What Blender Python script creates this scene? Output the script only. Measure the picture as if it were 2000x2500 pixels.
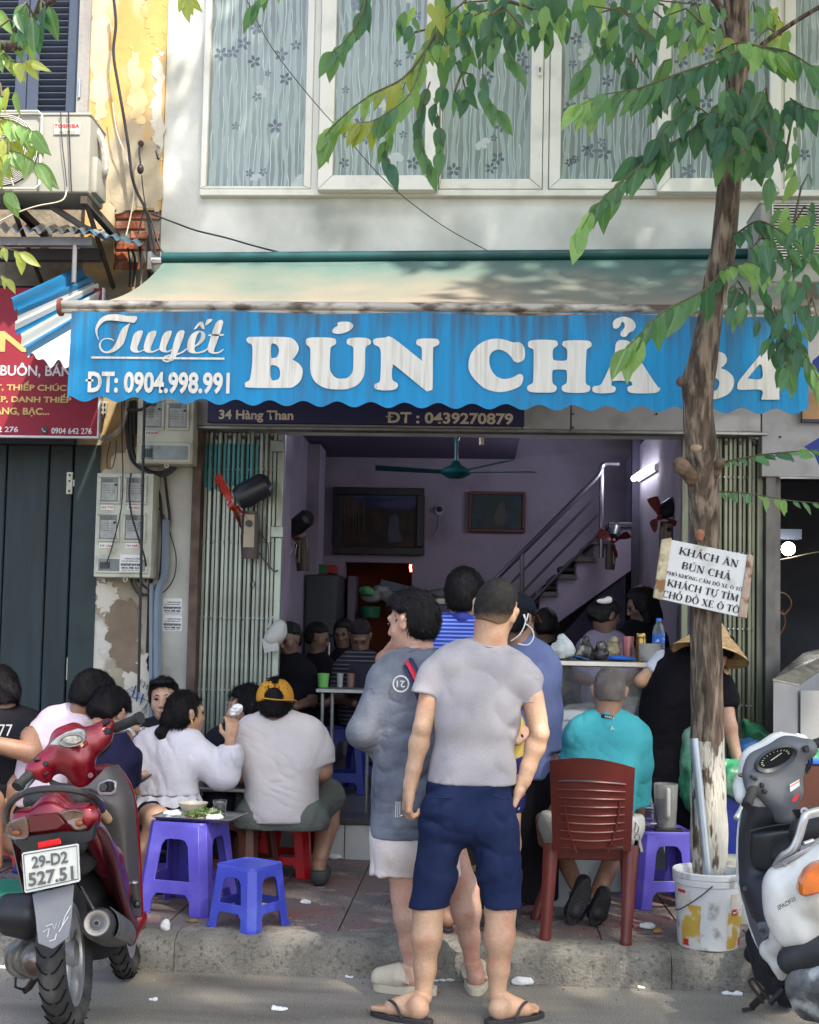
import bpy,bmesh,math,random
import numpy as np
from mathutils import Vector,Matrix,geometry
V3 = Vector
R=math.radians
for _o in list(bpy.data.objects):bpy.data.objects.remove(_o)
SC=bpy.context.scene
COL=SC.collection
rnd=random.Random(34)

# ------------------------------------------------------------ camera
FPX,CH=3000.0,1.5                    # focal length in photo pixels (2000 wide), camera height
cam=bpy.data.cameras.new('camera');camo=bpy.data.objects.new('camera',cam);COL.objects.link(camo)
cam.sensor_fit='HORIZONTAL';cam.sensor_width=36;cam.lens=36*FPX/2000;cam.shift_y=130/2000
cam.clip_end=600;cam.clip_start=.05
CROT=Matrix.Rotation(R(3.1),3,'Z') @ Matrix.Rotation(math.pi/2+.06,3,'X') @ Matrix.Rotation(R(1.2),3,'Z')
camo.matrix_world=Matrix.Translation((0,0,CH)) @ CROT.to_4x4()
SC.camera=camo
def ray(px,py):return CROT @ V3(((px-1000)/FPX,-(py-1380)/FPX,-1))
def P(px,py,y):# point of the place seen at a photo pixel, on the upright plane y
    d=ray(px,py);return V3((0,0,CH))+d*(y/d.y)
def G(px,py,z=0.):# ... on the level plane z
    d=ray(px,py);return V3((0,0,CH))+d*((z-CH)/d.z)
def M(px,y):return px*y/FPX        # photo pixels at depth y -> metres

# ------------------------------------------------------------ light
W=bpy.data.worlds.new('World');SC.world=W;W.use_nodes=True
_n=W.node_tree.nodes;_bg=_n['Background'];_sky=_n.new('ShaderNodeTexSky');_sky.sky_type='NISHITA'
SUN=V3((.42,-.60,.95)).normalized()          # towards the sun
_sky.sun_disc=False;_sky.sun_elevation=math.asin(SUN.z);_sky.sun_rotation=math.atan2(SUN.x,SUN.y)
_sky.dust_density=3.0;_sky.air_density=1.0;_sky.ozone_density=1.0
W.node_tree.links.new(_sky.outputs[0],_bg.inputs[0]);_bg.inputs[1].default_value=.15
_l=bpy.data.lights.new('sun','SUN');_l.energy=3.0;_l.angle=R(1.2);_l.color=(1,.93,.80)
_lo=bpy.data.objects.new('sun',_l);COL.objects.link(_lo);_lo.rotation_euler=SUN.to_track_quat('Z','Y').to_euler()
SC.view_settings.view_transform='Standard';SC.view_settings.look='None';SC.view_settings.gamma=1
SC.view_settings.exposure=1.8
SC.cycles.max_bounces=6;SC.cycles.diffuse_bounces=3;SC.cycles.glossy_bounces=3;SC.cycles.transmission_bounces=4
SC.cycles.transparent_max_bounces=8;SC.cycles.caustics_reflective=False;SC.cycles.caustics_refractive=False
SC.cycles.use_denoising=True

# ------------------------------------------------------------ materials
MATS={}
def srgb(h):
    c=[int(h[i:i+2],16)/255 for i in (0,2,4)]
    return tuple(x/12.92 if x <= .04045 else ((x+.055)/1.055) ** 2.4 for x in c)
def mat(name,col=None,rough=.6,metal=0.,var=.12,vs=6.,col2=None,c2s=3.,c2t=.55,c2w=.12,st=(1,1,1),bump=0.,bs=40.,bst=(1,1,1),
        emit=None,es=0.,trans=0.,alpha=1.,sss=0.,coat=0.,back=None,ior=1.45,wave=None,spk=None,crease=None,spec=0):
    """procedural material: base colour with soft variation, an optional second colour in patches, bump"""
    if name in MATS:return MATS[name]
    if isinstance(col,str):col=srgb(col)
    if isinstance(col2,str):col2=srgb(col2)
    m=bpy.data.materials.new(name);m.use_nodes=True;MATS[name]=m
    t=m.node_tree;N=t.nodes;L=t.links;b=N['Principled BSDF']
    tc=N.new('ShaderNodeTexCoord')
    def noise(scale,stretch,det=4):
        mp=N.new('ShaderNodeMapping');mp.inputs['Scale'].default_value=stretch;L.new(tc.outputs['Object'],mp.inputs[0])
        n=N.new('ShaderNodeTexNoise');n.inputs['Scale'].default_value=scale;n.inputs['Detail'].default_value=det
        L.new(mp.outputs[0],n.inputs['Vector']);return n.outputs['Fac']
    def mix(f,a,c):
        x=N.new('ShaderNodeMix');x.data_type='RGBA'
        if hasattr(f,'is_output'):L.new(f,x.inputs[0])
        else:x.inputs[0].default_value=f
        for k,s in ((6,a),(7,c)):
            if hasattr(s,'is_output'):L.new(s,x.inputs[k])
            else:x.inputs[k].default_value=(*s[:3],1)
        return x.outputs[2]
    def ramp(f,lo,hi):
        r=N.new('ShaderNodeMapRange');r.inputs[1].default_value=lo;r.inputs[2].default_value=hi;L.new(f,r.inputs[0]);return r.outputs[0]
    cur=mix(ramp(noise(vs,st),.3,.7),[x*(1-var) for x in col],[min(1,x*(1+var)) for x in col])
    if wave:# stripes: (period, axis, colour, share)
        sp=N.new('ShaderNodeSeparateXYZ');L.new(tc.outputs['Object'],sp.inputs[0])
        mm=N.new('ShaderNodeMath');mm.operation='DIVIDE';L.new(sp.outputs[wave[1]],mm.inputs[0]);mm.inputs[1].default_value=wave[0]
        fr=N.new('ShaderNodeMath');fr.operation='FRACT';L.new(mm.outputs[0],fr.inputs[0])
        gt=N.new('ShaderNodeMath');gt.operation='LESS_THAN';L.new(fr.outputs[0],gt.inputs[0]);gt.inputs[1].default_value=wave[3]
        cur=mix(gt.outputs[0],cur,srgb(wave[2]))
    if col2 is not None:
        cur=mix(ramp(noise(c2s,st,6),c2t-c2w/2,c2t+c2w/2),cur,col2)
    if spk:# fine grains: (scale, amount)
        hs=N.new('ShaderNodeHueSaturation');mr=N.new('ShaderNodeMapRange');mr.inputs[1].default_value=.35;mr.inputs[2].default_value=.65;mr.inputs[3].default_value=1-spk[1];mr.inputs[4].default_value=1+spk[1]
        L.new(noise(spk[0],(1,1,1),3),mr.inputs[0]);L.new(mr.outputs[0],hs.inputs['Value']);L.new(cur,hs.inputs['Color']);cur=hs.outputs[0]
    L.new(cur,b.inputs['Base Color'])
    b.inputs['Roughness'].default_value=rough;b.inputs['Metallic'].default_value=metal;b.inputs['IOR'].default_value=ior
    if bump:
        bn=N.new('ShaderNodeBump');bn.inputs['Strength'].default_value=min(1,bump);bn.inputs['Distance'].default_value=.01
        L.new(noise(bs,bst,5),bn.inputs['Height']);L.new(bn.outputs[0],b.inputs['Normal'])
        if crease:# cloth creases: (scale, depth m, stretch)
            mp=N.new('ShaderNodeMapping');mp.inputs['Scale'].default_value=crease[2];L.new(tc.outputs['Object'],mp.inputs[0]);n=N.new('ShaderNodeTexNoise');n.noise_type='RIDGED_MULTIFRACTAL';n.inputs['Scale'].default_value=crease[0];n.inputs['Detail'].default_value=3;n.inputs['Roughness'].default_value=.35;n.inputs['Distortion'].default_value=.6
            L.new(mp.outputs[0],n.inputs['Vector']);b2=N.new('ShaderNodeBump');b2.inputs['Strength'].default_value=.8;b2.inputs['Distance'].default_value=crease[1];L.new(n.outputs['Fac'],b2.inputs['Height']);L.new(b2.outputs[0],bn.inputs['Normal'])
    if emit:b.inputs['Emission Color'].default_value=(*srgb(emit),1);b.inputs['Emission Strength'].default_value=es
    b.inputs['Specular IOR Level'].default_value=.2 if rough >= .85 or spec else .5
    b.inputs['Transmission Weight'].default_value=trans;b.inputs['Alpha'].default_value=alpha
    b.inputs['Subsurface Weight'].default_value=sss
    if sss:b.inputs['Subsurface Radius'].default_value=(.012,.004,.002);b.inputs['Subsurface Scale'].default_value=1
    b.inputs['Coat Weight'].default_value=coat
    if coat:b.inputs['Coat Roughness'].default_value=.15
    if back is not None:# thin leaf or cloth: lets light through
        tr=N.new('ShaderNodeBsdfTranslucent');tr.inputs[0].default_value=(*srgb(back),1)
        ms=N.new('ShaderNodeMixShader');ms.inputs[0].default_value=.45
        o=N['Material Output'];L.new(b.outputs[0],ms.inputs[1]);L.new(tr.outputs[0],ms.inputs[2]);L.new(ms.outputs[0],o.inputs[0])
    return m

# ------------------------------------------------------------ objects
BASE={}
def thing(name,label,cat,base=(0,0,0),rz=0.,group=None,local=False):
    o=bpy.data.objects.new(name,None);COL.objects.link(o);o.empty_display_size=.1
    o.location=base;o.rotation_euler=(0,0,rz);o['label']=label;o['category']=cat
    if group:o['group']=group
    if not local:BASE[o.name]=V3(base)
    return o
def tag(o,label=None,cat=None,group=None,kind=None):
    for k,v in (('label',label),('category',cat),('group',group),('kind',kind)):
        if v:o[k]=v
    return o
def link(name,me,parent=None):
    o=bpy.data.objects.new(name,me);COL.objects.link(o)
    if parent is not None:
        o.parent=parent
        if parent.name in BASE:o.location=-BASE[parent.name]
    return o
def mesh(v,f,m,smooth=False,mi=None):
    me=bpy.data.meshes.new('m');me.from_pydata([tuple(x) for x in v],[],f)
    for x in (m if isinstance(m,(list,tuple)) else [m]):me.materials.append(x)
    if mi is not None:me.polygons.foreach_set('material_index',mi)
    if smooth:me.polygons.foreach_set('use_smooth',[True]*len(me.polygons))
    me.update();return me
class MB:
    """collects shapes for ONE mesh object"""
    def __init__(s):s.v=[];s.f=[];s.mi=[]
    def add(s,v,f,mi=0):
        o=len(s.v);s.v+=[V3(x) for x in v];s.f+=[tuple(i+o for i in q) for q in f];s.mi+=[mi]*len(f);return s
    def hexa(s,p,mi=0):# bottom 4, top 4
        return s.add(p,[(3,2,1,0),(4,5,6,7),(0,1,5,4),(1,2,6,5),(2,3,7,6),(3,0,4,7)],mi)
    def box(s,c,d,rot=None,mi=0):
        h=[x/2 for x in d];q=[]
        for z in (-1,1):
            for x,y in ((-1,-1),(1,-1),(1,1),(-1,1)):
                v=V3((x*h[0],y*h[1],z*h[2]));q.append((rot @ v if rot else v)+V3(c))
        return s.hexa(q,mi)
    def slab(s,a,b,mi=0):# axis aligned box between two corners
        return s.box([(x+y)/2 for x,y in zip(a,b)],[abs(y-x) for x,y in zip(a,b)],None,mi)
    def cyl(s,a,b,ra,rb=None,n=12,mi=0,caps=True):
        return s.tube([a,b],[ra,ra if rb is None else rb],n,mi,caps)
    def tube(s,pts,r,n=8,mi=0,caps=True,flat=1.):
        pts=[V3(p) for p in pts];k=len(pts)
        if not isinstance(r,(list,tuple)):r=[r]*k
        vs=[];up=None
        for i,p in enumerate(pts):
            t=(pts[min(i+1,k-1)]-pts[max(i-1,0)])
            if t.length<1e-9:t=V3((0,0,1))
            t.normalize()
            if up is None:up=t.cross(V3((0,0,1)) if abs(t.z)<.9 else V3((0,1,0))).normalized()
            else:
                up=up-t*up.dot(t)
                up=up.normalized() if up.length>1e-6 else t.orthogonal().normalized()
            w=t.cross(up)
            for j in range(n):
                a=2*math.pi*j/n;vs.append(p+up*(math.cos(a)*r[i])+w*(math.sin(a)*r[i]*flat))
        fs=[(i*n+j,i*n+(j+1) % n,(i+1)*n+(j+1) % n,(i+1)*n+j) for i in range(k-1) for j in range(n)]
        if caps:fs+=[tuple(reversed(range(n))),tuple(range((k-1)*n,k*n))]
        return s.add(vs,fs,mi)
    def lathe(s,prof,c=(0,0,0),n=24,mi=0,rot=None,sx=1.,sy=1.):# prof: (radius, height) bottom to top
        vs=[];c=V3(c)
        for r,h in prof:
            for j in range(n):
                a=2*math.pi*j/n;v=V3((r*math.cos(a)*sx,r*math.sin(a)*sy,h));vs.append((rot @ v if rot else v)+c)
        k=len(prof)
        fs=[(i*n+j,i*n+(j+1) % n,(i+1)*n+(j+1) % n,(i+1)*n+j) for i in range(k-1) for j in range(n)]
        return s.add(vs,fs,mi)
    def ball(s,c,r,n=12,mi=0,rot=None):
        r=r if isinstance(r,(list,tuple)) else (r,r,r);k=n // 2;vs=[];c=V3(c)
        for i in range(k+1):
            t=math.pi*i/k
            for j in range(n):
                a=2*math.pi*j/n
                v=V3((r[0]*math.sin(t)*math.cos(a),r[1]*math.sin(t)*math.sin(a),-r[2]*math.cos(t)));vs.append((rot @ v if rot else v)+c)
        return s.add(vs,[(i*n+j,i*n+(j+1) % n,(i+1)*n+(j+1) % n,(i+1)*n+j) for i in range(k) for j in range(n)],mi)
    def prism(s,poly,off,mi=0):# poly: 3D points of a flat outline, off: thickness vector
        n=len(poly);a=[V3(p) for p in poly];b=[p+V3(off) for p in a]
        tri=geometry.tessellate_polygon([a]);o=n
        fs=[tuple(t) for t in tri]+[tuple(i+n for i in reversed(t)) for t in tri]
        fs+=[(i,(i+1) % n,(i+1) % n+n,i+n) for i in range(n)]
        return s.add(a+b,fs,mi)
    def grid(s,fn,nu,nv,mi=0):
        vs=[fn(i/nu,j/nv) for i in range(nu+1) for j in range(nv+1)];k=nv+1
        return s.add(vs,[(i*k+j,(i+1)*k+j,(i+1)*k+j+1,i*k+j+1) for i in range(nu) for j in range(nv)],mi)
    def sheet(s,fn,nu,nv,off,mi=0):# a grid with thickness
        top=[V3(fn(i/nu,j/nv)) for i in range(nu+1) for j in range(nv+1)];k=nv+1;n=len(top)
        bot=[p+V3(off) for p in top]
        fs=[(i*k+j,(i+1)*k+j,(i+1)*k+j+1,i*k+j+1) for i in range(nu) for j in range(nv)]
        fs2=[tuple(x+n for x in reversed(f)) for f in fs]
        ed=[(i*k,(i+1)*k) for i in range(nu)]+[((i+1)*k+nv,i*k+nv) for i in range(nu)]
        ed+=[(j+1,j) for j in range(nv)]+[(nu*k+j,nu*k+j+1) for j in range(nv)]
        return s.add(top+bot,fs+fs2+[(a,b,b+n,a+n) for a,b in ed],mi)
    def build(s,name,m,parent=None,smooth=False,bevel=0.,seg=1,sharp=35):
        me=mesh(s.v,s.f,m,False,s.mi if isinstance(m,(list,tuple)) and len(m)>1 else None)
        bm=bmesh.new();bm.from_mesh(me)
        bmesh.ops.recalc_face_normals(bm,faces=bm.faces)
        if bevel:
            ed=[e for e in bm.edges if len(e.link_faces)==2 and e.calc_face_angle(0)>.6]
            bmesh.ops.bevel(bm,geom=ed,offset=bevel,segments=seg,profile=.6,affect='EDGES',clamp_overlap=True)
        if smooth or bevel:
            lim=R(sharp)
            for f in bm.faces:f.smooth=True
            for e in bm.edges:e.smooth=len(e.link_faces)==2 and e.calc_face_angle(0)<lim
        bm.to_mesh(me);bm.free()
        return link(name,me,parent)
def smoothline(pts,n=4,closed=False):# Catmull-Rom
    pts=[V3(p) for p in pts];k=len(pts);out=[]
    for i in range(k if closed else k-1):
        p0,p1,p2,p3=(pts[j % k] if closed else pts[max(0,min(k-1,j))] for j in (i-1,i,i+1,i+2))
        for q in range(n):
            t=q/n;out.append(.5*((2*p1)+(p2-p0)*t+(2*p0-5*p1+4*p2-p3)*t*t+(3*p1-p0-3*p2+p3)*t ** 3))
    if not closed:out.append(pts[-1])
    return out
def cable(name,pts,r,m,parent=None,n=5,sub=5):return MB().tube(smoothline(pts,sub),r,n).build(name,m,parent,smooth=True)
def dup(root,loc,rz,label=None,group=None,scale=None):
    r=root.copy();COL.objects.link(r);r.location=loc;r.rotation_euler=(0,0,rz)
    if scale:r.scale=(scale,)*3
    if label:r['label']=label
    if group:r['group']=group
    def rec(a,b):
        for ch in list(a.children):
            c=ch.copy();COL.objects.link(c);c.parent=b;rec(ch,c)
    rec(root,r);return r
_tx={}
def text(body,p0,ux,uz,w,h,m,parent=None,name='lettering',depth=.002,bold=0.,fit=True):
    """flat lettering: p0 lower left corner, ux / uz unit vectors, w x h size in metres"""
    c=bpy.data.curves.new('t','FONT');c.body=body;c.size=1;c.offset=bold;c.resolution_u=3
    c.align_x='LEFT';t=bpy.data.objects.new('t',c)
    bars=[]
    if 'Đ' in body:# crossed D drawn as D plus its bar
        def width(s_):c.body=s_;q_=bpy.data.meshes.new_from_object(t);return max([v.co.x for v in q_.vertices],default=0.)
        body=body.replace('Đ','\u0110');plain=body.replace('\u0110','D');wd=width('D')
        bars=[(width(plain[:i+1])-wd,wd) for i,ch_ in enumerate(body) if ch_=='\u0110'];c.body=plain
    me=bpy.data.meshes.new_from_object(t);bpy.data.objects.remove(t)
    if bars:
        bm=bmesh.new();bm.from_mesh(me)
        for x_,w_ in bars:vs_=[bm.verts.new((x_+a_*w_,.36+b_+bold,.0015)) for a_,b_ in ((-.10,-.04),(.42,-.04),(.42,.04),(-.10,.04))];bm.faces.new(vs_)
        bm.to_mesh(me);bm.free()
    co=np.empty(len(me.vertices)*3,'f');me.vertices.foreach_get('co',co);co=co.reshape(-1,3)
    if len(co)==0:return None
    a=co.min(0);b=co.max(0);q=(co-a)/np.maximum(b-a,1e-6)
    ux=V3(ux).normalized();uz=V3(uz).normalized();nn=ux.cross(uz).normalized()
    if nn.y>0:nn=-nn
    u,z,k,p=(np.array(x) for x in (ux,uz,nn,V3(p0)))
    co=p+q[:,:1]*w*u+q[:,1:2]*h*z+k*depth
    me.vertices.foreach_set('co',co.astype('f').ravel());me.materials.clear();me.materials.append(m);me.update()
    return link(name,me,parent)
def textpx(body,x0,y0,x1,y1,y,m,parent,off=.003,bold=0.,slope=None,**k):
    """lettering filling the photo rectangle x0,y0 - x1,y1 (top-left, bottom-right) on the plane y"""
    a=P(x0,y1,y-off);dx=P(x1,y1+(x1-x0)*(slope if slope is not None else .015),y-off)-a;h=(P(x0,y0,y-off)-a).length
    dx.z=dx.z if slope is not None else 0
    return text(body,a,dx,(0,0,1),dx.length,h,m,parent,bold=bold,depth=.0,**k)
def shape(polys,org,sc,y,m,parent,name='lettering',n=4,off=.003,smoothing=True):
    """flat traced shapes: list of [outer, hole, ...] in crop pixels"""
    mb=MB()
    for q,poly in enumerate(polys):
        loops=[[P(org[0]+x/sc,org[1]+z/sc,y-off-.0004*(q % 3)) for x,z in l] for l in poly]
        if smoothing:loops=[smoothline(l,n,True) for l in loops]
        tri=geometry.tessellate_polygon(loops);mb.add([p for l in loops for p in l],[tuple(t) for t in tri])
    return link(name,mesh(mb.v,mb.f,m),parent)

def loftpx(rows,nu=4,nv=4,th=(0,.02,0),raw=False):
    """smooth shell through rows of photo points (px, py, depth)"""
    g=[smoothline([q if isinstance(q,Vector) else P(*q) for q in r_],nu) for r_ in rows];cols=[smoothline([r_[i] for r_ in g],nv) for i in range(len(g[0]))]
    mb=MB();n_u,n_v=len(cols),len(cols[0]);mb.sheet(lambda u,v:cols[int(round(u*(n_u-1)))][int(round(v*(n_v-1)))],n_u-1,n_v-1,th);return mb

# ------------------------------------------------------------ soft shapes (signed distance fields turned into ONE skin)
def _noise(X,Y,Z,seed,f,st=(1,1,1)):
    r=np.random.RandomState(seed);n=0
    X=X*st[0];Y=Y*st[1];Z=Z*st[2]
    for i in range(4):
        k=r.normal(size=3)*f;k2=r.normal(size=3)*f*.5;p=r.rand(2)*6.28
        n=n+np.sin(k[0]*X+k[1]*Y+k[2]*Z+p[0]+1.6*np.sin(k2[0]*X+k2[1]*Y+k2[2]*Z+p[1]))
    return n/4
def cone(a,b,ra,rb=None,fl=1.,k=None,ax=None,cut=None):return ('c',V3(a),V3(b),ra,ra if rb is None else rb,fl,k,ax,cut)
def ell(c,r,rot=None,k=None,sub=False):return ('e',V3(c),V3(r),rot,k,sub)
def _eval(prims,lo,n,vox,k0):
    D=np.full(n,1.,'f')
    for p in prims:
        if p[0]=='c':
            a,b,ra,rb,fl,k,ax,cut=p[1:];m=max(ra,rb);pts=[a,b];sub=False
        else:
            c,r,rot,k,sub=p[1:];m=max(r);pts=[c]
        k=k0 if k is None else k;m=m+k*2+vox*3
        i0=[max(0,int((min(q[d] for q in pts)-m-lo[d])/vox)) for d in range(3)]
        i1=[min(n[d],int((max(q[d] for q in pts)+m-lo[d])/vox)+2) for d in range(3)]
        if any(a_ >= b_ for a_,b_ in zip(i0,i1)):continue
        X,Y,Z=np.meshgrid(*[(lo[d]+np.arange(i0[d],i1[d])*vox).astype('f') for d in range(3)],indexing='ij',sparse=True)
        if p[0]=='c':
            # flattened along the axis ax (default world y)
            ax=V3(ax).normalized() if ax is not None else V3((0,1,0));s=1/fl
            dx,dy,dz=X-a.x,Y-a.y,Z-a.z;w=b-a
            if fl != 1:
                t=dx*ax.x+dy*ax.y+dz*ax.z;dx,dy,dz=dx+ax.x*t*(s-1),dy+ax.y*t*(s-1),dz+ax.z*t*(s-1)
                w=w+ax*(w.dot(ax)*(s-1))
            L2=max(w.length_squared,1e-9);h=np.clip((dx*w.x+dy*w.y+dz*w.z)/L2,0,1)
            d=np.sqrt((dx-w.x*h) ** 2+(dy-w.y*h) ** 2+(dz-w.z*h) ** 2)-(ra+(rb-ra)*h)
            if fl != 1:d=d*(.5+.5*fl)
            if cut is not None:
                q,nn=V3(cut[0]),V3(cut[1]).normalized();d=np.maximum(d,(X-q.x)*nn.x+(Y-q.y)*nn.y+(Z-q.z)*nn.z)
        else:
            dx,dy,dz=X-c.x,Y-c.y,Z-c.z
            if rot is not None:
                q=rot.transposed()
                dx,dy,dz=(q[i][0]*dx+q[i][1]*dy+q[i][2]*dz for i in range(3))
            g=np.sqrt((dx/r.x) ** 2+(dy/r.y) ** 2+(dz/r.z) ** 2)
            g2=np.sqrt((dx/r.x ** 2) ** 2+(dy/r.y ** 2) ** 2+(dz/r.z ** 2) ** 2)
            d=g*(g-1)/np.maximum(g2,1e-6)
        sl=tuple(slice(a_,b_) for a_,b_ in zip(i0,i1));E=D[sl]
        if sub:d=-d;h=np.clip(.5-.5*(d-E)/max(k,1e-4)*-1*-1,0,1);h=np.clip(.5+.5*(d-E)/max(k,1e-4),0,1);D[sl]=E*(1-h)+d*h+k*h*(1-h)
        elif k <= 0:D[sl]=np.minimum(E,d)
        else:h=np.clip(.5+.5*(E-d)/k,0,1);D[sl]=E*(1-h)+d*h-k*h*(1-h)
    return D
def sdf(prims,vox=.01,k=.02,cuts=(),wr=None,fn=None):
    """prims united softly, cut by half spaces (point, outward normal[, rounding]); wr: (seed, freq, amp, stretch) folds"""
    pts=[]
    for p in prims:
        if p[0]=='c':r=max(p[3],p[4]);pts+=[(p[1],r),(p[2],r)]
        elif not p[5]:pts.append((p[1],max(p[2])))
    lo=V3([min(q[d]-r for q,r in pts)-vox*2 for d in range(3)]);hi=V3([max(q[d]+r for q,r in pts)+vox*2 for d in range(3)])
    for c in cuts:# tighten the box for level cuts
        if len(c)>3:continue
        if c[1][2]<-.99:lo.z=max(lo.z,c[0][2]-2*vox)
        if c[1][2]>.99:hi.z=min(hi.z,c[0][2]+2*vox)
    n=tuple(int((hi[d]-lo[d])/vox)+2 for d in range(3))
    D=_eval(prims,lo,n,vox,k)
    X,Y,Z=np.meshgrid(*[(lo[d]+np.arange(n[d])*vox).astype('f') for d in range(3)],indexing='ij',sparse=True)
    if wr:
        for w in (wr if isinstance(wr,list) else [wr]):
            q=_noise(X,Y,Z,w[0],w[1],w[3] if len(w)>3 else (1,1,1))
            if len(w)>4:q=(np.minimum(np.abs(q)*2.2,1) ** .7-.6)*np.clip(.5+1.2*_noise(X,Y,Z,w[0]+50,w[1]*.35),0,1)     # pinched creases that come and go
            D=D+q*w[2]
    if fn:D=fn(D,X,Y,Z)
    for c in cuts:
        q,nn=V3(c[0]),V3(c[1]).normalized();e=(X-q.x)*nn.x+(Y-q.y)*nn.y+(Z-q.z)*nn.z
        D=np.maximum(D,e)
    return nets(D.astype('f'),lo,vox)
def nets(D,lo,vox):
    D[0],D[-1],D[:,0],D[:,-1],D[:,:,0],D[:,:,-1]=[np.maximum(x,vox) for x in (D[0],D[-1],D[:,0],D[:,-1],D[:,:,0],D[:,:,-1])]
    S=D<0;nx,ny,nz=D.shape
    c=[(i,j,l) for i in (0,1) for j in (0,1) for l in (0,1)]
    cnt=sum(S[i:nx-1+i,j:ny-1+j,l:nz-1+l].astype('i1') for i,j,l in c)
    act=(cnt>0) &(cnt<8);idx=np.argwhere(act);m=len(idx)
    if m==0:return np.zeros((0,3)),np.zeros((0,4),int)
    ID=np.full(act.shape,-1,'i4');ID[act]=np.arange(m)
    acc=np.zeros((m,3));num=np.zeros(m);I=idx
    for a in c:
        for ax in range(3):
            if a[ax]:continue
            b=list(a);b[ax]=1
            va=D[I[:,0]+a[0],I[:,1]+a[1],I[:,2]+a[2]];vb=D[I[:,0]+b[0],I[:,1]+b[1],I[:,2]+b[2]]
            x=(va<0) !=(vb<0);t=np.where(x,va/np.where(x,va-vb,1),0)
            q=np.tile(np.array(a,float),(m,1));q[:,ax]+=t;acc+=q*x[:,None];num+=x
    V=(idx+acc/num[:,None])*vox+np.array(lo);F=[]
    for ax in range(3):
        u,w=[(1,2),(2,0),(0,1)][ax]
        s0=[slice(None)]*3;s1=[slice(None)]*3;s0[ax]=slice(0,-1);s1[ax]=slice(1,None)
        e=np.argwhere(S[tuple(s0)] != S[tuple(s1)]);e=e[(e[:,u]>0) &(e[:,w]>0) &(e[:,u]<D.shape[u]-1) &(e[:,w]<D.shape[w]-1)]
        ins=S[e[:,0],e[:,1],e[:,2]];Q=[]
        for du,dw in ((-1,-1),(0,-1),(0,0),(-1,0)):
            g=e.copy();g[:,u]+=du;g[:,w]+=dw;Q.append(ID[g[:,0],g[:,1],g[:,2]])
        Q=np.stack(Q,1);Q[~ins]=Q[~ins][:,::-1];F.append(Q)
    F=np.concatenate(F);return V,F[(F >= 0).all(1)]
def npmesh(parts,m,smooth=True):
    V=np.concatenate([p[0] for p in parts]);o=0;Fs=[]
    for v,f in parts:Fs.append(f+o);o+=len(v)
    F=np.concatenate(Fs).astype('i4');me=bpy.data.meshes.new('m')
    me.vertices.add(len(V));me.vertices.foreach_set('co',V.astype('f').ravel())
    me.loops.add(F.size);me.loops.foreach_set('vertex_index',F.ravel())
    me.polygons.add(len(F));me.polygons.foreach_set('loop_start',np.arange(len(F),dtype='i4')*4)
    me.polygons.foreach_set('use_smooth',np.full(len(F),smooth));me.update(calc_edges=True)
    for x in (m if isinstance(m,(list,tuple)) else [m]):me.materials.append(x)
    return me
def soft(name,prims,m,parent=None,**k):
    parts=[sdf(prims,**k)] if not isinstance(prims,dict) else prims['parts']
    return link(name,npmesh(parts,m),parent)
# ============================================================ materials used all over
plaster=mat('plaster_white',(.64,.645,.60),.9,var=.12,vs=1.2,col2=(.27,.28,.25),c2s=1.6,c2t=.60,c2w=.3,st=(1,1,.8),bump=.35,bs=14)
yellowp=mat('plaster_yellow',(.46,.28,.10),.9,var=.16,vs=2.5,col2=(.42,.34,.23),c2s=2.6,c2t=.52,c2w=.16,st=(1.8,1,.6),bump=.6,bs=12)
oldp=mat('plaster_old',(.30,.26,.20),.95,var=.2,vs=5,col2=(.52,.50,.44),c2s=2.2,c2t=.52,c2w=.04,bump=.7,bs=14)
jambm=mat('plaster_grey_pier',(.40,.39,.35),.95,var=.18,vs=4,col2=(.22,.18,.13),c2s=2.6,c2t=.58,c2w=.1,bump=.6,bs=20)
brickm=mat('brick_red',(.34,.11,.06),.95,var=.3,vs=9,col2=(.35,.28,.22),c2s=9,c2t=.6,c2w=.2,bump=.6,bs=40)
mortar=mat('mortar',(.25,.22,.18),.95,var=.25,vs=12,bump=.8,bs=40)
upvc=mat('window_white_plastic',(.64,.63,.56),.45,var=.06,vs=1.5,col2=(.42,.42,.36),c2s=4,c2t=.68,c2w=.3)
dark=mat('very_dark',(.012,.012,.016),.8,var=.3)
blackp=mat('black_plastic',(.016,.016,.018),.42,var=.2,vs=20)
rubber=mat('rubber',(.022,.021,.021),.75,var=.25,vs=14,col2=(.07,.065,.06),c2s=9,c2t=.6,c2w=.2,bump=.15,bs=60)
steel=mat('steel',(.48,.48,.47),.30,1.,var=.15,vs=8,st=(1,1,.3))
dullsteel=mat('dull_steel',(.28,.28,.27),.45,.9,var=.25,vs=8)
wirem=mat('wire_black',(.02,.02,.022),.55)
wirew=mat('wire_cream',(.5,.45,.36),.6)
cream=mat('meter_box_plastic',(.44,.45,.37),.5,var=.1,vs=3,col2=(.28,.27,.21),c2s=7,c2t=.62,c2w=.25)
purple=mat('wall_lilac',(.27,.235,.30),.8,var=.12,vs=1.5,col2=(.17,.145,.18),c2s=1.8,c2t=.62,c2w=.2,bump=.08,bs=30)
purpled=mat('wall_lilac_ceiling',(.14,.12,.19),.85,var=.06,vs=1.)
concrete=mat('concrete',(.205,.19,.162),.95,var=.30,vs=6,col2=(.10,.09,.078),c2s=40,c2t=.62,c2w=.2,bump=.8,bs=90,spk=(130,.14))
white=mat('white_paint',(.72,.72,.70),.5,var=.05)
offw=mat('sign_cream',(.62,.58,.52),.6,var=.12,vs=3,col2=(.40,.35,.29),c2s=7,c2t=.63,c2w=.12,st=(6,1,.5))
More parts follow.
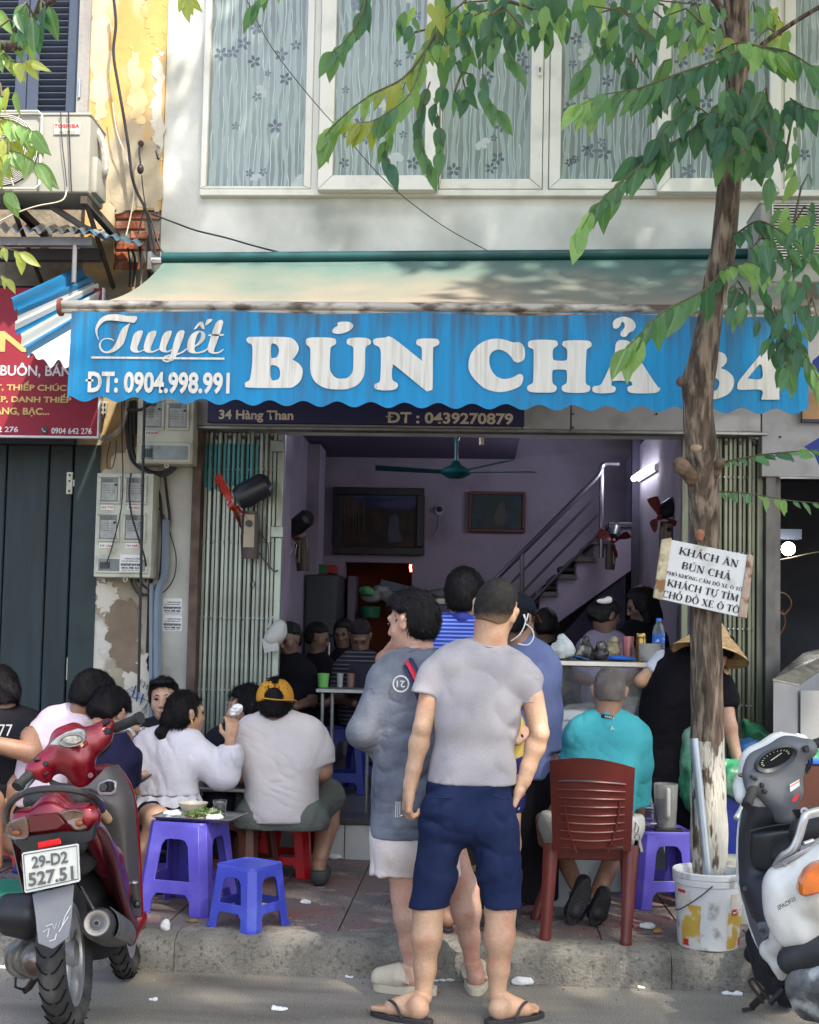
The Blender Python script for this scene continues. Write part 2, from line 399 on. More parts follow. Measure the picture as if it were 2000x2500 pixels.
def rect(mb,x0,y0,x1,y1,y,t=.02,mi=0,yoff=0):
    a=P(x0,(y0+y1)/2,y);b=P(x1,(y0+y1)/2,y);c=P((x0+x1)/2,y0,y);d=P((x0+x1)/2,y1,y)
    mb.slab((a.x,y+yoff,d.z),(b.x,y+yoff+t,c.z),mi);return mb
def vertical(px,py,y):return P(px,py,y).x
FY=7.55;PZ=.16;FZ=.40
rx=lambda px,py=1400,y=FY:P(px,py,y).x
rz=lambda py,px=1000,y=FY:P(px,py,y).z

# ============================================================ ground
def plane(name,x0,x1,y0,y1,z,m,nu=1,nv=1):
    mb=MB();mb.grid(lambda u,v:V3((x0+(x1-x0)*u,y0+(y1-y0)*v,z)),nu,nv);o=mb.build(name,m);return o
asphalt=mat('asphalt',(.20,.182,.155),.9,var=.28,vs=2.0,st=(.4,1.8,1),col2=(.30,.27,.22),c2s=1.6,c2t=.54,c2w=.25,bump=.6,bs=140,spk=(170,.35))
tag(plane('road',-40,40,-60,5.53,0,asphalt),'grey worn asphalt road in front of the kerb',kind='structure')
tag(plane('ground',-60,60,5.54,60,-.03,mat('earth',(.10,.09,.08),.95)),'plain ground under and behind the houses',kind='structure')
KY=5.50                                           # kerb face
kerb=thing('kerb','rough grey concrete kerb along the road edge','kerb',(0,KY,0));kerb['kind']='structure';del kerb['category']
x=-3.4;i=0
while x<3.6:
    L=1.0+.12*math.sin(i*7.1);mb=MB();rr=random.Random(i)
    cs=[]
    for u in range(9):
        xx=x+.0015+(L-.003)*u/8;j=[rr.uniform(-.006,.006) for _ in range(6)]
        cs.append([V3((xx,KY+.0+j[0],-.02)),V3((xx,KY+.002+j[1],.07)),V3((xx,KY+.012+j[2],.13)),V3((xx,KY+.04,PZ-.012+j[3])),V3((xx,KY+.07,PZ+j[4]*.4)),V3((xx,KY+.17,PZ+.004)),V3((xx,KY+.17,-.02))])
    v=[p for c in cs for p in c];n=7
    mb.add(v,[(a*n+b,(a+1)*n+b,(a+1)*n+(b+1) % n,a*n+(b+1) % n) for a in range(8) for b in range(n)]+[tuple(range(n)),tuple(range(8*n,9*n))])
    mb.build('kerb_stone',concrete,kerb,smooth=True,sharp=50);x+=L;i+=1
# paved footpath: square slabs with recessed joints
pav=thing('pavement','reddish grey stamped paving between kerb and shop step','pavement',(0,6.5,0));pav['kind']='structure';del pav['category']
mb=MB();mb.slab((-3.6,KY+.172,.02),(3.8,FY+.3,PZ-.008));mb.build('joint_bed',mat('joint',(.06,.055,.05),.95,bump=.5,bs=60),pav)
tilem=[mat('paver_grey_red_%d' % k,c,.82,var=.2,vs=3,col2=c2,c2s=2.6,c2t=.55,c2w=.12,bump=.9,bs=26,bst=(1,1.4,1),spk=(110,.3)) for k,(c,c2) in enumerate(
    [((.175,.135,.125),(.20,.105,.095)),((.16,.135,.125),(.185,.115,.105)),((.185,.145,.135),(.21,.11,.10)),((.15,.135,.125),(.17,.12,.11))])]
TS=.40;tmesh=[]
for m_ in tilem:
    mb=MB();h=TS/2-.004
    mb.slab((-h,-h,-.03),(h,h,0))
    for k in range(3):# stamped arcs standing proud
        pts=[V3((-h*.8+.06*k+.24*math.cos(a)*(1-k*.27)+.1,-h*.75+.24*math.sin(a)*(1-k*.27),.0)) for a in [R(q) for q in range(0,100,14)]]
        mb.tube(pts,.006,4)
    o=mb.build('paver',m_,pav,bevel=0);tmesh.append(o.data);bpy.data.objects.remove(o)
nx=18;ny=5
for i in range(nx):
    for j in range(ny):
        o=link('paver',tmesh[(i*5+j*3+(i*j) % 3) % 4],pav);o.rotation_euler.z=(math.pi/2)*((i+2*j) % 4)
        o.location=V3((-3.4+TS*(i+.5),KY+.175+TS*(j+.5),PZ+.0015*math.sin(i*3.1+j*5.7)))-V3((0,6.5,0))
        o.rotation_euler.x=.006*math.sin(i*2.3+j)

# ============================================================ the white shophouse
house=thing('shophouse','white plastered shophouse with lilac ground floor eatery and plastic framed upper windows','house',(0,FY,0))
XL,XR=rx(397,300),4.2
zw=rz(477,1000);zh=rz(1050,1000)
oL,oR=rx(483,1300),rx(1868,1300)
wl,wr_=rx(489,400),3.6
mb=MB()
g=lambda x0,x1,z0,z1,y0=FY+.05,y1=FY+.25:mb.slab((x0,y0,z0),(x1,y1,z1))
g(XL,wl,zh,7.5);g(wl,wr_,zh,zw);g(wl,wr_,6.0,7.5);g(wr_,XR,zh,7.5)
mb.build('facade_wall',plaster,house)
mb=MB();mb.slab((XL+.02,FY+.8,3.5),(XR,FY+.85,7.5));mb.slab((XL,FY+.25,7.4),(XR,12,7.5));mb.slab((XR-.1,FY+.25,3.6),(XR,12,7.4));mb.slab((XL,12,3.5),(XR,12.1,7.4))
mb.build('upper_room',mat('dim_room',(.10,.11,.12),.9),house)
# right pier between the two shops and outer jamb strip
# upper windows
film=mat('patterned_glass_film',(.20,.235,.225),.12,var=.28,vs=1.8)
def filmnodes(m):# wavy printed lines running down the film
    t=m.node_tree;N=t.nodes;L=t.links;b=N['Principled BSDF'];tc=N.new('ShaderNodeTexCoord')
    last=b.inputs['Base Color'].links[0].from_socket
    for k,(sc,col,w,ds) in enumerate(((9.0,(.42,.50,.47),.93,2.6),(5.5,(.28,.34,.325),.60,3.6))):
        mp=N.new('ShaderNodeMapping');mp.inputs['Scale'].default_value=(1,1,.35);mp.inputs['Location'].default_value=(k*3,0,k);L.new(tc.outputs['Object'],mp.inputs[0])
        wv=N.new('ShaderNodeTexWave');wv.bands_direction='X';wv.inputs['Scale'].default_value=sc;wv.inputs['Distortion'].default_value=ds*1.6;wv.inputs['Detail'].default_value=1.0;wv.inputs['Detail Scale'].default_value=1.6
        L.new(mp.outputs[0],wv.inputs[0])
        r=N.new('ShaderNodeMapRange');r.inputs[1].default_value=w;r.inputs[2].default_value=min(1,w+.06);L.new(wv.outputs['Fac'],r.inputs[0])
        mx=N.new('ShaderNodeMix');mx.data_type='RGBA';L.new(r.outputs[0],mx.inputs[0]);L.new(last,mx.inputs[6]);mx.inputs[7].default_value=(*col,1);last=mx.outputs[2]
    L.new(last,b.inputs['Base Color'])
filmnodes(film)
flowerm=mat('printed_flowers',(.11,.125,.155),.2,var=.35,vs=5);flowerw=mat('printed_pale_blooms',(.38,.42,.40),.2,var=.1)
def window(o,gl,y,proud=0.,low=6.0,seed=0):
    """o: outer px rect (x0,x1,ybottom), gl: glass px rect"""
    t=MB();yy=y-proud
    X0,X1,Z0=rx(o[0],400,yy),rx(o[1],400,yy),rz(o[2],(o[0]+o[1])/2,yy);x0,x1,z0=rx(gl[0],400,yy),rx(gl[1],400,yy),rz(gl[2],(gl[0]+gl[1])/2,yy)
    Z1,z1=low-.02,low-.02-(z0-Z0)
    for q in ([(X0,Z0),(X1,Z0),(x1,z0),(x0,z0)],[(X1,Z0),(X1,Z1),(x1,z1),(x1,z0)],[(X1,Z1),(X0,Z1),(x0,z1),(x1,z1)],[(X0,Z1),(X0,Z0),(x0,z0),(x0,z1)]):
        c=V3((sum(a for a,_ in q)/4,0,sum(b for _,b in q)/4))
        e=[V3((a,yy,b)) for a,b in q];e=[p+(V3((c.x,yy,c.z))-p).normalized()*.0012 for p in e]
        t.hexa([p+V3((0,.06,0)) for p in e]+e)
    f=t.build('window',upvc,house,bevel=.004)
    m_=MB();m_.slab((x0-.01,yy+.03,z0-.01),(x1+.01,yy+.036,z1+.01));m_.build('pane',film,f)
    # printed blooms
    rr=random.Random(seed);s=MB()
    for k in range(24):
        cx=rr.uniform(x0+.05,x1-.05);cz=rr.uniform(z0+.05,min(z1,z0+1.9)-.05);r=rr.uniform(.022,.05);a0=rr.random()*6;mi=0 if rr.random()<.75 else 1
        n=5 if mi==0 else 3
        for p in range(n):
            a=a0+p*2*math.pi/n*(1 if mi==0 else .35);d=V3((math.cos(a),0,math.sin(a)));w=V3((-d.z,0,d.x));c=V3((cx,yy+.0295-.0002*p,cz));L_=r*(1 if mi==0 else 2.4)
            s.add([c+d*L_*.12,c+d*L_*.5+w*L_*.26,c+d*L_*.9+w*L_*.18,c+d*L_,c+d*L_*.9-w*L_*.18,c+d*L_*.5-w*L_*.26],[(0,1,2,3,4,5)],mi)
    s.build('printed_flowers',[flowerm,flowerw],f)['kind']='stuff'
    return f
f=MB()                                              # fixed outer frame members
def bar(x0,x1,y0,y1,d=0):f.slab((rx(x0,400),FY+.0-d,rz(y1)),(rx(x1,400),FY+.10,rz(y0) if y0>0 else 6.0))
bar(489,2250,462,477);f.build('window_frame',upvc,house,bevel=.003)
window((490,760,461),(505,742,454),FY,0,seed=1)
window((1072,1324,461),(1077,1294,436),FY,0,seed=3);window((1341,1604,461),(1369,1592,436),FY,0,seed=4)
window((1915,2250,475),(1943,2230,466),FY,-.005,seed=6)
for a,b in ((755,775),(1326,1339),(1599,1606),(1905,1915)):MB().slab((rx(a,400),FY+.012,zw+.02),(rx(b,400),FY+.08,5.99)).build('mullion',upvc,house)
window((776,1070,463),(813,1036,427),FY-.07,0,seed=2);window((1606,1906,468),(1637,1880,434),FY-.07,0,seed=5)
m_=MB();c=P(1318,172,FY-.01);m_.slab(c+V3((-.012,-.02,-.04)),c+V3((.012,.0,.04)));k=m_.build('window_lock',upvc,house,bevel=.004)
MB().slab(c+V3((-.004,-.024,-.02)),c+V3((.004,-.021,.01))).build('keyhole',blackp,k)
# header panels over the shop front
hp=mat('header_panel_grey',(.30,.30,.31),.6,var=.08,vs=2,col2=(.20,.19,.18),c2s=5,c2t=.66,c2w=.2)
for a,b in ((1275,1391),(1394,1853),(480,1272)):
    mb=MB();mb.slab((rx(a,1020),FY-.05,zh+.004),(rx(b,1020),FY+.045,rz(900)));mb.build('header_panel',hp,house,bevel=.003)
mb=MB();mb.slab((rx(1856,1020),FY-.05,rz(1166,1900)),(XR,FY+.045,rz(900)));mb.build('header_panel',hp,house,bevel=.003)
for px,py in ((1399,1011),(1399,1044),(1603,1011),(1905,1067)):
    c=P(px,py,FY-.052);MB().cyl(c,c+V3((0,-.006,0)),.007,n=8).build('rivet',blackp,house)
mb=MB();mb.slab((rx(470,1045),FY-.07,zh-.018),(rx(1868,1060),FY+.02,zh+.001));mb.build('gate_track',dullsteel,house,bevel=.003)
# interior shell
LX,RX,BY,CZ=-1.50,1.40,11.6,3.22
mb=MB();mb.slab((LX-.25,FY+.26,0),(LX,BY,CZ));mb.build('side_wall',purple,house)
mb=MB();mb.slab((RX,FY+.26,0),(RX+.3,BY,CZ));mb.build('side_wall',purple,house)
MB().slab((LX,FY+.9,FZ),(LX+.16,FY+1.25,CZ)).build('pilaster',purple,house);MB().slab((LX,BY-.9,FZ),(LX+.11,BY-.5,CZ-.02)).build('pilaster',purple,house)
bx0,bx1,bz0,bz1=rx(842,1400,BY),rx(1006,1400,BY),1.0,rz(1373,920,BY)
mb=MB();y0,y1=BY+.001,BY+.15
for q in ((LX-.1,bx0,0,CZ+.6),(bx1,RX+.2,0,CZ+.6),(bx0,bx1,bz1,CZ+.6),(bx0,bx1,0,bz0)):mb.slab((q[0],y0,q[2]),(q[1],y1,q[3]))
mb.build('back_wall',purple,house)
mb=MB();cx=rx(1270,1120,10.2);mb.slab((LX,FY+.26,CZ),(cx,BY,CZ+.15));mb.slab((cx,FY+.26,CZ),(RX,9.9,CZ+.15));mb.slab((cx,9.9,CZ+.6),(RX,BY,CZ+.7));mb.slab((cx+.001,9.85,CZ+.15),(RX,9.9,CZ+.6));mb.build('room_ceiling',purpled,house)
mb=MB();mb.slab((LX-.25,FY-.02,0),(RX+.3,BY+.15,FZ));mb.build('room_floor',mat('floor_tile_dark',(.09,.085,.09),.35,var=.2,vs=3),house)
mb=MB();mb.slab((oL,FY-.06,FZ-.03),(oR,FY+.26,FZ+.004));mb.build('threshold',mat('threshold_dark',(.05,.05,.055),.4),house,bevel=.006)
for a,b in ((760,842),(845,1060),(1063,1290),(1293,1500)):
    MB().slab((rx(a,2040),FY-.045,PZ),(rx(b,2040),FY+.0,FZ-.032)).build('step_panel',mat('step_tile',(.50,.51,.50),.5,var=.06,col2=(.3,.3,.28),c2s=4,c2t=.66,c2w=.2),house)
# kitchen seen through the hatch
mb=MB();om=mat('kitchen_orange',(.22,.055,.02),.8,var=.3,vs=3)
mb.slab((bx0-.6,BY+1.2,0),(bx1+.6,BY+1.25,3));mb.slab((bx0-.6,BY+.15,0),(bx0-.55,BY+1.2,3));mb.slab((bx1+.55,BY+.15,0),(bx1+.6,BY+1.2,3));mb.slab((bx0-.6,BY+.15,2.9),(bx1+.6,BY+1.2,3));mb.build('kitchen_wall',om,house)
MB().slab((bx0,BY-.05,bz0-.06),(bx1,BY+.2,bz0)).build('hatch_shelf',dullsteel,house)
# outer jamb (dark timber strip beside the gate) and pier with cables
mb=MB();mb.slab((rx(462,1500),FY-.03,0),(rx(483,1500),FY+.2,zh));mb.build('jamb',mat('jamb_rust',(.09,.06,.045),.8,var=.4,vs=12),house)
mb=MB();mb.slab((oR,FY-.03,0),(rx(1890,1500),FY+.25,rz(1165,1900)));mb.build('jamb',mat('jamb_grey',(.12,.115,.11),.6,.5,var=.3,vs=6),house)
mb=MB();mb.slab((oR,FY+.26,0),(oR+.06,12,3.3));mb.build('party_wall',mat('party_wall',(.03,.03,.04),.9),house)

# ------------------------------------------------ stairs, in the house
stm=mat('stair_riser_lilac',(.24,.20,.27),.8);trd=mat('stair_tread_dark',(.05,.045,.05),.4)
st_=thing('staircase','lilac staircase with dark treads climbing to the right at the back of the shop','staircase',(rx(1400,1480,10.9),10.9,FZ))
SY0,SY1=10.45,11.55
sp=[(1262,1530),(1306,1487),(1350,1445),(1396,1403),(1440,1361),(1484,1319),(1530,1277)]
ps=[P(a,b,SY0) for a,b in sp]
poly=[]
for a,b in zip(ps[:-1],ps[1:]):
    x0_=a.x+.04;x1_=b.x+.04;poly+=[V3((x0_,SY0,b.z-.04)),V3((x1_,SY0,b.z-.04))]
    MB().slab((x0_-.035,SY0-.03,b.z-.04),(x1_+.001,SY1,b.z)).build('tread',trd,st_,bevel=.003)
poly+=[V3((poly[-1].x,SY0,poly[-1].z-.36)),V3((poly[0].x,SY0,poly[0].z-.30))]
MB().prism(poly,(0,SY1-SY0-.01,0)).build('riser_mass',stm,st_)
mb=MB();q=[ps[0]+V3((.1,.02,-.4)),ps[-1]+V3((0,.02,-.35)),V3((ps[-1].x,SY0+.02,FZ)),V3((ps[0].x+.1,SY0+.02,FZ))];mb.prism(q,(0,.05,0));mb.build('understair_panel',mat('understair_dark',(.035,.03,.05),.9),st_)
rl=mat('railing_steel_dark',(.13,.12,.14),.35,.8)
rail=thing('stair_railing','dark steel tube railing slanting up along the stairs','railing',P(1275,1460,SY0-.05))
yy=SY0-.05
MB().tube(smoothline([P(1180,1445,yy),P(1262,1362,yy),P(1400,1224,yy),P(1462,1160,yy),P(1470,1138,yy),P(1482,1131,yy),P(1512,1131,yy)],4),.022,8).build('handrail',rl,rail,True)
for px,y0,y1 in ((1275,1345,1470),(1469,1145,1362)):MB().cyl(P(px,y0,yy),P(px,y1,yy),.02,n=8).build('post',rl,rail,True)
for d in (50,100,150):MB().tube([P(1180,1445+d,yy),P(1275,1345+d,yy),P(1466,1155+d*.95,yy)],.013,6).build('bar',rl,rail,True)
MB().slab((rx(1514,1200,SY1),SY1-.9,1.9),(rx(1540,1200,SY1),SY1-.8,CZ+.1)).build('dark_post',mat('stair_post',(.06,.055,.09),.8),st_)
# ============================================================ left neighbour
nb=thing('old_house','old house left of the eatery with peeling yellow plaster, dark shutter and teal wooden door','house',(rx(100),FY,0))
mb_o_=0;MB().slab((rx(372,1400),FY+.02,0),(rx(461,1400),FY+.25,zh)).build('pier',jambm,house)
# yellow plaster face, with a gap that bares bricks
b0,b1=rx(275,550),rx(392,550);bz_a,bz_b=rz(560,330),rz(508,330)
NX=-6.
mb=MB();x1=XL-.002
nL=rx(214,250)
g=lambda m_,a,b,c,d,y0=FY+.03,y1=FY+.25:m_.slab((a,y0,c),(b,y1,d))
g(mb,nL,x1,bz_b,7.5);g(mb,nL,b0,bz_a-.25,bz_b);mb_o=MB();g(mb_o,nL,x1,rz(1160,300),bz_a-.25);mb_p=MB();g(mb_p,nL,x1,0,rz(1160,300)-.001)
mb.build('plaster_wall',yellowp,nb)
ochre=mat('plaster_ochre_dirty',(.36,.26,.13),.95,var=.25,vs=4,col2=(.22,.19,.15),c2s=2.8,c2t=.52,c2w=.12,bump=.7,bs=16)
mb_o.build('plaster_wall',ochre,nb);mb_p.build('plaster_wall',oldp,nb)
mb=MB();g(mb,b0,x1,bz_a-.25,bz_b,FY+.07,FY+.2);mb.build('mortar_bed',mortar,nb)
z=bz_a-.25;row=0;bw=.20;rr=random.Random(5)
while z<bz_b-.02:
    x=b0+.003-(bw/2 if row % 2 else 0)
    while x<x1-.02:
        a=max(x,b0);b=min(x+bw-.014,x1-.004)
        if b-a>.03 and rr.random()>.12:
            m_=MB();d=rr.uniform(.0,.025);m_.slab((a,FY+.035+d,z+.006),(b,FY+.1,z+.058));m_.build('brick',brickm,nb,bevel=.006)
        x+=bw
    z+=.066;row+=1
creamp=mat('plaster_bare_cream',(.52,.48,.40),.95,var=.14,vs=5,bump=.8,bs=20)
def flake(pts,m,y=FY+.028,name='plaster_patch',sd=1):
    r_=random.Random(sd);q=[P(a,b,y) for a,b in pts];q=smoothline(q,12,True);q=[p_+V3((.014*math.sin(i*.9+sd)+.008*math.sin(i*2.3)+r_.uniform(-.004,.004),0,.014*math.cos(i*1.1+sd)+r_.uniform(-.004,.004))) for i,p_ in enumerate(q)];MB().prism(q,(0,.006,0)).build(name,m,nb)
flake([(350,0),(398,0),(398,120),(390,128),(372,100),(358,60)],creamp,sd=1);flake([(372,150),(396,160),(394,380),(378,350),(368,280),(380,210)],creamp,sd=2);flake([(225,0),(262,0),(270,120),(262,250),(240,300),(222,200)],mat('plaster_worn_tan',(.50,.38,.24),.95,var=.2,vs=6,bump=.7,bs=18),sd=3)
flake([(280,352),(330,345),(385,356),(390,500),(340,508),(276,506)],mat('plaster_grey_patch',(.36,.31,.22),.95,var=.12,vs=5,bump=.4,bs=30),sd=4);flake([(330,300),(352,290),(350,180),(322,120),(316,240)],mat('paint_faded',(.55,.42,.22),.95,var=.15),sd=5)
flake([(236,1425),(262,1420),(285,1440),(280,1475),(258,1500),(240,1480)],creamp,FY+.024,sd=6);flake([(300,1640),(325,1600),(360,1610),(366,1760),(310,1760)],creamp,FY+.024,sd=7);flake([(270,1480),(330,1470),(340,1560),(330,1640),(280,1620),(262,1550)],mat('mud_brown',(.19,.145,.105),.95,var=.15,bump=.5,bs=30),FY+.022,sd=8);flake([(250,1170),(300,1100),(372,1090),(372,1160)],creamp,FY+.024,sd=9)
# dirty lower band and rough wall under the air conditioner
mb=MB();mb.slab((NX,FY+.10,3.45),(nL-.001,FY+.25,rz(285,100)));mb.build('rough_wall',mat('rough_wall',(.20,.17,.13),.95,var=.35,vs=7,col2=(.30,.12,.07),c2s=8,c2t=.62,c2w=.1,bump=1,bs=24),nb)
mb=MB();mb.slab((NX,FY+.10,6.35),(nL-.001,FY+.25,7.5));mb.slab((NX,FY+.30,0),(nL,FY+.32,6.4));mb.build('inner_wall',mat('inner_wall_dark',(.03,.03,.035),.9),nb)
mb=MB();w=(rx(216,150)-rx(188,150));mb.slab((nL-w-.0,FY+.0,rz(285,100)),(nL-.001,FY+.2,7));mb.build('shutter_jamb',mat('grey_timber',(.24,.23,.22),.8,var=.2,vs=8,st=(1,1,.2),bump=.3),nb)
# louvred shutters
shm=mat('shutter_navy',(.035,.047,.075),.45,var=.15,vs=6)
def shutter(x0,x1,yb=278,seed=0):
    a,b=rx(x0,150),rx(x1,150);z0=rz(yb,100);z1=6.2;fw=.075;m_=MB();y=FY+.04
    m_.slab((a,y,z0),(a+fw,y+.05,z1));m_.slab((b-fw,y,z0),(b,y+.05,z1));m_.slab((a+fw,y,z0),(b-fw,y+.05,z0+.04));m_.slab((a+fw,y,z1-.08),(b-fw,y+.05,z1))
    s=m_.build('window_shutter',shm,nb,bevel=.004)
    MB().slab((a+.01,y+.06,z0),(b-.01,y+.065,z1)).build('backing',dark,s)
    z=z0+.055;me=None
    while z<z1-.09:
        if me is None:
            q=MB();q.box((0,0,0),(b-a-2*fw-.002,.06,.010),Matrix.Rotation(R(-42),3,'X'));o=q.build('slat',shm,s,bevel=.003);me=o.data
        else:o=link('slat',me,s)
        o.location=o.location+V3(((a+b)/2,y+.027,z));z+=.0435
shutter(62,186);shutter(-70,60)
c=P(195,217,FY-.0);MB().slab(c+V3((-.006,-.012,-.06)),c+V3((.006,.02,.06))).build('hinge',steel,nb)
# plank door below
dm=mat('door_teal',(.009,.020,.026),.55,var=.4,vs=4,st=(3,1,.4),bump=.3,bs=20,bst=(4,1,.3))
door=MB();zt=rz(1085,200);a,b=NX,rx(247,1400)
xs=[rx(q,1500) for q in (-420,-300,-190,-90,-5,100,160,232)]
MB().slab((NX,FY+.10,0),(rx(245,1400),FY+.12,zt+.3)).build('door_backing',dark,nb)
for p,q in zip(xs[:-1],xs[1:]):MB().slab((p+.004,FY+.045,PZ),(q-.004,FY+.09,zt)).build('door_plank',dm,nb,bevel=.006)
MB().slab((rx(232,1400),FY+.02,PZ),(nL,FY+.10,zt)).build('door_post',mat('door_post',(.012,.025,.027),.6,var=.3),nb)
MB().slab((NX,FY-.02,zt),(nL,FY+.1,zt+.12)).build('door_lintel',mat('lintel_dark',(.025,.03,.04),.7),nb)
hm=mat('hinge_worn',(.40,.38,.33),.5,.6,var=.3,vs=20)
for py in (1180,1633):
    c=P(172,py,FY+.04);w=M(1,FY)
    m_=MB();m_.slab((c.x-9*w,c.y-.012,c.z-28*w),(c.x+7*w,c.y+.006,c.z+28*w));m_.slab((c.x+8*w,c.y-.012,c.z-8*w-.0),(c.x+50*w,c.y+.006,c.z+9*w));h_=m_.build('hinge',hm,nb,bevel=.002)
    for dx,dz in ((-1,20),(-1,5),(-1,-20),(20,0),(42,0)):m_=MB().cyl((c.x+dx*w,c.y-.012,c.z+dz*w),(c.x+dx*w,c.y-.017,c.z+dz*w),.007,n=6).build('screw',blackp,h_)

# tin roof over the left shop
tin=mat('tin_blue_grey',(.12,.17,.22),.4,.6,var=.3,vs=5,col2=(.05,.05,.06),c2s=6,c2t=.56)
roof=thing('tin_roof','corrugated blue grey tin roof over the left shop front','roof',P(150,560,7.2))
A0,A1,B0,B1=P(-60,562,6.9),P(212,566,6.9),P(-60,545,FY),P(250,560,FY)
m_=MB();m_.sheet(lambda u,v:A0.lerp(A1,u).lerp(B0.lerp(B1,u),v)+V3((0,0,.018*math.sin(u*6.283*10))),80,2,(0,0,.004));m_.build('sheet',tin,roof,True)
A0,A1,B0,B1=P(212,566,6.9),P(345,598,6.9),P(228,562,FY),P(352,592,FY)
m_=MB();m_.sheet(lambda u,v:A0.lerp(A1,u).lerp(B0.lerp(B1,u),v)+V3((0,-.0,.012*math.sin(u*6.283*5))),40,2,(0,0,.004));m_.build('sheet',mat('tin_blue',(.05,.13,.19),.4,.5,var=.3),roof,True)
MB().slab((rx(-60,600,6.95),6.95,rz(598,100,6.95)),(rx(225,600,6.95),7.0,rz(578,100,6.95))).build('beam',mat('beam_grey',(.14,.14,.15),.7,var=.2),roof)
MB().slab((rx(-60,600,7.35),7.3,rz(640,100,7.35)),(rx(250,600,7.35),7.35,rz(612,100,7.35))).build('beam',mat('beam_dark',(.06,.06,.07),.7),roof)
MB().cyl(P(183,600,6.96),P(180,690,6.96),.014).build('strut',MATS['beam_grey'],roof)
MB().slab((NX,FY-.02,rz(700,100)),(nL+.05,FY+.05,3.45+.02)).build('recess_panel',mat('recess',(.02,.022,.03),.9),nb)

# shop sign, red
sy=7.2
redm=mat('sign_red',(.20,.008,.022),.75,var=.1,vs=3,col2=(.15,.012,.03),c2s=4,c2t=.62,c2w=.2);gold=mat('sign_gold',(.42,.30,.10),.5);silver=mat('sign_silver',(.50,.48,.50),.5)
sg=thing('shop_sign','dark red shop board with gold and white lettering at the left edge','sign',P(120,1065,sy))
m_=MB();a=P(-330,700,sy);b=P(238,1066,sy);m_.slab((a.x,sy,b.z),(b.x,sy+.03,P(100,703,sy).z));m_.build('board',redm,sg)
m_=MB();m_.slab((a.x,sy-.012,b.z-.012),(b.x+.01,sy+.02,b.z));m_.slab((b.x,sy-.012,b.z),(b.x+.01,sy+.02,P(100,703,sy).z));m_.build('edge_strip',silver,sg)
T=lambda s,x0,y0,x1,y1,m,bold=.012:textpx(s,x0,y0,x1,y1,sy,m,sg,bold=bold,slope=.012)
T('IN',-28,808,66,858,gold,.03);T('BÁN BUÔN, BÁN',-74,884,172,920,silver,.02)
T('T, THIẾP CHÚC',-12,930,162,955,gold,.03);T('CƯỚI, ĐẸP, DANH THIẾP',-105,958,174,984,gold,.03);T('VÀNG, BẠC...',-30,990,120,1016,gold,.03)
T('0904 642 276',-80,1040,44,1054,silver,.02);T('0904 642 276',125,1044,224,1059,silver,.02)
c=P(108,1050,sy-.004);MB().cyl(c+V3((0,0,0)),c+V3((0,-.003,0)),.021,n=20).build('phone_badge',blackp,sg)
MB().tube([c+V3((-.010,-.005,.010)),c+V3((-.008,-.005,-.001)),c+V3((0,-.005,-.009)),c+V3((.011,-.005,-.011))],[.005,.003,.003,.005],6).build('phone_symbol',silver,sg)

# blue and white corrugated sheet
corrm=mat('sheet_white',(.48,.49,.48),.35,var=.05);corrb=mat('sheet_blue',(.01,.10,.22),.3,var=.15,vs=4)
cs=thing('corrugated_sheet','bent blue and white corrugated plastic sheet between red board and blue awning','awning',P(150,800,6.7))
yy=6.5
L=[(24,730),(36,752),(43,772),(36,800),(50,822),(60,850),(70,868),(90,870),(118,892),(145,885),(170,900),(200,905)]
Rr=[(185,655),(215,672),(230,690),(240,700),(250,712),(260,730),(262,750),(268,770),(274,790),(280,810),(290,830),(300,840)]
Ls=smoothline([P(a,b,yy) for a,b in L],8);Rs=smoothline([P(a,b,FY-.3) for a,b in Rr],8)
m_=MB();N_=len(Ls)-1
for i in range(N_):
    s=i/N_;blue=s<.03 or (.10<s<.16) or (.28<s<.36) or (.42<s<.52)
    def f(u,v,i=i):
        q=i+u;k=int(min(N_-1,q));t=q-k
        return Ls[k].lerp(Ls[k+1],t).lerp(Rs[k].lerp(Rs[k+1],t),v)+V3((.4,-1,.6)).normalized()*.022*math.sin(q/N_*6.283*9)
    m_.grid(f,1,6,1 if (blue or s<.22) and not .17<s<.21 else 0)
o=m_.build('sheet',[corrm,corrb],cs,True);bm=bmesh.new();bm.from_mesh(o.data);bmesh.ops.remove_doubles(bm,verts=bm.verts,dist=.0004);[setattr(f,'smooth',True) for f in bm.faces];bm.to_mesh(o.data);bm.free()
md=o.modifiers.new('t','SOLIDIFY');md.thickness=.003

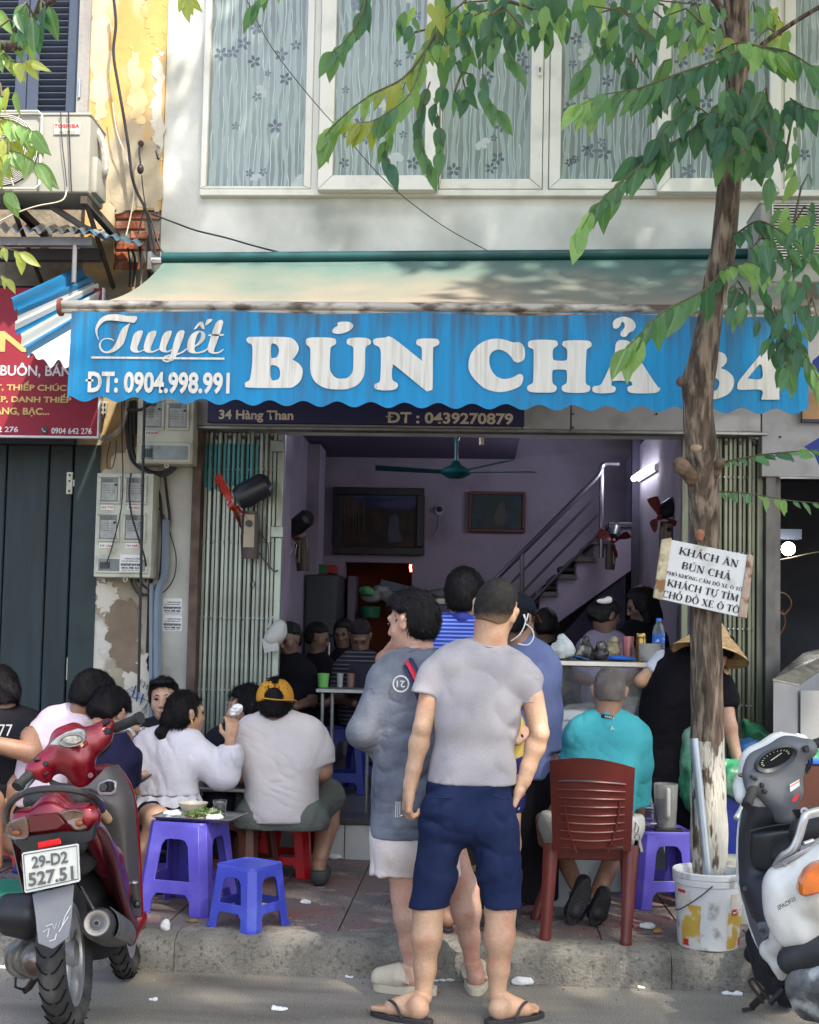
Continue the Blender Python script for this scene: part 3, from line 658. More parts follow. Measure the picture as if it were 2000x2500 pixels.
# ------------------------------------------------ air conditioner units
acm=mat('aircon_casing',(.25,.245,.215),.5,var=.07,vs=2,col2=(.30,.28,.23),c2s=4,c2t=.63,c2w=.2);gr=mat('aircon_grille',(.50,.49,.45),.5)
def aircon(label,x0,x1,y0,y1,yf,d,grill,badge=None,louv=False):
    t=thing('air_conditioner',label,'air conditioner',P((x0+x1)/2,y1,yf))
    a,b=P(x0,y1,yf),P(x1,y0,yf);z0=min(P((x0+x1)/2,y1,yf).z,a.z)
    m_=MB();m_.slab((a.x,yf,z0),(b.x,yf+d,b.z));cs_=m_.build('casing',acm,t,bevel=.02,seg=3)
    m_=MB();m_.slab((a.x-.004,yf-.006,b.z-.02),(b.x+.004,yf+d,b.z+.004));m_.build('top_cover',acm,t,bevel=.008)
    if louv:
        m_=MB();gx0,gx1,gz0,gz1=grill;p0,p1=P(gx0,gz1,yf),P(gx1,gz0,yf)
        MB().slab((p0.x,yf-.004,p0.z),(p1.x,yf-.001,p1.z)).build('recess',dark,t)
        k=0;z=p0.z
        while z<p1.z:m_.slab((p0.x,yf-.02,z),(p1.x,yf-.008,z+.006));z+=.0165
        for u in (.0,.33,.66,1.):xx=p0.x+(p1.x-p0.x)*u;m_.slab((xx-.004,yf-.024,p0.z),(xx+.004,yf-.0201,p1.z))
        m_.build('grille',gr,t)
    else:
        cx,cy,r=grill;c=P(cx,cy,yf);r=M(r,yf)
        MB().cyl(c+V3((0,-.003,0)),c+V3((0,.001,0)),r,n=40).build('fan_recess',dark,t)
        m_=MB()
        for q in range(3):
            an=q*2.094;m_.hexa([c+V3((math.cos(an+u)*r*s,-.006-.03*w_,math.sin(an+u)*r*s)) for w_ in (0,.1) for u,s in ((0,.2),(.1,.9),(.9,.85),(.6,.2))])
        m_.build('fan_blade',mat('fan_grey',(.09,.09,.09),.6),t)
        m_=MB()
        for q in range(1,22):m_.tube([c+V3((math.cos(R(h))*r*q/21,-.022,math.sin(R(h))*r*q/21)) for h in range(0,361,12)],.0028,4,caps=False)
        for q in range(8):an=R(q*45+20);m_.cyl(c+V3((math.cos(an)*r*.15,-.02,math.sin(an)*r*.15)),c+V3((math.cos(an)*r*1.08,-.02,math.sin(an)*r*1.08)),.003,n=4)
        sq=r*1.10;ring=[c+V3((sq*x,-.02,sq*z)) for x,z in ((-.9,-1),(.9,-1),(1,-.9),(1,.9),(.9,1),(-.9,1),(-1,.9),(-1,-.9),(-.9,-1))];m_.tube(ring,.007,6)
        m_.build('fan_grille',gr,t)
    return t,cs_
ac,cs_=aircon('grey outdoor unit with round fan grille hanging under the dark shutter',-130,222,276,470,6.95,.30,(8,369,91))
MB().slab(P(132,328,6.945),P(196,300,6.942)).build('badge',mat('badge',(.5,.49,.42),.5),ac)
textpx('TOSHIBA',132,302,194,312,6.942,mat('toshiba_red',(.45,.02,.03),.5),ac,bold=.03);textpx('INVERTER',143,319,184,326,6.942,mat('ink_grey',(.1,.1,.1),.5),ac)
m_=MB();c0,c1=P(226,380,7.0),P(248,470,7.0);m_.slab((c0.x-.02,7.0,c1.z),(c1.x-.03,7.2,c0.z));m_.build('valve_cover',acm,ac,bevel=.02,seg=2)
cable('drain_hose',[P(222,290,7.15),P(236,320,7.1),P(250,350,7.1),P(257,385,7.1),P(255,420,7.1),P(245,445,7.15)],.022,mat('hose_tape',(.33,.31,.29),.8,var=.3,vs=20,bump=.5),ac,8)
for xx in (20,205):
    m_=MB();q=P(xx,478,6.95);m_.slab((q.x-.02,6.95,q.z-.045),(q.x+.02,FY+.1,q.z));m_.tube([q+V3((0,.05,-.03)),V3((q.x,FY+.1,q.z-.4))],.016,4);m_.build('bracket',mat('bracket_rust',(.07,.055,.045),.8,.4),ac)
aircon('pale outdoor unit with slatted front behind the tree leaves at the right',1856,2330,492,690,7.05,.35,(1884,2300,497,640),None,True)
cable('wire',[P(148,272,6.93),P(152,350,6.93),P(160,420,6.93),P(163,455,6.93)],.003,wirem,ac);cable('wire',[P(167,272,6.93),P(170,350,6.93),P(173,430,6.93),P(175,470,6.93)],.004,wirem,ac)
cable('wire',[P(163,465,6.9),P(150,490,6.88),P(90,503,6.88),P(40,520,6.88),P(-10,545,6.9)],.004,wirew,ac)
# braces and pipe stub under the unit
MB().tube([P(120,500,7.2),P(205,555,7.2),P(265,582,7.1)],.02).build('brace',MATS['beam_grey'],roof)

# ------------------------------------------------ meter boxes
gl_=mat('meter_window',(.13,.15,.15),.15,var=.3,vs=14);meterm=mat('meter_face',(.30,.31,.29),.5,var=.2,vs=30);paper=mat('sticker_paper',(.62,.62,.60),.7);ink=mat('ink_black',(.02,.02,.025),.7);inkr=mat('ink_red',(.5,.02,.03),.6)
def meterbox(label,x0,x1,y0,y1,yf,cells,brk,tags,d=.17):
    t=thing('meter_box',label,'electric meter box',P((x0+x1)/2,y1,yf));w=M(1,yf)
    m_=MB();rect(m_,x0,y0,x1,y1,yf,d);m_.build('case',cream,t,bevel=.012,seg=2)
    for (a,b,c,e) in cells:
        m_=MB();m_.slab
        rect(m_,a-6,b-6,c+6,b-0.5,yf-.012,.014);rect(m_,a-6,e+.5,c+6,e+6,yf-.012,.014);rect(m_,a-6,b,a,e,yf-.012,.014);rect(m_,c,b,c+6,e,yf-.012,.014);f_=m_.build('cell_frame',cream,t,bevel=.003)
        m_=MB();rect(m_,a,b,c,e,yf-.0035,.003);m_.build('window',gl_,f_)
        if e-b>30:
            m_=MB();rect(m_,a+2,b+12,c-2,e-3,yf-.0055,.0015);m_.build('meter',meterm,f_)
            m_=MB();rect(m_,a+5,b+3,a+5+(c-a)*.55,b+11,yf-.0065,.0015);m_.build('display',mat('display',(.08,.09,.085),.3),f_)
            m_=MB();q=P(c-5,b+(e-b)*.3,yf-.006);m_.cyl(q,q+V3((0,-.006,0)),.008);m_.build('dial',blackp,f_)
            for kk in range(4):textpx('lllIll lI',a+5,b+18+kk*6,c-8,b+20+kk*6,yf-.006,ink,f_)
    a,b,c,e=brk;m_=MB();rect(m_,a,b,c,e,yf-.010,.012);o=m_.build('breaker_door',cream,t,bevel=.004);m_=MB();rect(m_,a+6,b+8,c-6,e-6,yf-.013,.002);m_.build('window',gl_,o)
    m_=MB()
    for k in range(5):rect(m_,a+10+k*5,b+15,a+13+k*5,e-12,yf-.018,.004)
    m_.build('breakers',blackp,o)
    q=P((x0+x1)/2+4,y1+5,yf+.02);m_=MB();m_.tube([q+V3((.012*math.cos(h),0,.012*math.sin(h))) for h in [R(z_) for z_ in range(0,361,45)]],.005,5);m_.build('latch',cream,t)
    for s,px,py in tags:
        m_=MB();rect(m_,px,py,px+32,py+13,yf-.004,.003);k=m_.build('name_tag',paper,t);textpx(s,px+16,py+3,px+31,py+10,yf-.005,inkr,k,bold=.02);textpx('lil',px+3,py+4,px+12,py+9,yf-.005,ink,k)
    return t
meterbox('upper cream meter box half hidden under the blue scalloped cloth',334,472,968,1132,FY-.16,[(352,980,395,1043),(412,985,456,1044)],(338,1080,465,1128),[('KHÊ',354,1050)])
lb=meterbox('larger lower cream meter box with four windows on the peeling pier',232,372,1155,1410,FY-.16,[(246,1166,288,1224),(309,1167,352,1226),(243,1258,285,1316),(305,1258,350,1318)],(234,1357,360,1400),[('THỤC',246,1232),('PHÚC',311,1233),('CẨM',242,1325),('HÀ',306,1325)])
def flyer(x0,y0,x1,y1,yf,parent=None,label=None):
    m_=MB();rect(m_,x0,y0,x1,y1,yf-.002,.002)
    if parent is None:
        t=thing('flyer',label,'flyer',P((x0+x1)/2,y1,yf));o=m_.build('sheet',paper,t)
    else:t=parent;o=m_.build('sticker',paper,parent);
    h=y1-y0;w=x1-x0;q=lambda s,a,b,c,e,mm,bb=.02:textpx(s,x0+w*a,y0+h*b,x0+w*c,y0+h*e,yf-.003,mm,o,bold=bb)
    m_=MB();rect(m_,x0+w*.06,y0+h*.52,x1-w*.06,y0+h*.66,yf-.0035,.001);m_.build('print_band',ink,o)
    q('THÔNG TẮC CỐNG',.24,.16,.95,.27,ink,.03);q('xxx xxx xxxxx xxxx',.1,.34,.9,.40,ink);q('XE HÚT BỂ PHỐT',.1,.55,.9,.63,paper,.03);q('0916 788 463',.08,.70,.92,.82,ink,.04);q('xxxx xx xx xxx',.1,.87,.9,.92,ink)
    return t
flyer(292,1354,344,1396,FY-.172,lb)
flyer(397,1461,444,1500,FY+.02,None,'upper of two small black and white flyers pasted on the pier');flyer(397,1502,444,1541,FY+.02,None,'lower of two small black and white flyers pasted on the pier')
# paint scrawl
scr=thing('graffiti','blue brushed number scrawled on the pier behind the diners','graffiti',P(340,1740,FY+.018));blue=mat('scrawl_blue',(.02,.06,.25),.6)
def stroke(pts,r,m,y=FY+.014,name='stroke',par=None):MB().tube([P(a,b,y) for a,b in pts],M(r,y),5,flat=.3).build(name,m,par or scr)
for pts in ([(325,1676),(312,1684),(308,1696),(322,1700)],[(332,1674),(322,1702),(336,1706)],[(320,1686),(330,1690)],[(337,1680),(333,1712)],[(343,1690),(336,1700),(346,1706),(342,1722)],[(350,1694),(343,1716)],[(346,1703),(362,1712),(354,1730)],[(359,1718),(344,1738),(352,1744),(358,1734),(350,1730)]):stroke(pts,2.0,blue)
for pts in ([(345,1658),(340,1672)],[(352,1662),(342,1666),(348,1676)],[(354,1666),(349,1680)],[(362,1670),(357,1684)],[(352,1672),(360,1676)]):stroke(pts,1.0,ink)

# ------------------------------------------------ cables, pipes
def wires(name,label,cat,paths,m=wirem,base=None):
    t=thing(name,label,cat,base or P(*paths[0][0][:2],paths[0][0][2]));
    for p in paths:cable('strand',[P(*q) for q in p[0:-1]],p[-1],m,t)
    return t
y=FY-.05;y2=FY-.3
wires('power_cable','thick black cable bundle running down the peeling yellow wall','cable',[[(278,0,y),(283,60,y),(277,130,y),(290,215,y),(303,290,y),(315,370,y),(322,430,y),(335,470,y),(355,510,y),(368,560,y),(378,620,y),(372,700,y),.010],[(360,520,y),(366,580,y),(372,640,y),.008],[(352,505,y),(345,540,y),(337,570,y),.005],[(352,500,y),(372,545,y),(385,590,y),(400,618,y),(430,622,y),(450,618,y),.006]])
wires('loop_wire','black wire sagging from the yellow wall down to the green roller','cable',[[(370,522,y),(430,545,y),(480,563,y),(550,580,y),(620,600,y),(705,622,y),.006]])
wires('thin_line','thin dark line slanting across the upper windows','cable',[[(598,-10,6.6),(660,110,6.7),(760,240,6.85),(850,340,6.95),(950,450,7.1),(1080,550,7.3),(1210,622,7.45),.0028]])
wires('cream_wire','cream wire hanging down the yellow wall','cable',[[(275,250,y),(285,320,y),(305,375,y),(325,440,y),(324,500,y),(308,575,y),.004]],wirew)
ins=thing('line_insulator','black egg insulator hanging on a wire from the yellow wall','insulator',P(343,440,y2))
MB().ball(P(343,413,FY-.06),(.022,.022,.032)).build('body',mat('insulator_brown',(.03,.022,.03),.2),ins,True)
cable('wire',[P(345,345,y),P(340,365,y),P(343,400,y)],.006,wirem,ins);cable('wire',[P(346,428,y),P(350,470,y),P(356,505,y)],.004,wirem,ins);MB().ball(P(344,350,FY),.02).build('hook',mat('hook_rust',(.06,.03,.02),.8),ins)
y=FY-.02;y3=FY-.20
wires('meter_cables','tangle of black cables looping around both meter boxes','cable',[
    [(320,980,y),(322,1080,y),(330,1120,y),(360,1150,y),(400,1160,y),(430,1140,y),.014],[(312,980,y),(316,1080,y),(345,1140,y),(390,1155,y),(420,1140,y),.012],
    [(305,975,y),(309,1050,y),(320,1120,y),(350,1150,y),.010],[(328,978,y),(330,1060,y),.016],
    [(403,1165,y),(408,1215,y),(414,1270,y),(405,1330,y),(398,1400,y),(380,1440,y),(345,1452,y),(325,1430,y),(320,1412,y),.009],
    [(376,1170,y),(390,1210,y),(395,1270,y),(396,1340,y),(388,1420,y),(365,1438,y),(335,1415,y),.009],
    [(376,1225,y),(400,1260,y),(418,1310,y),(430,1360,y),(425,1410,y),(400,1445,y),(365,1455,y),(340,1440,y),(330,1415,y),.004],
    [(320,1155,y3),(315,1200,y3),(322,1260,y3),(340,1320,y3),(355,1370,y3),(356,1420,y),.006],
    [(297,960,y3),(298,1080,y3),(300,1160,y3),(296,1240,y3),(275,1330,y3),(259,1378,y3),.004],
    [(270,1078,y),(262,1110,y),(262,1140,y),(274,1142,y),(282,1110,y),(284,1075,y),.003],[(310,1000,y3),(345,1000,y3),(375,978,y3),.010]])
wires('riser_pole','thin black conduit standing in front of the meter boxes','conduit',[[(353,970,7.28),(348,1200,7.28),(342,1500,7.28),(338,1690,7.28),.009]])
wires('drain_pipe','grey plastic drain pipe running down the pier beside the flyers','pipe',[[(405,1270,FY-.03),(402,1400,FY-.03),(386,1460,FY-.03),(384,1700,FY-.03),(384,2000,FY-.03),.024],[(372,1425,FY-.02),(371,1700,FY-.02),(371,2000,FY-.02),.02]],mat('pipe_grey',(.16,.20,.25),.5,var=.1))
wires('old_conduit','frayed white conduit curling beside the red board','conduit',[[(312,960,y),(310,1000,y),(300,1040,y),(275,1062,y),(245,1070,y),.016]],mat('frayed',(.33,.31,.28),.9,var=.4,vs=20,bump=1))
wires('wall_wires','old black wires bunched on bricks above the awning end','cable',[[(322,610,y),(330,640,y),(325,700,y),.008],[(340,590,y),(345,640,y),(338,700,y),.010],[(365,575,y),(362,640,y),(368,690,y),.014],[(312,605,y),(318,650,y),(316,700,y),.006]])
sk=thing('power_strip','grey power strip beside the red board','power strip',P(252,1020,FY));m_=MB();m_.box(P(252,1000,FY-.03),(.045,.03,.10),Matrix.Rotation(R(8),3,'Y'));o=m_.build('body',mat('strip_grey',(.35,.33,.29),.6),sk,bevel=.004)
m_=MB()
for k in (-1,0,1):
    for s in (-1,1):c=P(252+s*4,1000+k*12,FY-.047);m_.slab(c+V3((-.005,-.002,-.008)),c+V3((.005,.0,.008)))
m_.build('sockets',blackp,o)
# ============================================================ blue awning
AW=thing('awning','long blue scalloped awning with big cream lettering over the eatery','awning',P(1000,800,6.0))
AY,RY=6.0,7.42
barm=mat('awning_bar',(.40,.37,.33),.55,.4,var=.2,vs=6,st=(.5,1,1),col2=(.10,.075,.06),c2s=16,c2t=.56,c2w=.15,bump=.4,bs=30)
pa,pb=P(150,744,AY),P(1985,758,AY)
m_=MB();m_.tube([pa,pb],.024,12);m_.tube([pa-V3((0,0,.03)),pb-V3((0,0,.03))],.014,8);m_.build('front_bar',barm,AW,True)
m_=MB();m_.cyl(pa+V3((-.012,0,-.012)),pa+V3((.004,0,-.012)),.045,n=14);m_.build('end_cap',mat('cap_red_brown',(.22,.07,.05),.6,var=.3),AW,True)
ra,rb=P(398,637,RY),P(1905,627,RY)
m_=MB();m_.cyl(ra+V3((0,-.02,.012)),rb+V3((0,-.02,.012)),.034,n=20);m_.build('roller',mat('roller_green',(.004,.055,.055),.35,var=.1),AW,True)
MB().cyl(ra+V3((-.075,0,0)),ra,.026,n=12).build('roller_end',steel,AW,True);m_=MB();m_.slab(ra+V3((-.09,-.03,-.06)),ra+V3((-.065,.17,.05)));m_.slab(rb+V3((.01,-.03,-.06)),rb+V3((.03,.17,.05)));m_.build('bracket',dullsteel,AW)
fabm=mat('awning_fabric',(.075,.13,.115),.85,var=.1,vs=2,bump=.25,bs=200)
_t=fabm.node_tree;_b=_t.nodes['Principled BSDF'];_tc=_t.nodes.new('ShaderNodeTexCoord');_sp=_t.nodes.new('ShaderNodeSeparateXYZ');_t.links.new(_tc.outputs['Object'],_sp.inputs[0])
_nz=_t.nodes.new('ShaderNodeTexNoise');_nz.inputs['Scale'].default_value=2.4;_nz.inputs['Detail'].default_value=6;_t.links.new(_tc.outputs['Object'],_nz.inputs[0])
_ad=_t.nodes.new('ShaderNodeMath');_ad.operation='MULTIPLY_ADD';_t.links.new(_nz.outputs[0],_ad.inputs[0]);_ad.inputs[1].default_value=-1.1;_t.links.new(_sp.outputs[1],_ad.inputs[2])
_mr=_t.nodes.new('ShaderNodeMapRange');_mr.inputs[1].default_value=7.4-.55;_mr.inputs[2].default_value=6.6-.55;_t.links.new(_ad.outputs[0],_mr.inputs[0])
_mx=_t.nodes.new('ShaderNodeMix');_mx.data_type='RGBA';_t.links.new(_mr.outputs[0],_mx.inputs[0]);_t.links.new(_b.inputs['Base Color'].links[0].from_socket,_mx.inputs[6]);_mx.inputs[7].default_value=(.23,.19,.145,1);_t.links.new(_mx.outputs[2],_b.inputs['Base Color'])
def fab(u,v):
    a=(ra+V3((.01,-.03,-.02))).lerp(rb+V3((-.01,-.03,-.02)),u);b=(pa+V3((.02,0,.025))).lerp(pb+V3((-.02,0,.025)),u);p=a.lerp(b,v)
    arm=.5+.5*math.cos(6.283*(u*2-.0)) ;sag=(.155-.035*arm)*4*v*(1-v)*(1-.25*v)
    return p+V3((0,0,-sag+.006*math.sin(u*37+v*4)*v*(1-v)*3))
MB().sheet(fab,90,20,(0,0,-.003)).build('canopy_fabric',fabm,AW,True)
# folding arms below
for u in (.16,.84):
    a=ra.lerp(rb,u);b=pa.lerp(pb,u+(.05 if u<.5 else-.05));e=a.lerp(b,.5)+V3((.35 if u<.5 else-.35,0,-.34));m_=MB();m_.tube([a+V3((0,0,-.08)),e],.018,8);m_.tube([e,b+V3((0,.06,-.05))],.018,8);m_.build('folding_arm',dullsteel,AW)
# valance: stiff printed cloth with scalloped hem
vm=mat('valance_blue',(.003,.205,.44),.7,var=.12,vs=2.2,st=(9,1,.5),col2=(.02,.14,.29),c2s=1.8,c2t=.62,c2w=.25,bump=.3,bs=30,bst=(3,1,.4))
def grime(m,col,z0,z1,s=24):# dirt run down from the bar: vertical streaks fading downwards
    t=m.node_tree;b=t.nodes['Principled BSDF'];tc=t.nodes.new('ShaderNodeTexCoord');mp=t.nodes.new('ShaderNodeMapping');mp.inputs['Scale'].default_value=(1,1,.06);t.links.new(tc.outputs['Object'],mp.inputs[0])
    n=t.nodes.new('ShaderNodeTexNoise');n.inputs['Scale'].default_value=s;n.inputs['Detail'].default_value=5;t.links.new(mp.outputs[0],n.inputs[0])
    sp=t.nodes.new('ShaderNodeSeparateXYZ');t.links.new(tc.outputs['Object'],sp.inputs[0])
    a=t.nodes.new('ShaderNodeMapRange');a.inputs[1].default_value=z0;a.inputs[2].default_value=z1;a.inputs[3].default_value=-.42;a.inputs[4].default_value=.16;t.links.new(sp.outputs[2],a.inputs[0])
    s_=t.nodes.new('ShaderNodeMath');s_.operation='ADD';t.links.new(n.outputs[0],s_.inputs[0]);t.links.new(a.outputs[0],s_.inputs[1])
    r=t.nodes.new('ShaderNodeMapRange');r.inputs[1].default_value=.45;r.inputs[2].default_value=.75;r.inputs[4].default_value=.75;t.links.new(s_.outputs[0],r.inputs[0])
    x=t.nodes.new('ShaderNodeMix');x.data_type='RGBA';t.links.new(r.outputs[0],x.inputs[0]);t.links.new(b.inputs['Base Color'].links[0].from_socket,x.inputs[6]);x.inputs[7].default_value=(*col,1);t.links.new(x.outputs[2],b.inputs['Base Color'])
grime(vm,(.05,.06,.08),2.62,3.14)
letm=mat('awning_letter_cream',(.60,.58,.54),.75,var=.08,vs=6,st=(8,1,.5),col2=(.36,.33,.29),c2s=5,c2t=.64,c2w=.25)
grime(letm,(.22,.2,.18),2.3,3.6,30)
def vbot(px):
    b=966+(px-170)*.024 if px<620 else 977+(px-620)*.016
    return b+7.5-7.0*math.cos((px-623)/82*6.283+math.pi)*(1 if px>175 else 0)
def vfn(u,v):
    px=172+(1972-172)*u;t=P(px+5*(1-u),758+8*u,AY);b=P(px-6*(1-u),vbot(px),AY)
    p=t.lerp(b,v);p.y+=.003*math.sin(u*61)*v+.002*math.sin(u*23+v*5)-.012;return p
MB().sheet(vfn,264,6,(0,.0015,0)).build('valance',vm,AW,True)
LY=AY-.0165
LT=AW
B_=[[(75,205),(90,185),(130,180),(400,182),(470,200),(510,250),(512,300),(480,355),(466,372),(510,400),(545,445),(548,490),(530,550),(480,595),(420,610),(100,608),(65,590),(65,565),(100,545),(112,500),(122,430),(126,350),(126,280),(118,245),(90,232)],[(285,245),(320,242),(345,270),(348,310),(330,350),(300,358),(284,350)],[(280,425),(320,422),(350,445),(360,490),(350,530),(320,545),(290,543),(278,500)]]
U_=[[(575,225),(580,200),(610,187),(700,184),(800,190),(828,205),(828,240),(790,265),(782,300),(778,440),(795,490),(830,525),(875,532),(925,525),(965,485),(975,430),(976,290),(970,265),(925,240),(922,210),(945,192),(1020,186),(1095,192),(1122,212),(1120,240),(1085,262),(1076,300),(1074,440),(1060,520),(1010,585),(930,618),(840,624),(740,612),(665,570),(625,510),(612,440),(615,320),(608,270),(580,245)]]
UA=[[(842,62),(880,52),(940,55),(975,80),(965,110),(920,140),(860,155),(810,150),(798,128),(815,105),(845,85)]]
N_=[[(1145,230),(1145,205),(1175,192),(1240,187),(1310,190),(1540,370),(1552,360),(1553,290),(1545,265),(1510,245),(1508,215),(1530,198),(1600,194),(1680,198),(1700,220),(1695,245),(1660,265),(1648,290),(1644,600),(1632,628),(1605,636),(1575,625),(1330,425),(1310,430),(1302,460),(1305,540),(1345,570),(1350,600),(1320,625),(1240,632),(1170,622),(1152,600),(1160,575),(1195,560),(1205,500),(1208,330),(1200,280),(1185,262),(1155,248)]]
for s in (B_,U_,UA,N_):shape([s],(580,770),3.45,LY,letm,LT)
C_=[[(80,410),(95,320),(150,245),(230,200),(310,188),(380,198),(440,218),(490,216),(525,245),(538,300),(530,355),(490,380),(450,372),(420,330),(380,295),(330,277),(280,290),(252,330),(250,390),(270,450),(310,495),(370,515),(440,500),(490,475),(518,485),(522,520),(500,570),(440,600),(370,618),(300,618),(210,590),(140,530),(95,470)]]
H_=[[(562,240),(565,215),(600,200),(680,196),(780,202),(802,220),(800,245),(770,268),(762,300),(765,350),(785,364),(860,366),(878,350),(880,290),(870,265),(842,245),(842,220),(865,205),(960,200),(1050,205),(1076,225),(1075,250),(1045,270),(1035,300),(1028,500),(1035,555),(1062,572),(1065,600),(1040,622),(950,628),(860,620),(835,600),(838,572),(870,550),(878,510),(876,455),(860,440),(775,440),(760,455),(758,520),(765,552),(792,575),(792,600),(765,622),(670,625),(585,620),(556,600),(560,570),(595,550),(605,510),(608,300),(598,272),(570,258)]]
A_=[[(1082,600),(1092,575),(1140,565),(1170,530),(1255,340),(1268,270),(1275,225),(1300,202),(1350,200),(1385,215),(1400,250),(1430,300),(1600,560),(1628,580),(1630,605),(1600,625),(1510,632),(1400,628),(1368,605),(1372,578),(1405,565),(1400,540),(1370,530),(1260,530),(1240,545),(1240,568),(1270,580),(1272,605),(1245,625),(1150,632),(1095,622)],[(1280,440),(1320,365),(1340,360),(1385,440),(1380,450),(1290,450)]]
HK=[[(1250,90),(1252,50),(1290,20),(1350,10),(1410,35),(1433,80),(1420,120),(1380,140),(1362,165),(1335,174),(1312,160),(1318,130),(1345,95),(1340,60),(1320,55),(1310,80),(1290,103),(1262,105)]]
for s in (C_,H_,A_,HK):shape([s],(1120,770),3.317,LY,letm,LT)
T3=[[(570,475),(620,500),(648,550),(640,600),(600,645),(578,665),(640,690),(700,740),(732,800),(720,890),(660,970),(560,1015),(470,1030),(380,1010),(320,950),(330,890),(380,870),(440,900),(500,930),(540,900),(560,830),(520,780),(450,760),(450,700),(500,680),(530,620),(510,580),(460,580),(420,610),(370,610),(340,570),(360,510),(430,465),(510,455)]]
T4=[[(770,880),(780,830),(830,760),(1060,480),(1100,440),(1170,405),(1235,408),(1262,440),(1258,775),(1300,790),(1308,850),(1300,905),(1262,925),(1262,1020),(1250,1032),(1070,1032),(1052,1020),(1050,920),(800,918)],[(898,775),(1010,640),(1040,622),(1058,650),(1056,785),(905,788)]]
for s in (T3,T4):shape([s],(1640,760),4.792,LY,letm,LT)
TU=[[[(180,350),(150,290),(140,230),(165,160),(220,100),(300,75),(380,75),(480,92),(580,98),(555,160),(480,155),(380,145),(300,138),(235,150),(190,190),(165,240),(165,290)]],
 [[(505,170),(440,210),(400,270),(370,350),(330,420),(280,460),(235,460),(205,430),(200,390),(215,350),(260,335),(300,340),(335,355),(335,345),(300,325),(250,325),(205,345),(180,395),(195,450),(240,482),(300,480),(370,450),(440,380),(475,270),(495,200)]],
 [[(555,273),(643,252),(588,410),(586,450),(605,462),(655,440),(652,410),(700,272),(787,255),(730,410),(726,448),(745,463),(800,440),(822,432),(818,442),(760,472),(710,480),(668,470),(652,455),(600,476),(545,474),(512,445),(515,400)]],
 [[(865,273),(948,255),(890,410),(888,450),(905,462),(962,432),(956,448),(905,474),(850,470),(818,445),(822,400)]],[[(1003,270),(1083,257),(1010,470),(975,545),(940,568),(905,560),(935,500),(950,440)]],[[(1000,488),(1050,468),(1105,430),(1110,438),(1060,480),(998,504)]],[[(945,552),(925,573),(885,579),(850,562),(848,532),(885,508),(935,497),(938,510),(895,522),(868,540),(870,556),(895,562)]],
 [[(1110,440),(1115,360),(1150,290),(1210,252),(1270,252),(1300,285),(1290,340),(1250,385),(1190,420),(1190,460),(1220,472),(1290,450),(1335,420),(1338,430),(1280,475),(1210,487),(1150,482),(1120,465)],[(1190,400),(1200,330),(1225,275),(1245,265),(1255,280),(1250,320),(1225,370)]],
 [[(1180,228),(1235,158),(1275,160),(1292,228),(1262,222),(1238,190),(1205,225)]],[[(1298,188),(1320,130),(1378,130),(1318,186)]],
 [[(1410,168),(1490,157),(1395,440),(1400,470),(1440,470),(1488,440),(1490,450),(1450,480),(1395,490),(1345,478),(1322,440),(1335,390)]],[[(1350,285),(1485,282),(1478,300),(1340,303)]]]
for s in TU:shape([s],(200,750),4.3125,LY,letm,LT,n=3)
m_=MB();q=[P(223,870,LY-.004),P(548,873,LY-.004),P(548,878,LY-.004),P(223,875,LY-.004)];m_.prism(q,(0,.0008,0));m_.build('underline',letm,AW)
textpx('ĐT: 0904.998.991',208,906,560,959,LY,letm,LT,bold=.035,slope=.010)

# navy shop-front board
nv=thing('address_board','navy board with the address and phone number in pale letters under the awning','sign',P(890,1037,FY-.1))
m_=MB();rect(m_,508,930,1281,1035,FY-.11,.045);m_.build('board',mat('sign_navy',(.014,.014,.06),.5,var=.1),nv)
pal=mat('sign_pale',(.50,.43,.34),.5)
textpx('34 Hàng Than',534,1000,716,1030,FY-.11,pal,nv,bold=.03,slope=.014);textpx('ĐT : 0439270879',942,1005,1253,1033,FY-.11,pal,nv,bold=.03,slope=.014)

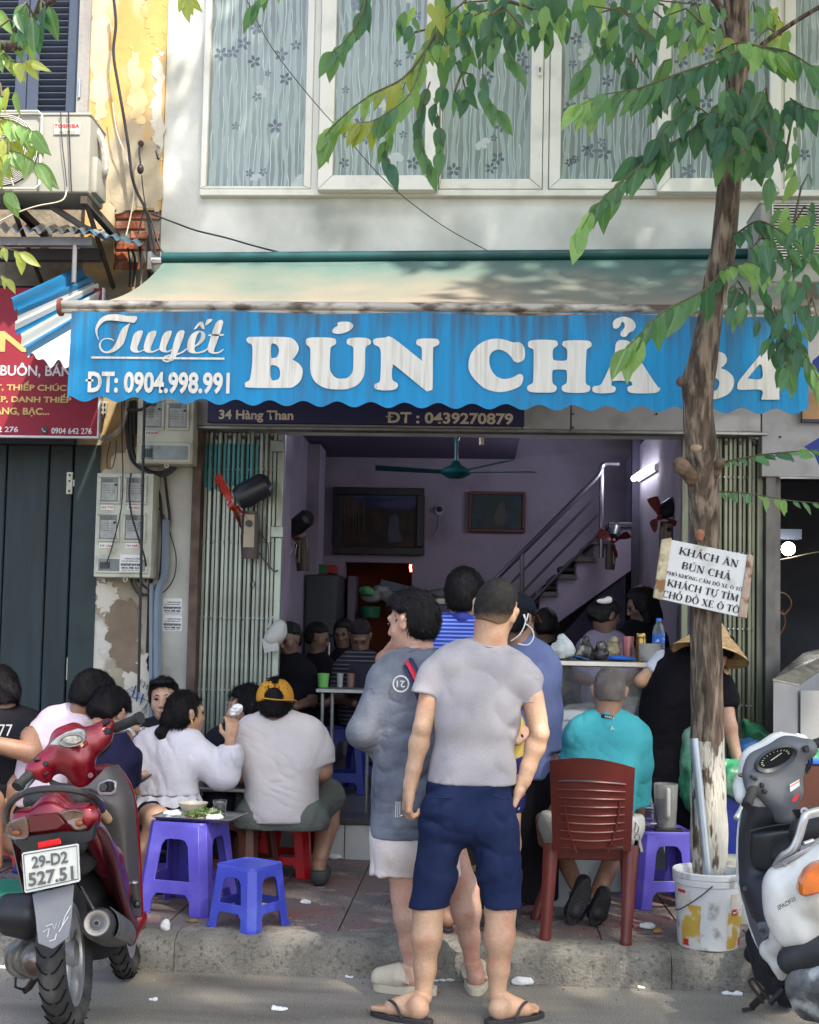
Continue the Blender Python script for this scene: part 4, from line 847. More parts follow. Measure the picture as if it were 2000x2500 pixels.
# ============================================================ folding gates
gm=mat('gate_metal',(.27,.30,.26),.38,.55,var=.2,vs=3,st=(1,1,.4),col2=(.20,.20,.17),c2s=7,c2t=.60,c2w=.12,bump=.15,bs=30)
gteal=mat('gate_teal',(.06,.25,.28),.5,.2,var=.2,vs=5)
gmr=mat('gate_metal_dull',(.20,.21,.15),.42,.5,var=.25,vs=3,st=(1,1,.4),col2=(.12,.12,.10),c2s=6,c2t=.58,c2w=.15)
def gate(label,xa,xb,n,rows,m,posts,gy=FY+.08):
    t=thing('folding_gate',label,'gate',((xa+xb)/2,gy,FZ));w=(xb-xa)/n;h=zh-.02-FZ-.02;me=None
    for i in range(n):
        if me is None:
            q=MB();hw=w*.485;pr=[(-hw,.012),(-hw,-.004),(-hw*.55,-.016),(hw*.55,-.016),(hw,-.004),(hw,.012)]
            v=[V3((a,b,z)) for z in (0,h*.33,h*.66,h) for a,b in pr];q.add(v,[(k*6+j,k*6+(j+1) % 6,(k+1)*6+(j+1) % 6,(k+1)*6+j) for k in range(3) for j in range(6)]+[(0,1,2,3,4,5),(18,19,20,21,22,23)])
            o=q.build('slat',m,t,bevel=0,smooth=True,sharp=25);me=o.data
        else:o=link('slat',me,t)
        o.location=o.location+V3((xa+w*(i+.5),gy+.014*math.sin(i*2.7),FZ+.02));o.rotation_euler.z=.10*math.sin(i*1.9+xa)
    bl=MB();bl.slab((xa,gy+.03,FZ+.02),(xb,gy+.034,zh-.03));bl.build('backing',dark,t)
    for py in rows:
        z=P(580 if xa<0 else 1770,py,gy).z;k=MB();k.slab((xa,gy+.016,z-.012),(xb-w*.5,gy+.022,z+.012));k.build('cross_strap',dullsteel,t)
        k=MB()
        for i in range(n):k.ball((xa+w*(i+.5)-w*.48,gy-.022,z),.0085,8)
        o=k.build('rivets',steel,t,True);o['kind']='stuff'
    for a,b in posts:MB().slab((a,gy-.028,FZ),(b,gy+.03,zh-.025)).build('post',m,t,bevel=.004)
    k=MB()
    for i in range(0,n,3):k.cyl((xa+w*(i+.5),gy-.02,zh-.05),(xa+w*(i+.5),gy-.035,zh-.05),.013,n=8)
    k.build('roller_wheels',blackp,t)['kind']='stuff'
    return t
gl0,gl1=rx(484,1040),rx(676,1040);lg=gate('folded metal slat gate left of the doorway with a wall fan fixed on it',gl0,gl1,17,(1147,1325,1510,1686),gm,[(gl1,rx(692,1040))])
for py,d in ((1088,14),(1298,14)):
    c0,c1=P(660,py-d,FY+.02),P(690,py+d,FY+.02);MB().slab((c0.x,FY+.03,c1.z),(c1.x,FY+.05,c0.z)).build('joint_plate',gm,lg,bevel=.004)
k=MB();rr=random.Random(3)
for i in range(1,13):
    w=(gl1-gl0)/17;x=gl0+w*(i+.5)-w*.25;k.slab((x,FY+.08-.033+.012*math.sin(i*2.7)*1.1,zh-.35-rr.random()*.07),(x+w*.5,FY+.08-.022+.014*math.sin(i*2.7),zh-.09))
k.build('teal_strips',gteal,lg)['kind']='stuff'  # teal strips on the upper part of the slats
g0,g1=rx(1700,1200),rx(1852,1200);rg=gate('folded dull metal slat gate standing right of the doorway behind the tree trunk',g0,g1,13,(1166,1351,1536,1722),gmr,[(g1,rx(1868,1200)),(rx(1668,1200),rx(1684,1200))],FY+.06)

# wall fan on the left gate
redp=mat('fan_red',(.40,.03,.018),.35,var=.1);redin=mat('fan_red_dim',(.10,.012,.012),.5);bodym=mat('fan_body',(.045,.03,.028),.45)  # redin: the fan red with the room's dimness put into the colour
def wallfan(name,label,c,s=1.,blades=3,cage=False,yaw=0.,blade0=2.45,up=True,redp=None):
    redp=redp or MATS['fan_red']
    t=thing(name,label,'fan',c,0,None);c=V3(c);Rm=Matrix.Rotation(yaw,3,'Z')
    tr=lambda x,y,z:c+Rm @ V3((x*s,y*s,z*s))
    m_=MB();m_.slab;m_.tube([tr(0,0,-.30),tr(0,-.005,-.18),tr(0,-.01,-.04)],[.048*s,.055*s,.045*s],14,flat=.8);o=m_.build('base_housing',bodym,t,True)
    m_=MB();pl=[tr(x,-.052,z) for x,z in ((-.028,-.06),(.028,-.06),(.03,-.24),(-.03,-.24))];m_.prism(pl,Rm @ V3((0,.004,0)));m_.build('face_plate',mat('fan_plate',(.30,.25,.17),.4),o)
    m_=MB();m_.cyl(tr(0,-.053,-.11),tr(0,-.07,-.11),.018*s,n=14);m_.build('knob',blackp,o)
    m_=MB();m_.tube([tr(-.07,-.06,.02),tr(-.03,-.05,.045),tr(.075,-.02,.11),tr(.10,-.015,.125)],[.055*s,.072*s,.07*s,.045*s],16);m_.build('motor',mat('fan_motor',(.02,.022,.03),.35),t,True)
    h=tr(-.085,-.075,-.01);ax=(tr(-.07,-.06,.02)-tr(.1,-.015,.125)).normalized();u=ax.orthogonal().normalized();w=ax.cross(u)
    m_=MB();m_.cyl(h,h+ax*.03*s,.028*s,.02*s,n=12);m_.build('hub',redp,t,True)
    for k in range(blades):
        an=blade0+k*6.283/3
        def bf(p,q,an=an):
            r=(.03+.155*p)*s;a=an+(q-.5)*(.35+1.1*p*(1.15-p)) ;return h+(u*math.cos(a)+w*math.sin(a))*r+ax*(.018*(q-.5)*s*2)
        MB().sheet(bf,8,5,ax*.002).build('blade',redp,t,True)
    if cage:
        m_=MB();hc=h+ax*.01
        for rr_ in (.205,.15,.10,.05):m_.tube([hc+ax*((.03 if rr_<.2 else 0)*s)+(u*math.cos(R(k))+w*math.sin(R(k)))*rr_*s for k in range(0,361,15)],.0022,4,caps=False)
        for k in range(0,360,12):d=(u*math.cos(R(k))+w*math.sin(R(k)));m_.tube([hc+d*.03*s+ax*.045*s,hc+d*.12*s+ax*.035*s,hc+d*.205*s,hc+d*.13*s-ax*.05*s],.0012,3,caps=False)
        m_.build('cage',steel,t)
    return t
wf=wallfan('wall_fan','wall fan with red blades and a dial plate fixed on the left folding gate',P(614,1232,FY-.05),1.12)
cable('cord',[P(616,1318,FY-.02),P(630,1345,FY-.03),P(655,1380,FY-.03),P(672,1395,FY-.02),P(678,1392,FY)],.005,wirem,wf);cable('cord',[P(636,1300,FY-.06),P(648,1320,FY-.04),P(655,1335,FY-.03),P(655,1390,FY-.02)],.004,wirem,wf)
cable('pull_string',[P(616,1322,FY-.03),P(618,1380,FY-.03),P(617,1415,FY-.03),P(611,1428,FY-.03),P(617,1436,FY-.03),P(622,1426,FY-.03),P(618,1416,FY-.03)],.003,wirem,wf)
# cap hanging on the gate
capm=mat('cap_grey',(.40,.39,.36),.9,var=.08,bump=.2,bs=200)
c=P(676,1545,FY-.02);t=thing('hanging_cap','pale grey cap hanging on the edge of the left gate','cap',c+V3((0,0,-.1)))
soft('crown',[ell(c+V3((.005,0,.0)),(.055,.07,.085),Matrix.Rotation(R(18),3,'Y')),ell(c+V3((-.03,-.02,-.035)),(.045,.05,.05),k=.03)],capm,t,vox=.008,wr=(4,40,.003),cuts=[])
m_=MB();m_.sheet(lambda u,v:c+V3((-.085+.09*u+.02*v,-.05+.05*(u-.5) ** 2-.02*v,-.04-.085*v+.02*u)),6,5,(0,.005,0));m_.build('brim',capm,t,True);cable('strap',[c+V3((-.02,-.03,.10)),c+V3((-.04,-.02,.07)),c+V3((-.05,-.02,.03))],.006,capm,t)

# ============================================================ inside the shop
IY=BY-.06
def framed(label,x0,y0,x1,y1,fm,pic,fw=14,y=IY):
    t=thing('framed_picture',label,'painting',P((x0+x1)/2,y1,y));m_=MB()
    rect(m_,x0,y0,x1,y0+fw,y,.05);rect(m_,x0,y1-fw,x1,y1,y,.05);rect(m_,x0,y0+fw,x0+fw,y1-fw,y,.05);rect(m_,x1-fw,y0+fw,x1,y1-fw,y,.05);m_.build('frame',fm,t,bevel=.006)
    m_=MB();rect(m_,x0+fw,y0+fw,x1-fw,y1-fw,y+.02,.01);o=m_.build('canvas',pic,t);return t,o
fr=mat('frame_black',(.004,.004,.008),.4);
t,cv=framed('large black framed landscape painting on the back wall',813,1190,1036,1354,fr,mat('canvas_autumn',(.014,.008,.006),.6,var=.5,vs=7,col2=(.032,.016,.008),c2s=9,c2t=.55,c2w=.1,st=(1,1,1)),19)
def blob(pts,m,par,y,name='painted_shape'):m_=MB();m_.prism([P(a,b,y) for a,b in pts],(0,.002,0));return m_.build(name,m,par)
blob([(835,1210),(1016,1210),(1016,1238),(990,1246),(930,1242),(870,1240),(835,1232)],mat('paint_sky',(.012,.018,.07),.6,var=.4,vs=5,col2=(.04,.05,.11),c2s=5,c2t=.55,c2w=.1,st=(.5,1,2)),cv,IY+.016)
blob([(835,1212),(860,1208),(880,1232),(890,1240),(860,1262),(835,1270)],mat('paint_trees',(.028,.016,.008),.4,var=.5,vs=12),cv,IY+.013)
blob([(952,1262),(966,1256),(976,1270),(972,1290),(985,1320),(950,1325),(946,1300)],mat('paint_river',(.015,.018,.06),.4,var=.3),cv,IY+.013)
m_=MB()
for q in (842,850,862,868,876,886,890):m_.cyl(P(q,1222,IY+.011),P(q+1,1300,IY+.011),.0035,n=4)
m_.build('painted_trunks',mat('paint_trunk',(.06,.04,.025),.5),cv)['kind']='stuff'
t,cv=framed('small brown framed picture on the back wall near the railing',1144,1200,1283,1299,mat('frame_brown',(.09,.04,.03),.4),mat('canvas_blue',(.008,.03,.05),.4,var=.6,vs=10,col2=(.012,.03,.025),c2s=6,c2t=.5,c2w=.1),8)
blob([(1205,1262),(1215,1240),(1222,1226),(1232,1228),(1234,1245),(1242,1262),(1232,1280),(1212,1284)],mat('paint_figure',(.05,.05,.055),.5,var=.3),cv,IY+.016)
# ceiling fan
fc=mat('fan_teal',(.005,.085,.10),.4);Y=9.4;t=thing('ceiling_fan','teal three blade ceiling fan hanging in the shop','fan',P(1113,1160,Y))
top=P(1115,1068,Y);hub=P(1113,1153,Y);m_=MB();m_.tube([V3((top.x,Y,CZ)),V3((top.x,Y,CZ-.04)),top+V3((0,0,-.03))],[.07,.06,.02],12);m_.build('canopy',fc,t,True);MB().cyl(V3((hub.x,Y,CZ-.05)),hub+V3((0,0,.05)),.016,n=8).build('rod',fc,t,True)
m_=MB();m_.lathe([(0,-.05),(.06,-.045),(.12,-.01),(.11,.02),(.05,.05),(.02,.09),(0,.09)],hub,20);m_.build('motor',fc,t,True)
for an in (R(184),R(8),R(-52)):
    d=V3((math.cos(an),math.sin(an),0));w=V3((-d.y,d.x,.18)).normalized();MB().sheet(lambda u,v:hub+d*(.10+.52*u)+w*((v-.5)*(.09+.05*u))+V3((0,0,.0+.02*u)),4,2,(0,0,.004)).build('blade',fc,t)
t=thing('bulb_socket','empty cream bulb socket dangling from the shop ceiling','lamp holder',P(1176,1085,8.2));cable('wire',[P(1176,1030,8.2),P(1177,1050,8.2),P(1176,1065,8.2)],.004,wirem,t);MB().cyl(P(1176,1064,8.2),P(1176,1086,8.2),.017,n=10).build('socket',mat('socket_cream',(.5,.42,.28),.5),t)
t=thing('security_camera','small round security camera between the two paintings','camera',P(1073,1255,BY));MB().cyl(P(1073,1245,BY-.001),P(1073,1245,BY-.02),.045,n=14).build('mount',mat('mount_lilac',(.35,.28,.42),.6),t);MB().ball(P(1074,1243,BY-.04),.028,10).build('lens_ball',blackp,t,True)
cable('wire',[P(1074,1258,BY-.01),P(1070,1290,BY-.01),P(1055,1312,BY-.01),P(1038,1322,BY-.01)],.004,MATS['mount_lilac'],t)
# lit tubes
tubm=mat('tube_lit',(1,1,1),emit='F4F8FF',es=7.0)
def tubelamp(label,a,b,r=.02,off=(0,0,0),power=14,size=None):
    t=thing('tube_lamp',label,'lamp',b);MB().cyl(a,b,r,n=10).build('tube',tubm,t,True)
    m_=MB();o=V3(off);m_.hexa([p+o+V3((0,dy,dz)) for dz in (-.03,.03) for p,dy in ((a,-.02),(b,.02),(b,.03),(a,-.01))]) ;d=(b-a).normalized();
    m_=MB();m_.tube([a+o,b+o],.03,4);m_.build('fitting',white,t)
    l=bpy.data.lights.new('tube_light','AREA');l.shape='RECTANGLE';l.size=(b-a).length;l.size_y=.05;l.energy=power;l.color=(.80,.82,1)
    q=bpy.data.objects.new('tube_light',l);COL.objects.link(q);q.parent=t;mid=(a+b)/2-o*1.2
    z=o.normalized();x=d;y=z.cross(x);q.matrix_world=Matrix.Translation(mid) @ Matrix((x,y,z)).transposed().to_4x4();q.location=mid-BASE[t.name]
    return t
def onwall(px,py,X):# point where the sight line meets the side wall x = X
    d=ray(px,py);k=X/d.x;return V3((X,d.y*k,CH+d.z*k))
p1,p2=onwall(1548,1168,RX-.06),onwall(1589,1141,RX-.06)
tubelamp('lit white tube lamp on the right lilac wall',p1,p2,.024,(.04,0,0),3)
p1,p2=V3((LX+.07,FY+.45,CZ-.22)),V3((LX+.07,FY+.85,CZ-.22))
tubelamp('lit tube lamp high on the left lilac wall behind the shop header',p1,p2,.02,(-.04,0,0),4)
# fans on the walls inside
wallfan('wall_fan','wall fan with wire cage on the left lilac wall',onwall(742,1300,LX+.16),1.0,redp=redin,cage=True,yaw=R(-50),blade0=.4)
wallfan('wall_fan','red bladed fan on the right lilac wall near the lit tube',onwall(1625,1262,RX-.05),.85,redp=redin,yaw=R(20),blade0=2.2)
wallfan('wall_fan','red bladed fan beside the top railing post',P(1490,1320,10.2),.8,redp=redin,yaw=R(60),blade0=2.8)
# fridge and things on it
t=thing('refrigerator','dark grey refrigerator standing by the left wall of the shop','refrigerator',P(790,1640,10.6));frm=mat('fridge_dark',(.045,.055,.07),.35,.3,var=.1)
a,b=P(727,1400,10.7),P(828,1400,10.7);MB().slab((LX+.02,10.7,FZ),(b.x,11.4,a.z)).build('cabinet',frm,t,bevel=.01);MB().slab((LX+.02,10.64,FZ+.05),(b.x-.005,10.695,a.z-.55)).build('door',frm,t,bevel=.01);MB().slab((LX+.02,10.64,a.z-.54),(b.x-.005,10.695,a.z-.01)).build('door',frm,t,bevel=.01);MB().cyl((b.x-.06,10.60,a.z-.9),(b.x-.06,10.60,a.z-.6),.012).build('handle',steel,t)
m_=MB();rect(m_,846,1405,866,1620,11.2,.3);tag(m_.build('steel_cupboard',mat('cupboard_side',(.12,.10,.14),.5,.3),None,bevel=.01),'narrow steel cupboard beside the refrigerator','cupboard')
t=thing('box_pair','green and red carton on top of the refrigerator','box',P(790,1400,10.8));m_=MB();rect(m_,768,1378,798,1400,10.8,.25);m_.build('green_side',mat('carton_green',(.02,.13,.05),.7),t);m_=MB();rect(m_,798,1379,818,1399,10.8,.25);m_.build('red_side',mat('carton_red',(.30,.03,.02),.7),t)
# hatch things
t=thing('bag_heap','clear plastic bags heaped on the kitchen hatch shelf','bag',P(930,1470,BY-.1))
film_=mat('clear_bag',(.35,.37,.38),.18,var=.3,vs=18,alpha=.6,bump=.6,bs=30)
soft('bag',[ell(P(905,1455,BY-.1),(.10,.08,.07)),ell(P(960,1458,BY-.1),(.12,.08,.06)),ell(P(1000,1452,BY-.1),(.10,.08,.07)),ell(P(930,1440,BY-.1),(.08,.08,.05))],film_,t,vox=.02,wr=(7,40,.012))
tag(soft('green_bag',[ell(P(893,1441,BY-.2),(.07,.05,.04)),ell(P(900,1448,BY-.2),(.06,.05,.03))],mat('bag_green_lit',(.08,.35,.16),.4,var=.4,vs=20),None,vox=.016,wr=(8,60,.008)),'small bright green and white bag on the hatch','bag')
m_=MB();m_.lathe([(.085,0),(.10,.10),(.0,.10)],P(903,1508,BY-.3),16);tag(m_.build('green_basket',mat('basket_green',(.01,.13,.06),.5,var=.3,vs=20),None,True),'round green basket on the shelf below the hatch','basket')
m_=MB();m_.box(P(970,1445,BY+.1),(.34,.06,.16),Matrix.Rotation(R(12),3,'Y'));tag(m_.build('grey_tray',mat('tray_grey',(.10,.13,.18),.5),None),'grey tray tilted behind the hatch','tray')
MB().tube([P(1003,1378,BY+.3),P(1002,1385,BY+.3),P(1004,1396,BY+.3)],.012,6).build('x',mat('neon_red',(1,.3,.2),emit='FF6A50',es=3),None);tag(bpy.data.objects['x'],'small lit red lamp inside the orange kitchen','lamp');bpy.data.objects['x'].name='red_lamp'
# shelf and heap at the back
m_=MB();rect(m_,1060,1462,1180,1475,10.9,.5);t=tag(m_.build('back_shelf',dullsteel,None),'steel shelf against the back wall behind the standing men','shelf')
tag(soft('cloth_heap',[ell(P(1080,1452,11.),(.13,.1,.06)),ell(P(1120,1450,11.),(.15,.1,.07))],mat('heap_grey',(.14,.14,.16),.9,var=.3),None,vox=.02,wr=(2,30,.012)),'grey heap on the shelf behind the standing men','heap')
for q,(px,py) in enumerate(((1400,1396),(1310,1476),(1365,1440))):
    m_=P(px,py-6,10.7);tag(soft('shoe',[cone(m_+V3((-.11,0,-.01)),m_+V3((.09,0,.0)),.035,.045),ell(m_+V3((.06,0,.02)),(.06,.04,.045))],blackp,None,vox=.015),['black shoes lying on the third visible stair tread','black shoes lying on the lowest visible stair tread','flat dark sandals on the second visible stair tread'][q],'shoes')

# ============================================================ right shop
mat('twig_wire',(.10,.08,.05),.8)
rs=thing('right_shop','dark shop opening right of the grey gate with a bare lit bulb inside','shop',(rx(1950),FY,0));x0=rx(1890,1500)
m_=MB();m_.slab((x0,FY+3,0),(x0+3,FY+3.1,3.3));m_.slab((x0+3,FY+.25,0),(x0+3.1,FY+3,3.3));m_.slab((x0,FY+.25,2.9),(x0+3,FY+3,3.0));m_.build('inner_wall',mat('shop_dark_wall',(.03,.035,.05),.8,var=.5,vs=2),rs)
MB().slab((x0-.1,FY-.02,0),(x0+3,FY+3,PZ+.05)).build('shop_floor',MATS['threshold_dark'],rs)
MB().slab((x0,FY+.05,0),(x0+.05,FY+.1,2.6)).build('post',MATS['jamb_grey'],rs)
t=thing('bare_bulb','round lit bulb glowing in the dark right shop','lamp',P(1925,1358,8.2));MB().ball(P(1925,1340,8.2),.045,16).build('bulb',mat('bulb_lit',(1,1,1),emit='FFFDF4',es=9),t,True);MB().slab(P(1893,1318,8.3),P(1958,1292,8.2)).build('shade',mat('shade_metal',(.05,.06,.08),.4,.5),t);cable('wire',[P(1895,1368,8.1),P(1930,1362,8.1),P(1975,1352,8.1),P(2040,1340,8.1)],.004,MATS['twig_wire'],t)
l=bpy.data.lights.new('bulb_light','POINT');l.energy=2;l.shadow_soft_size=.05;q=bpy.data.objects.new('bulb_light',l);COL.objects.link(q);q.parent=t;q.location=P(1925,1340,8.08)-BASE[t.name]
wires('electric_lead','red and yellow cord looped on the post of the right shop','wire',[[(1895,1445,8),(1920,1452,8),(1932,1475,8),(1915,1500,8),(1900,1490,8),.006],[(1910,1490,8),(1918,1520,8),(1905,1550,8),.004]],mat('cord_dull',(.10,.035,.015),.5))
# small blue banner piece and shop board right
t=thing('blue_banner','corner of a deep blue banner hanging at the right edge','banner',P(1990,1130,7.0));m_=MB();m_.prism([P(a,b,7.0) for a,b in ((1965,1090),(2030,1050),(2030,1200),(1990,1110))],(0,.01,0));m_.build('cloth',mat('banner_blue',(.015,.03,.22),.7,var=.2),t)
m_=MB();m_.prism([P(a,b,7.1) for a,b in ((1985,880),(2040,830),(2040,960),(1985,925))],(0,.01,0));m_.build('cloth',MATS['banner_blue'],t)
t=thing('tan_board','tan board corner with a dark lower edge at the right of the header','sign',P(1990,1025,FY-.1));m_=MB();rect(m_,1960,960,2100,1024,FY-.1,.03);m_.build('board',mat('board_tan',(.30,.17,.08),.6,var=.3,vs=8),t);m_=MB();rect(m_,1958,1025,2100,1031,FY-.1,.03);m_.build('edge',MATS['sign_navy'],t)
# ============================================================ trees
def leafmat(name,col,back,vein=(.12,.2,.06)):
    m=mat(name,col,.38,var=.22,vs=5,back=back)
    t=m.node_tree;N=t.nodes;L=t.links;b=N['Principled BSDF'];tc=N.new('ShaderNodeTexCoord');sp=N.new('ShaderNodeSeparateXYZ');L.new(tc.outputs['Object'],sp.inputs[0])
    ab=N.new('ShaderNodeMath');ab.operation='ABSOLUTE';L.new(sp.outputs[0],ab.inputs[0])
    a=N.new('ShaderNodeMath');a.operation='MULTIPLY_ADD';L.new(ab.outputs[0],a.inputs[0]);a.inputs[1].default_value=-70;
    y=N.new('ShaderNodeMath');y.operation='MULTIPLY';L.new(sp.outputs[1],y.inputs[0]);y.inputs[1].default_value=75;L.new(y.outputs[0],a.inputs[2])
    f=N.new('ShaderNodeMath');f.operation='FRACT';L.new(a.outputs[0],f.inputs[0])
    r=N.new('ShaderNodeMapRange');r.inputs[1].default_value=.0;r.inputs[2].default_value=.3;r.inputs[3].default_value=.5;r.inputs[4].default_value=0;L.new(f.outputs[0],r.inputs[0])
    mr=N.new('ShaderNodeMapRange');mr.inputs[1].default_value=.016;mr.inputs[2].default_value=.03;mr.inputs[3].default_value=.9;mr.inputs[4].default_value=0;L.new(ab.outputs[0],mr.inputs[0])
    mx=N.new('ShaderNodeMath');mx.operation='MAXIMUM';L.new(r.outputs[0],mx.inputs[0]);L.new(mr.outputs[0],mx.inputs[1])
    oi=N.new('ShaderNodeObjectInfo');hs=N.new('ShaderNodeHueSaturation');L.new(b.inputs['Base Color'].links[0].from_socket,hs.inputs['Color'])
    v=N.new('ShaderNodeMapRange');v.inputs[3].default_value=.65;v.inputs[4].default_value=1.45;L.new(oi.outputs['Random'],v.inputs[0]);L.new(v.outputs[0],hs.inputs['Value'])
    x=N.new('ShaderNodeMix');x.data_type='RGBA';L.new(mx.outputs[0],x.inputs[0]);L.new(hs.outputs[0],x.inputs[6]);x.inputs[7].default_value=(*vein,1);L.new(x.outputs[2],b.inputs['Base Color']);return m
lfd=leafmat('leaf_dark',(.042,.10,.068),'5E9A50',(.09,.18,.11));lfm=leafmat('leaf_mid',(.075,.16,.075),'86BC58',(.14,.25,.13));lfl=leafmat('leaf_light',(.18,.30,.095),'B4DE62',(.27,.41,.18));lfy=leafmat('leaf_yellow',(.32,.36,.07),'D8E45C',(.42,.44,.16))
LM={}
def leafmesh(m,k):
    if (m.name,k) in LM:return LM[(m.name,k)]
    r=random.Random(k);mb=MB();n=7;wd=(.46,.52,.42)[k % 3];cv=(.16,.30,.05)[k % 3];fold=(.25,.12,.35)[k % 3];tw=r.uniform(-.3,.3)
    def f(u,v):
        s=u;w=wd*(math.sin(math.pi*min(1,s*1.02) ** .85) ** .8)*(1-.25*s)*.5;x=(v-.5)*2*w+.0
        z=-cv*s*s+abs(x)*fold+.012*math.sin(v*9+s*16);return V3((x+.04*math.sin(s*3)*tw*3,s,z))
    mb.grid(f,n,4);me=mesh(mb.v,mb.f,m,True);LM[(m.name,k)]=me;return me
LR=random.Random(12)
class Tree:
    def __init__(s,t,cap=290):s.t=t;s.n=0;s.cap=cap;s.extra={}
    def leaf(s,p,d,L,m,nrm=None):
        d=V3(d).normalized();nn=V3(nrm if nrm is not None else (LR.uniform(-.6,.6),-1,LR.uniform(-.3,.8)))
        x=d.cross(nn);x=x.normalized() if x.length>1e-3 else V3((1,0,0));z=x.cross(d).normalized()
        k=LR.randrange(3);me=leafmesh(m,k);w=LR.uniform(.85,1.15)
        Mx=Matrix(((x.x*w,d.x,z.x,0),(x.y*w,d.y,z.y,0),(x.z*w,d.z,z.z,0),(0,0,0,1)));Mx=Matrix.Translation(p) @ Mx @ Matrix.Scale(L,4)
        if s.n<s.cap:
            o=link('leaf',me,s.t);b=BASE.get(s.t.name,V3());o.matrix_local=Matrix.Translation(-b) @ Mx;s.n+=1
        else:
            e=s.extra.setdefault(m.name,MB());e.add([Mx @ v.co for v in me.vertices],[tuple(q.vertices) for q in me.polygons])
    def flush(s):
        for k,e in s.extra.items():
            o=link('foliage',mesh(e.v,e.f,MATS[k],True),s.t);o['kind']='stuff'
    def spray(s,pts,r,n,L,mats,stem=None,spread=.5,up=0.):
        pts=smoothline([P(*q) for q in pts],6);MB().tube(pts,[r*(1-.75*i/len(pts)) for i in range(len(pts))],5).build('twig',stem or twm,s.t,True)
        for i in range(n):
            q=(i+.6)/n;k=q*(len(pts)-1);a=int(min(len(pts)-2,k));p=pts[a].lerp(pts[a+1],k-a);tdir=(pts[a+1]-pts[a]).normalized();sd=1 if i % 2 else-1
            m=mats[min(len(mats)-1,int(q*len(mats)))];d=V3((0,0,-1))+tdir*LR.uniform(.25,.7)*(1+spread)+V3((sd*LR.uniform(0,.35)*spread*2,sd*LR.uniform(.0,.5),up))
            s.leaf(p,d,L*LR.uniform(.55,1.08),m)
        s.leaf(pts[-1],(pts[-1]-pts[-3]).normalized()+V3((0,0,-.5)),L,mats[-1])
    def clump(s,cx,cy,rx_,ry_,n,ya,yb,L,mats,twigs=3):
        cs=[]
        for i in range(n):
            while 1:
                a,b=LR.uniform(-1,1),LR.uniform(-1,1)
                if a*a+b*b<1:break
            p=P(cx+a*rx_,cy+b*ry_,LR.uniform(ya,yb));d=(LR.uniform(-.6,.6),LR.uniform(-.3,.3),-1);s.leaf(p,d,L*LR.uniform(.5,1.02),mats[LR.randrange(len(mats))]);cs.append(p)
        for i in range(twigs):a,b=cs[LR.randrange(n)],cs[LR.randrange(n)];MB().tube([a,a.lerp(b,.5)+V3((0,0,.05)),b],[.006,.005,.003],4).build('twig',twm,s.t)
twm=mat('twig',(.10,.085,.045),.8)
barkm=mat('bark',(.085,.063,.048),.95,var=.55,vs=14,st=(3.4,3.4,.6),col2=(.25,.19,.14),c2s=11,c2t=.56,c2w=.16,bump=1.0,bs=60,bst=(1.6,1.6,.35))
_t=barkm.node_tree;N=_t.nodes;L=_t.links;_b=N['Principled BSDF'];tc=N.new('ShaderNodeTexCoord');sp=N.new('ShaderNodeSeparateXYZ');L.new(tc.outputs['Object'],sp.inputs[0])
nz=N.new('ShaderNodeTexNoise');nz.inputs['Scale'].default_value=16;nz.inputs['Detail'].default_value=8;mp=N.new('ShaderNodeMapping');mp.inputs['Scale'].default_value=(1.4,1.4,.45);L.new(tc.outputs['Object'],mp.inputs[0]);L.new(mp.outputs[0],nz.inputs[0])
mr=N.new('ShaderNodeMapRange');zt_=P(1730,1795,5.8).z;mr.inputs[1].default_value=zt_+.05;mr.inputs[2].default_value=zt_-.03;mr.inputs[3].default_value=-.9;mr.inputs[4].default_value=.035;L.new(sp.outputs[2],mr.inputs[0])
ad=N.new('ShaderNodeMath');ad.operation='ADD';L.new(nz.outputs[0],ad.inputs[0]);L.new(mr.outputs[0],ad.inputs[1]);r2=N.new('ShaderNodeMapRange');r2.inputs[1].default_value=.46;r2.inputs[2].default_value=.52;L.new(ad.outputs[0],r2.inputs[0])
x=N.new('ShaderNodeMix');x.data_type='RGBA';L.new(r2.outputs[0],x.inputs[0]);L.new(_b.inputs['Base Color'].links[0].from_socket,x.inputs[6]);x.inputs[7].default_value=(.46,.43,.37,1);L.new(x.outputs[2],_b.inputs['Base Color'])

def trunk(t,path,seed=1,name='trunk',m=None):
    """path: (point, radius) list -> ridged bark surface"""
    pts=smoothline([q[0] for q in path],10);rs=smoothline([V3((q[1],0,0)) for q in path],10);n=30;mb=MB();mb.tube(pts,[r.x for r in rs],n)
    v=np.array([tuple(q) for q in mb.v]);c=np.repeat(np.array([tuple(q) for q in pts]),n,0);d=v-c;r=np.linalg.norm(d,axis=1,keepdims=True)
    h=_noise(v[:,0],v[:,1],v[:,2],seed,75,(1,1,.22))*.07+_noise(v[:,0],v[:,1],v[:,2],seed+1,9,(1,1,.8))*.05
    v=c+d*(1+h[:,None]);return link(name,mesh(v,mb.f,m or barkm,True),t)
tree=thing('street_tree','street tree with whitewashed lower trunk in front of the awning, carrying a painted board','tree',V3((P(1732,2250,5.85).x,5.85,PZ)))
TY=5.85
tp=[(1738,2275,52,5.85),(1733,2145,46,5.85),(1730,1950,44,5.85),(1727,1730,40,5.84),(1723,1500,38,5.82),(1722,1317,37,5.80),(1717,1200,38,5.76),(1712,1100,40,5.72),(1705,1000,37,5.69),(1706,930,40,5.67),(1722,850,34,5.66),(1737,760,31,5.66),(1750,680,31,5.65),(1767,600,31,5.64),(1778,487,30,5.63),(1787,385,28,5.62),(1797,250,27,5.6),(1800,120,29,5.58),(1797,0,32,5.55),(1800,-150,31,5.5),(1840,-400,28,5.4),(1880,-700,22,5.3),(1900,-1000,12,5.3)]
trunk(tree,[(P(a,b,y),M(r*.97,y)) for a,b,r,y in tp])
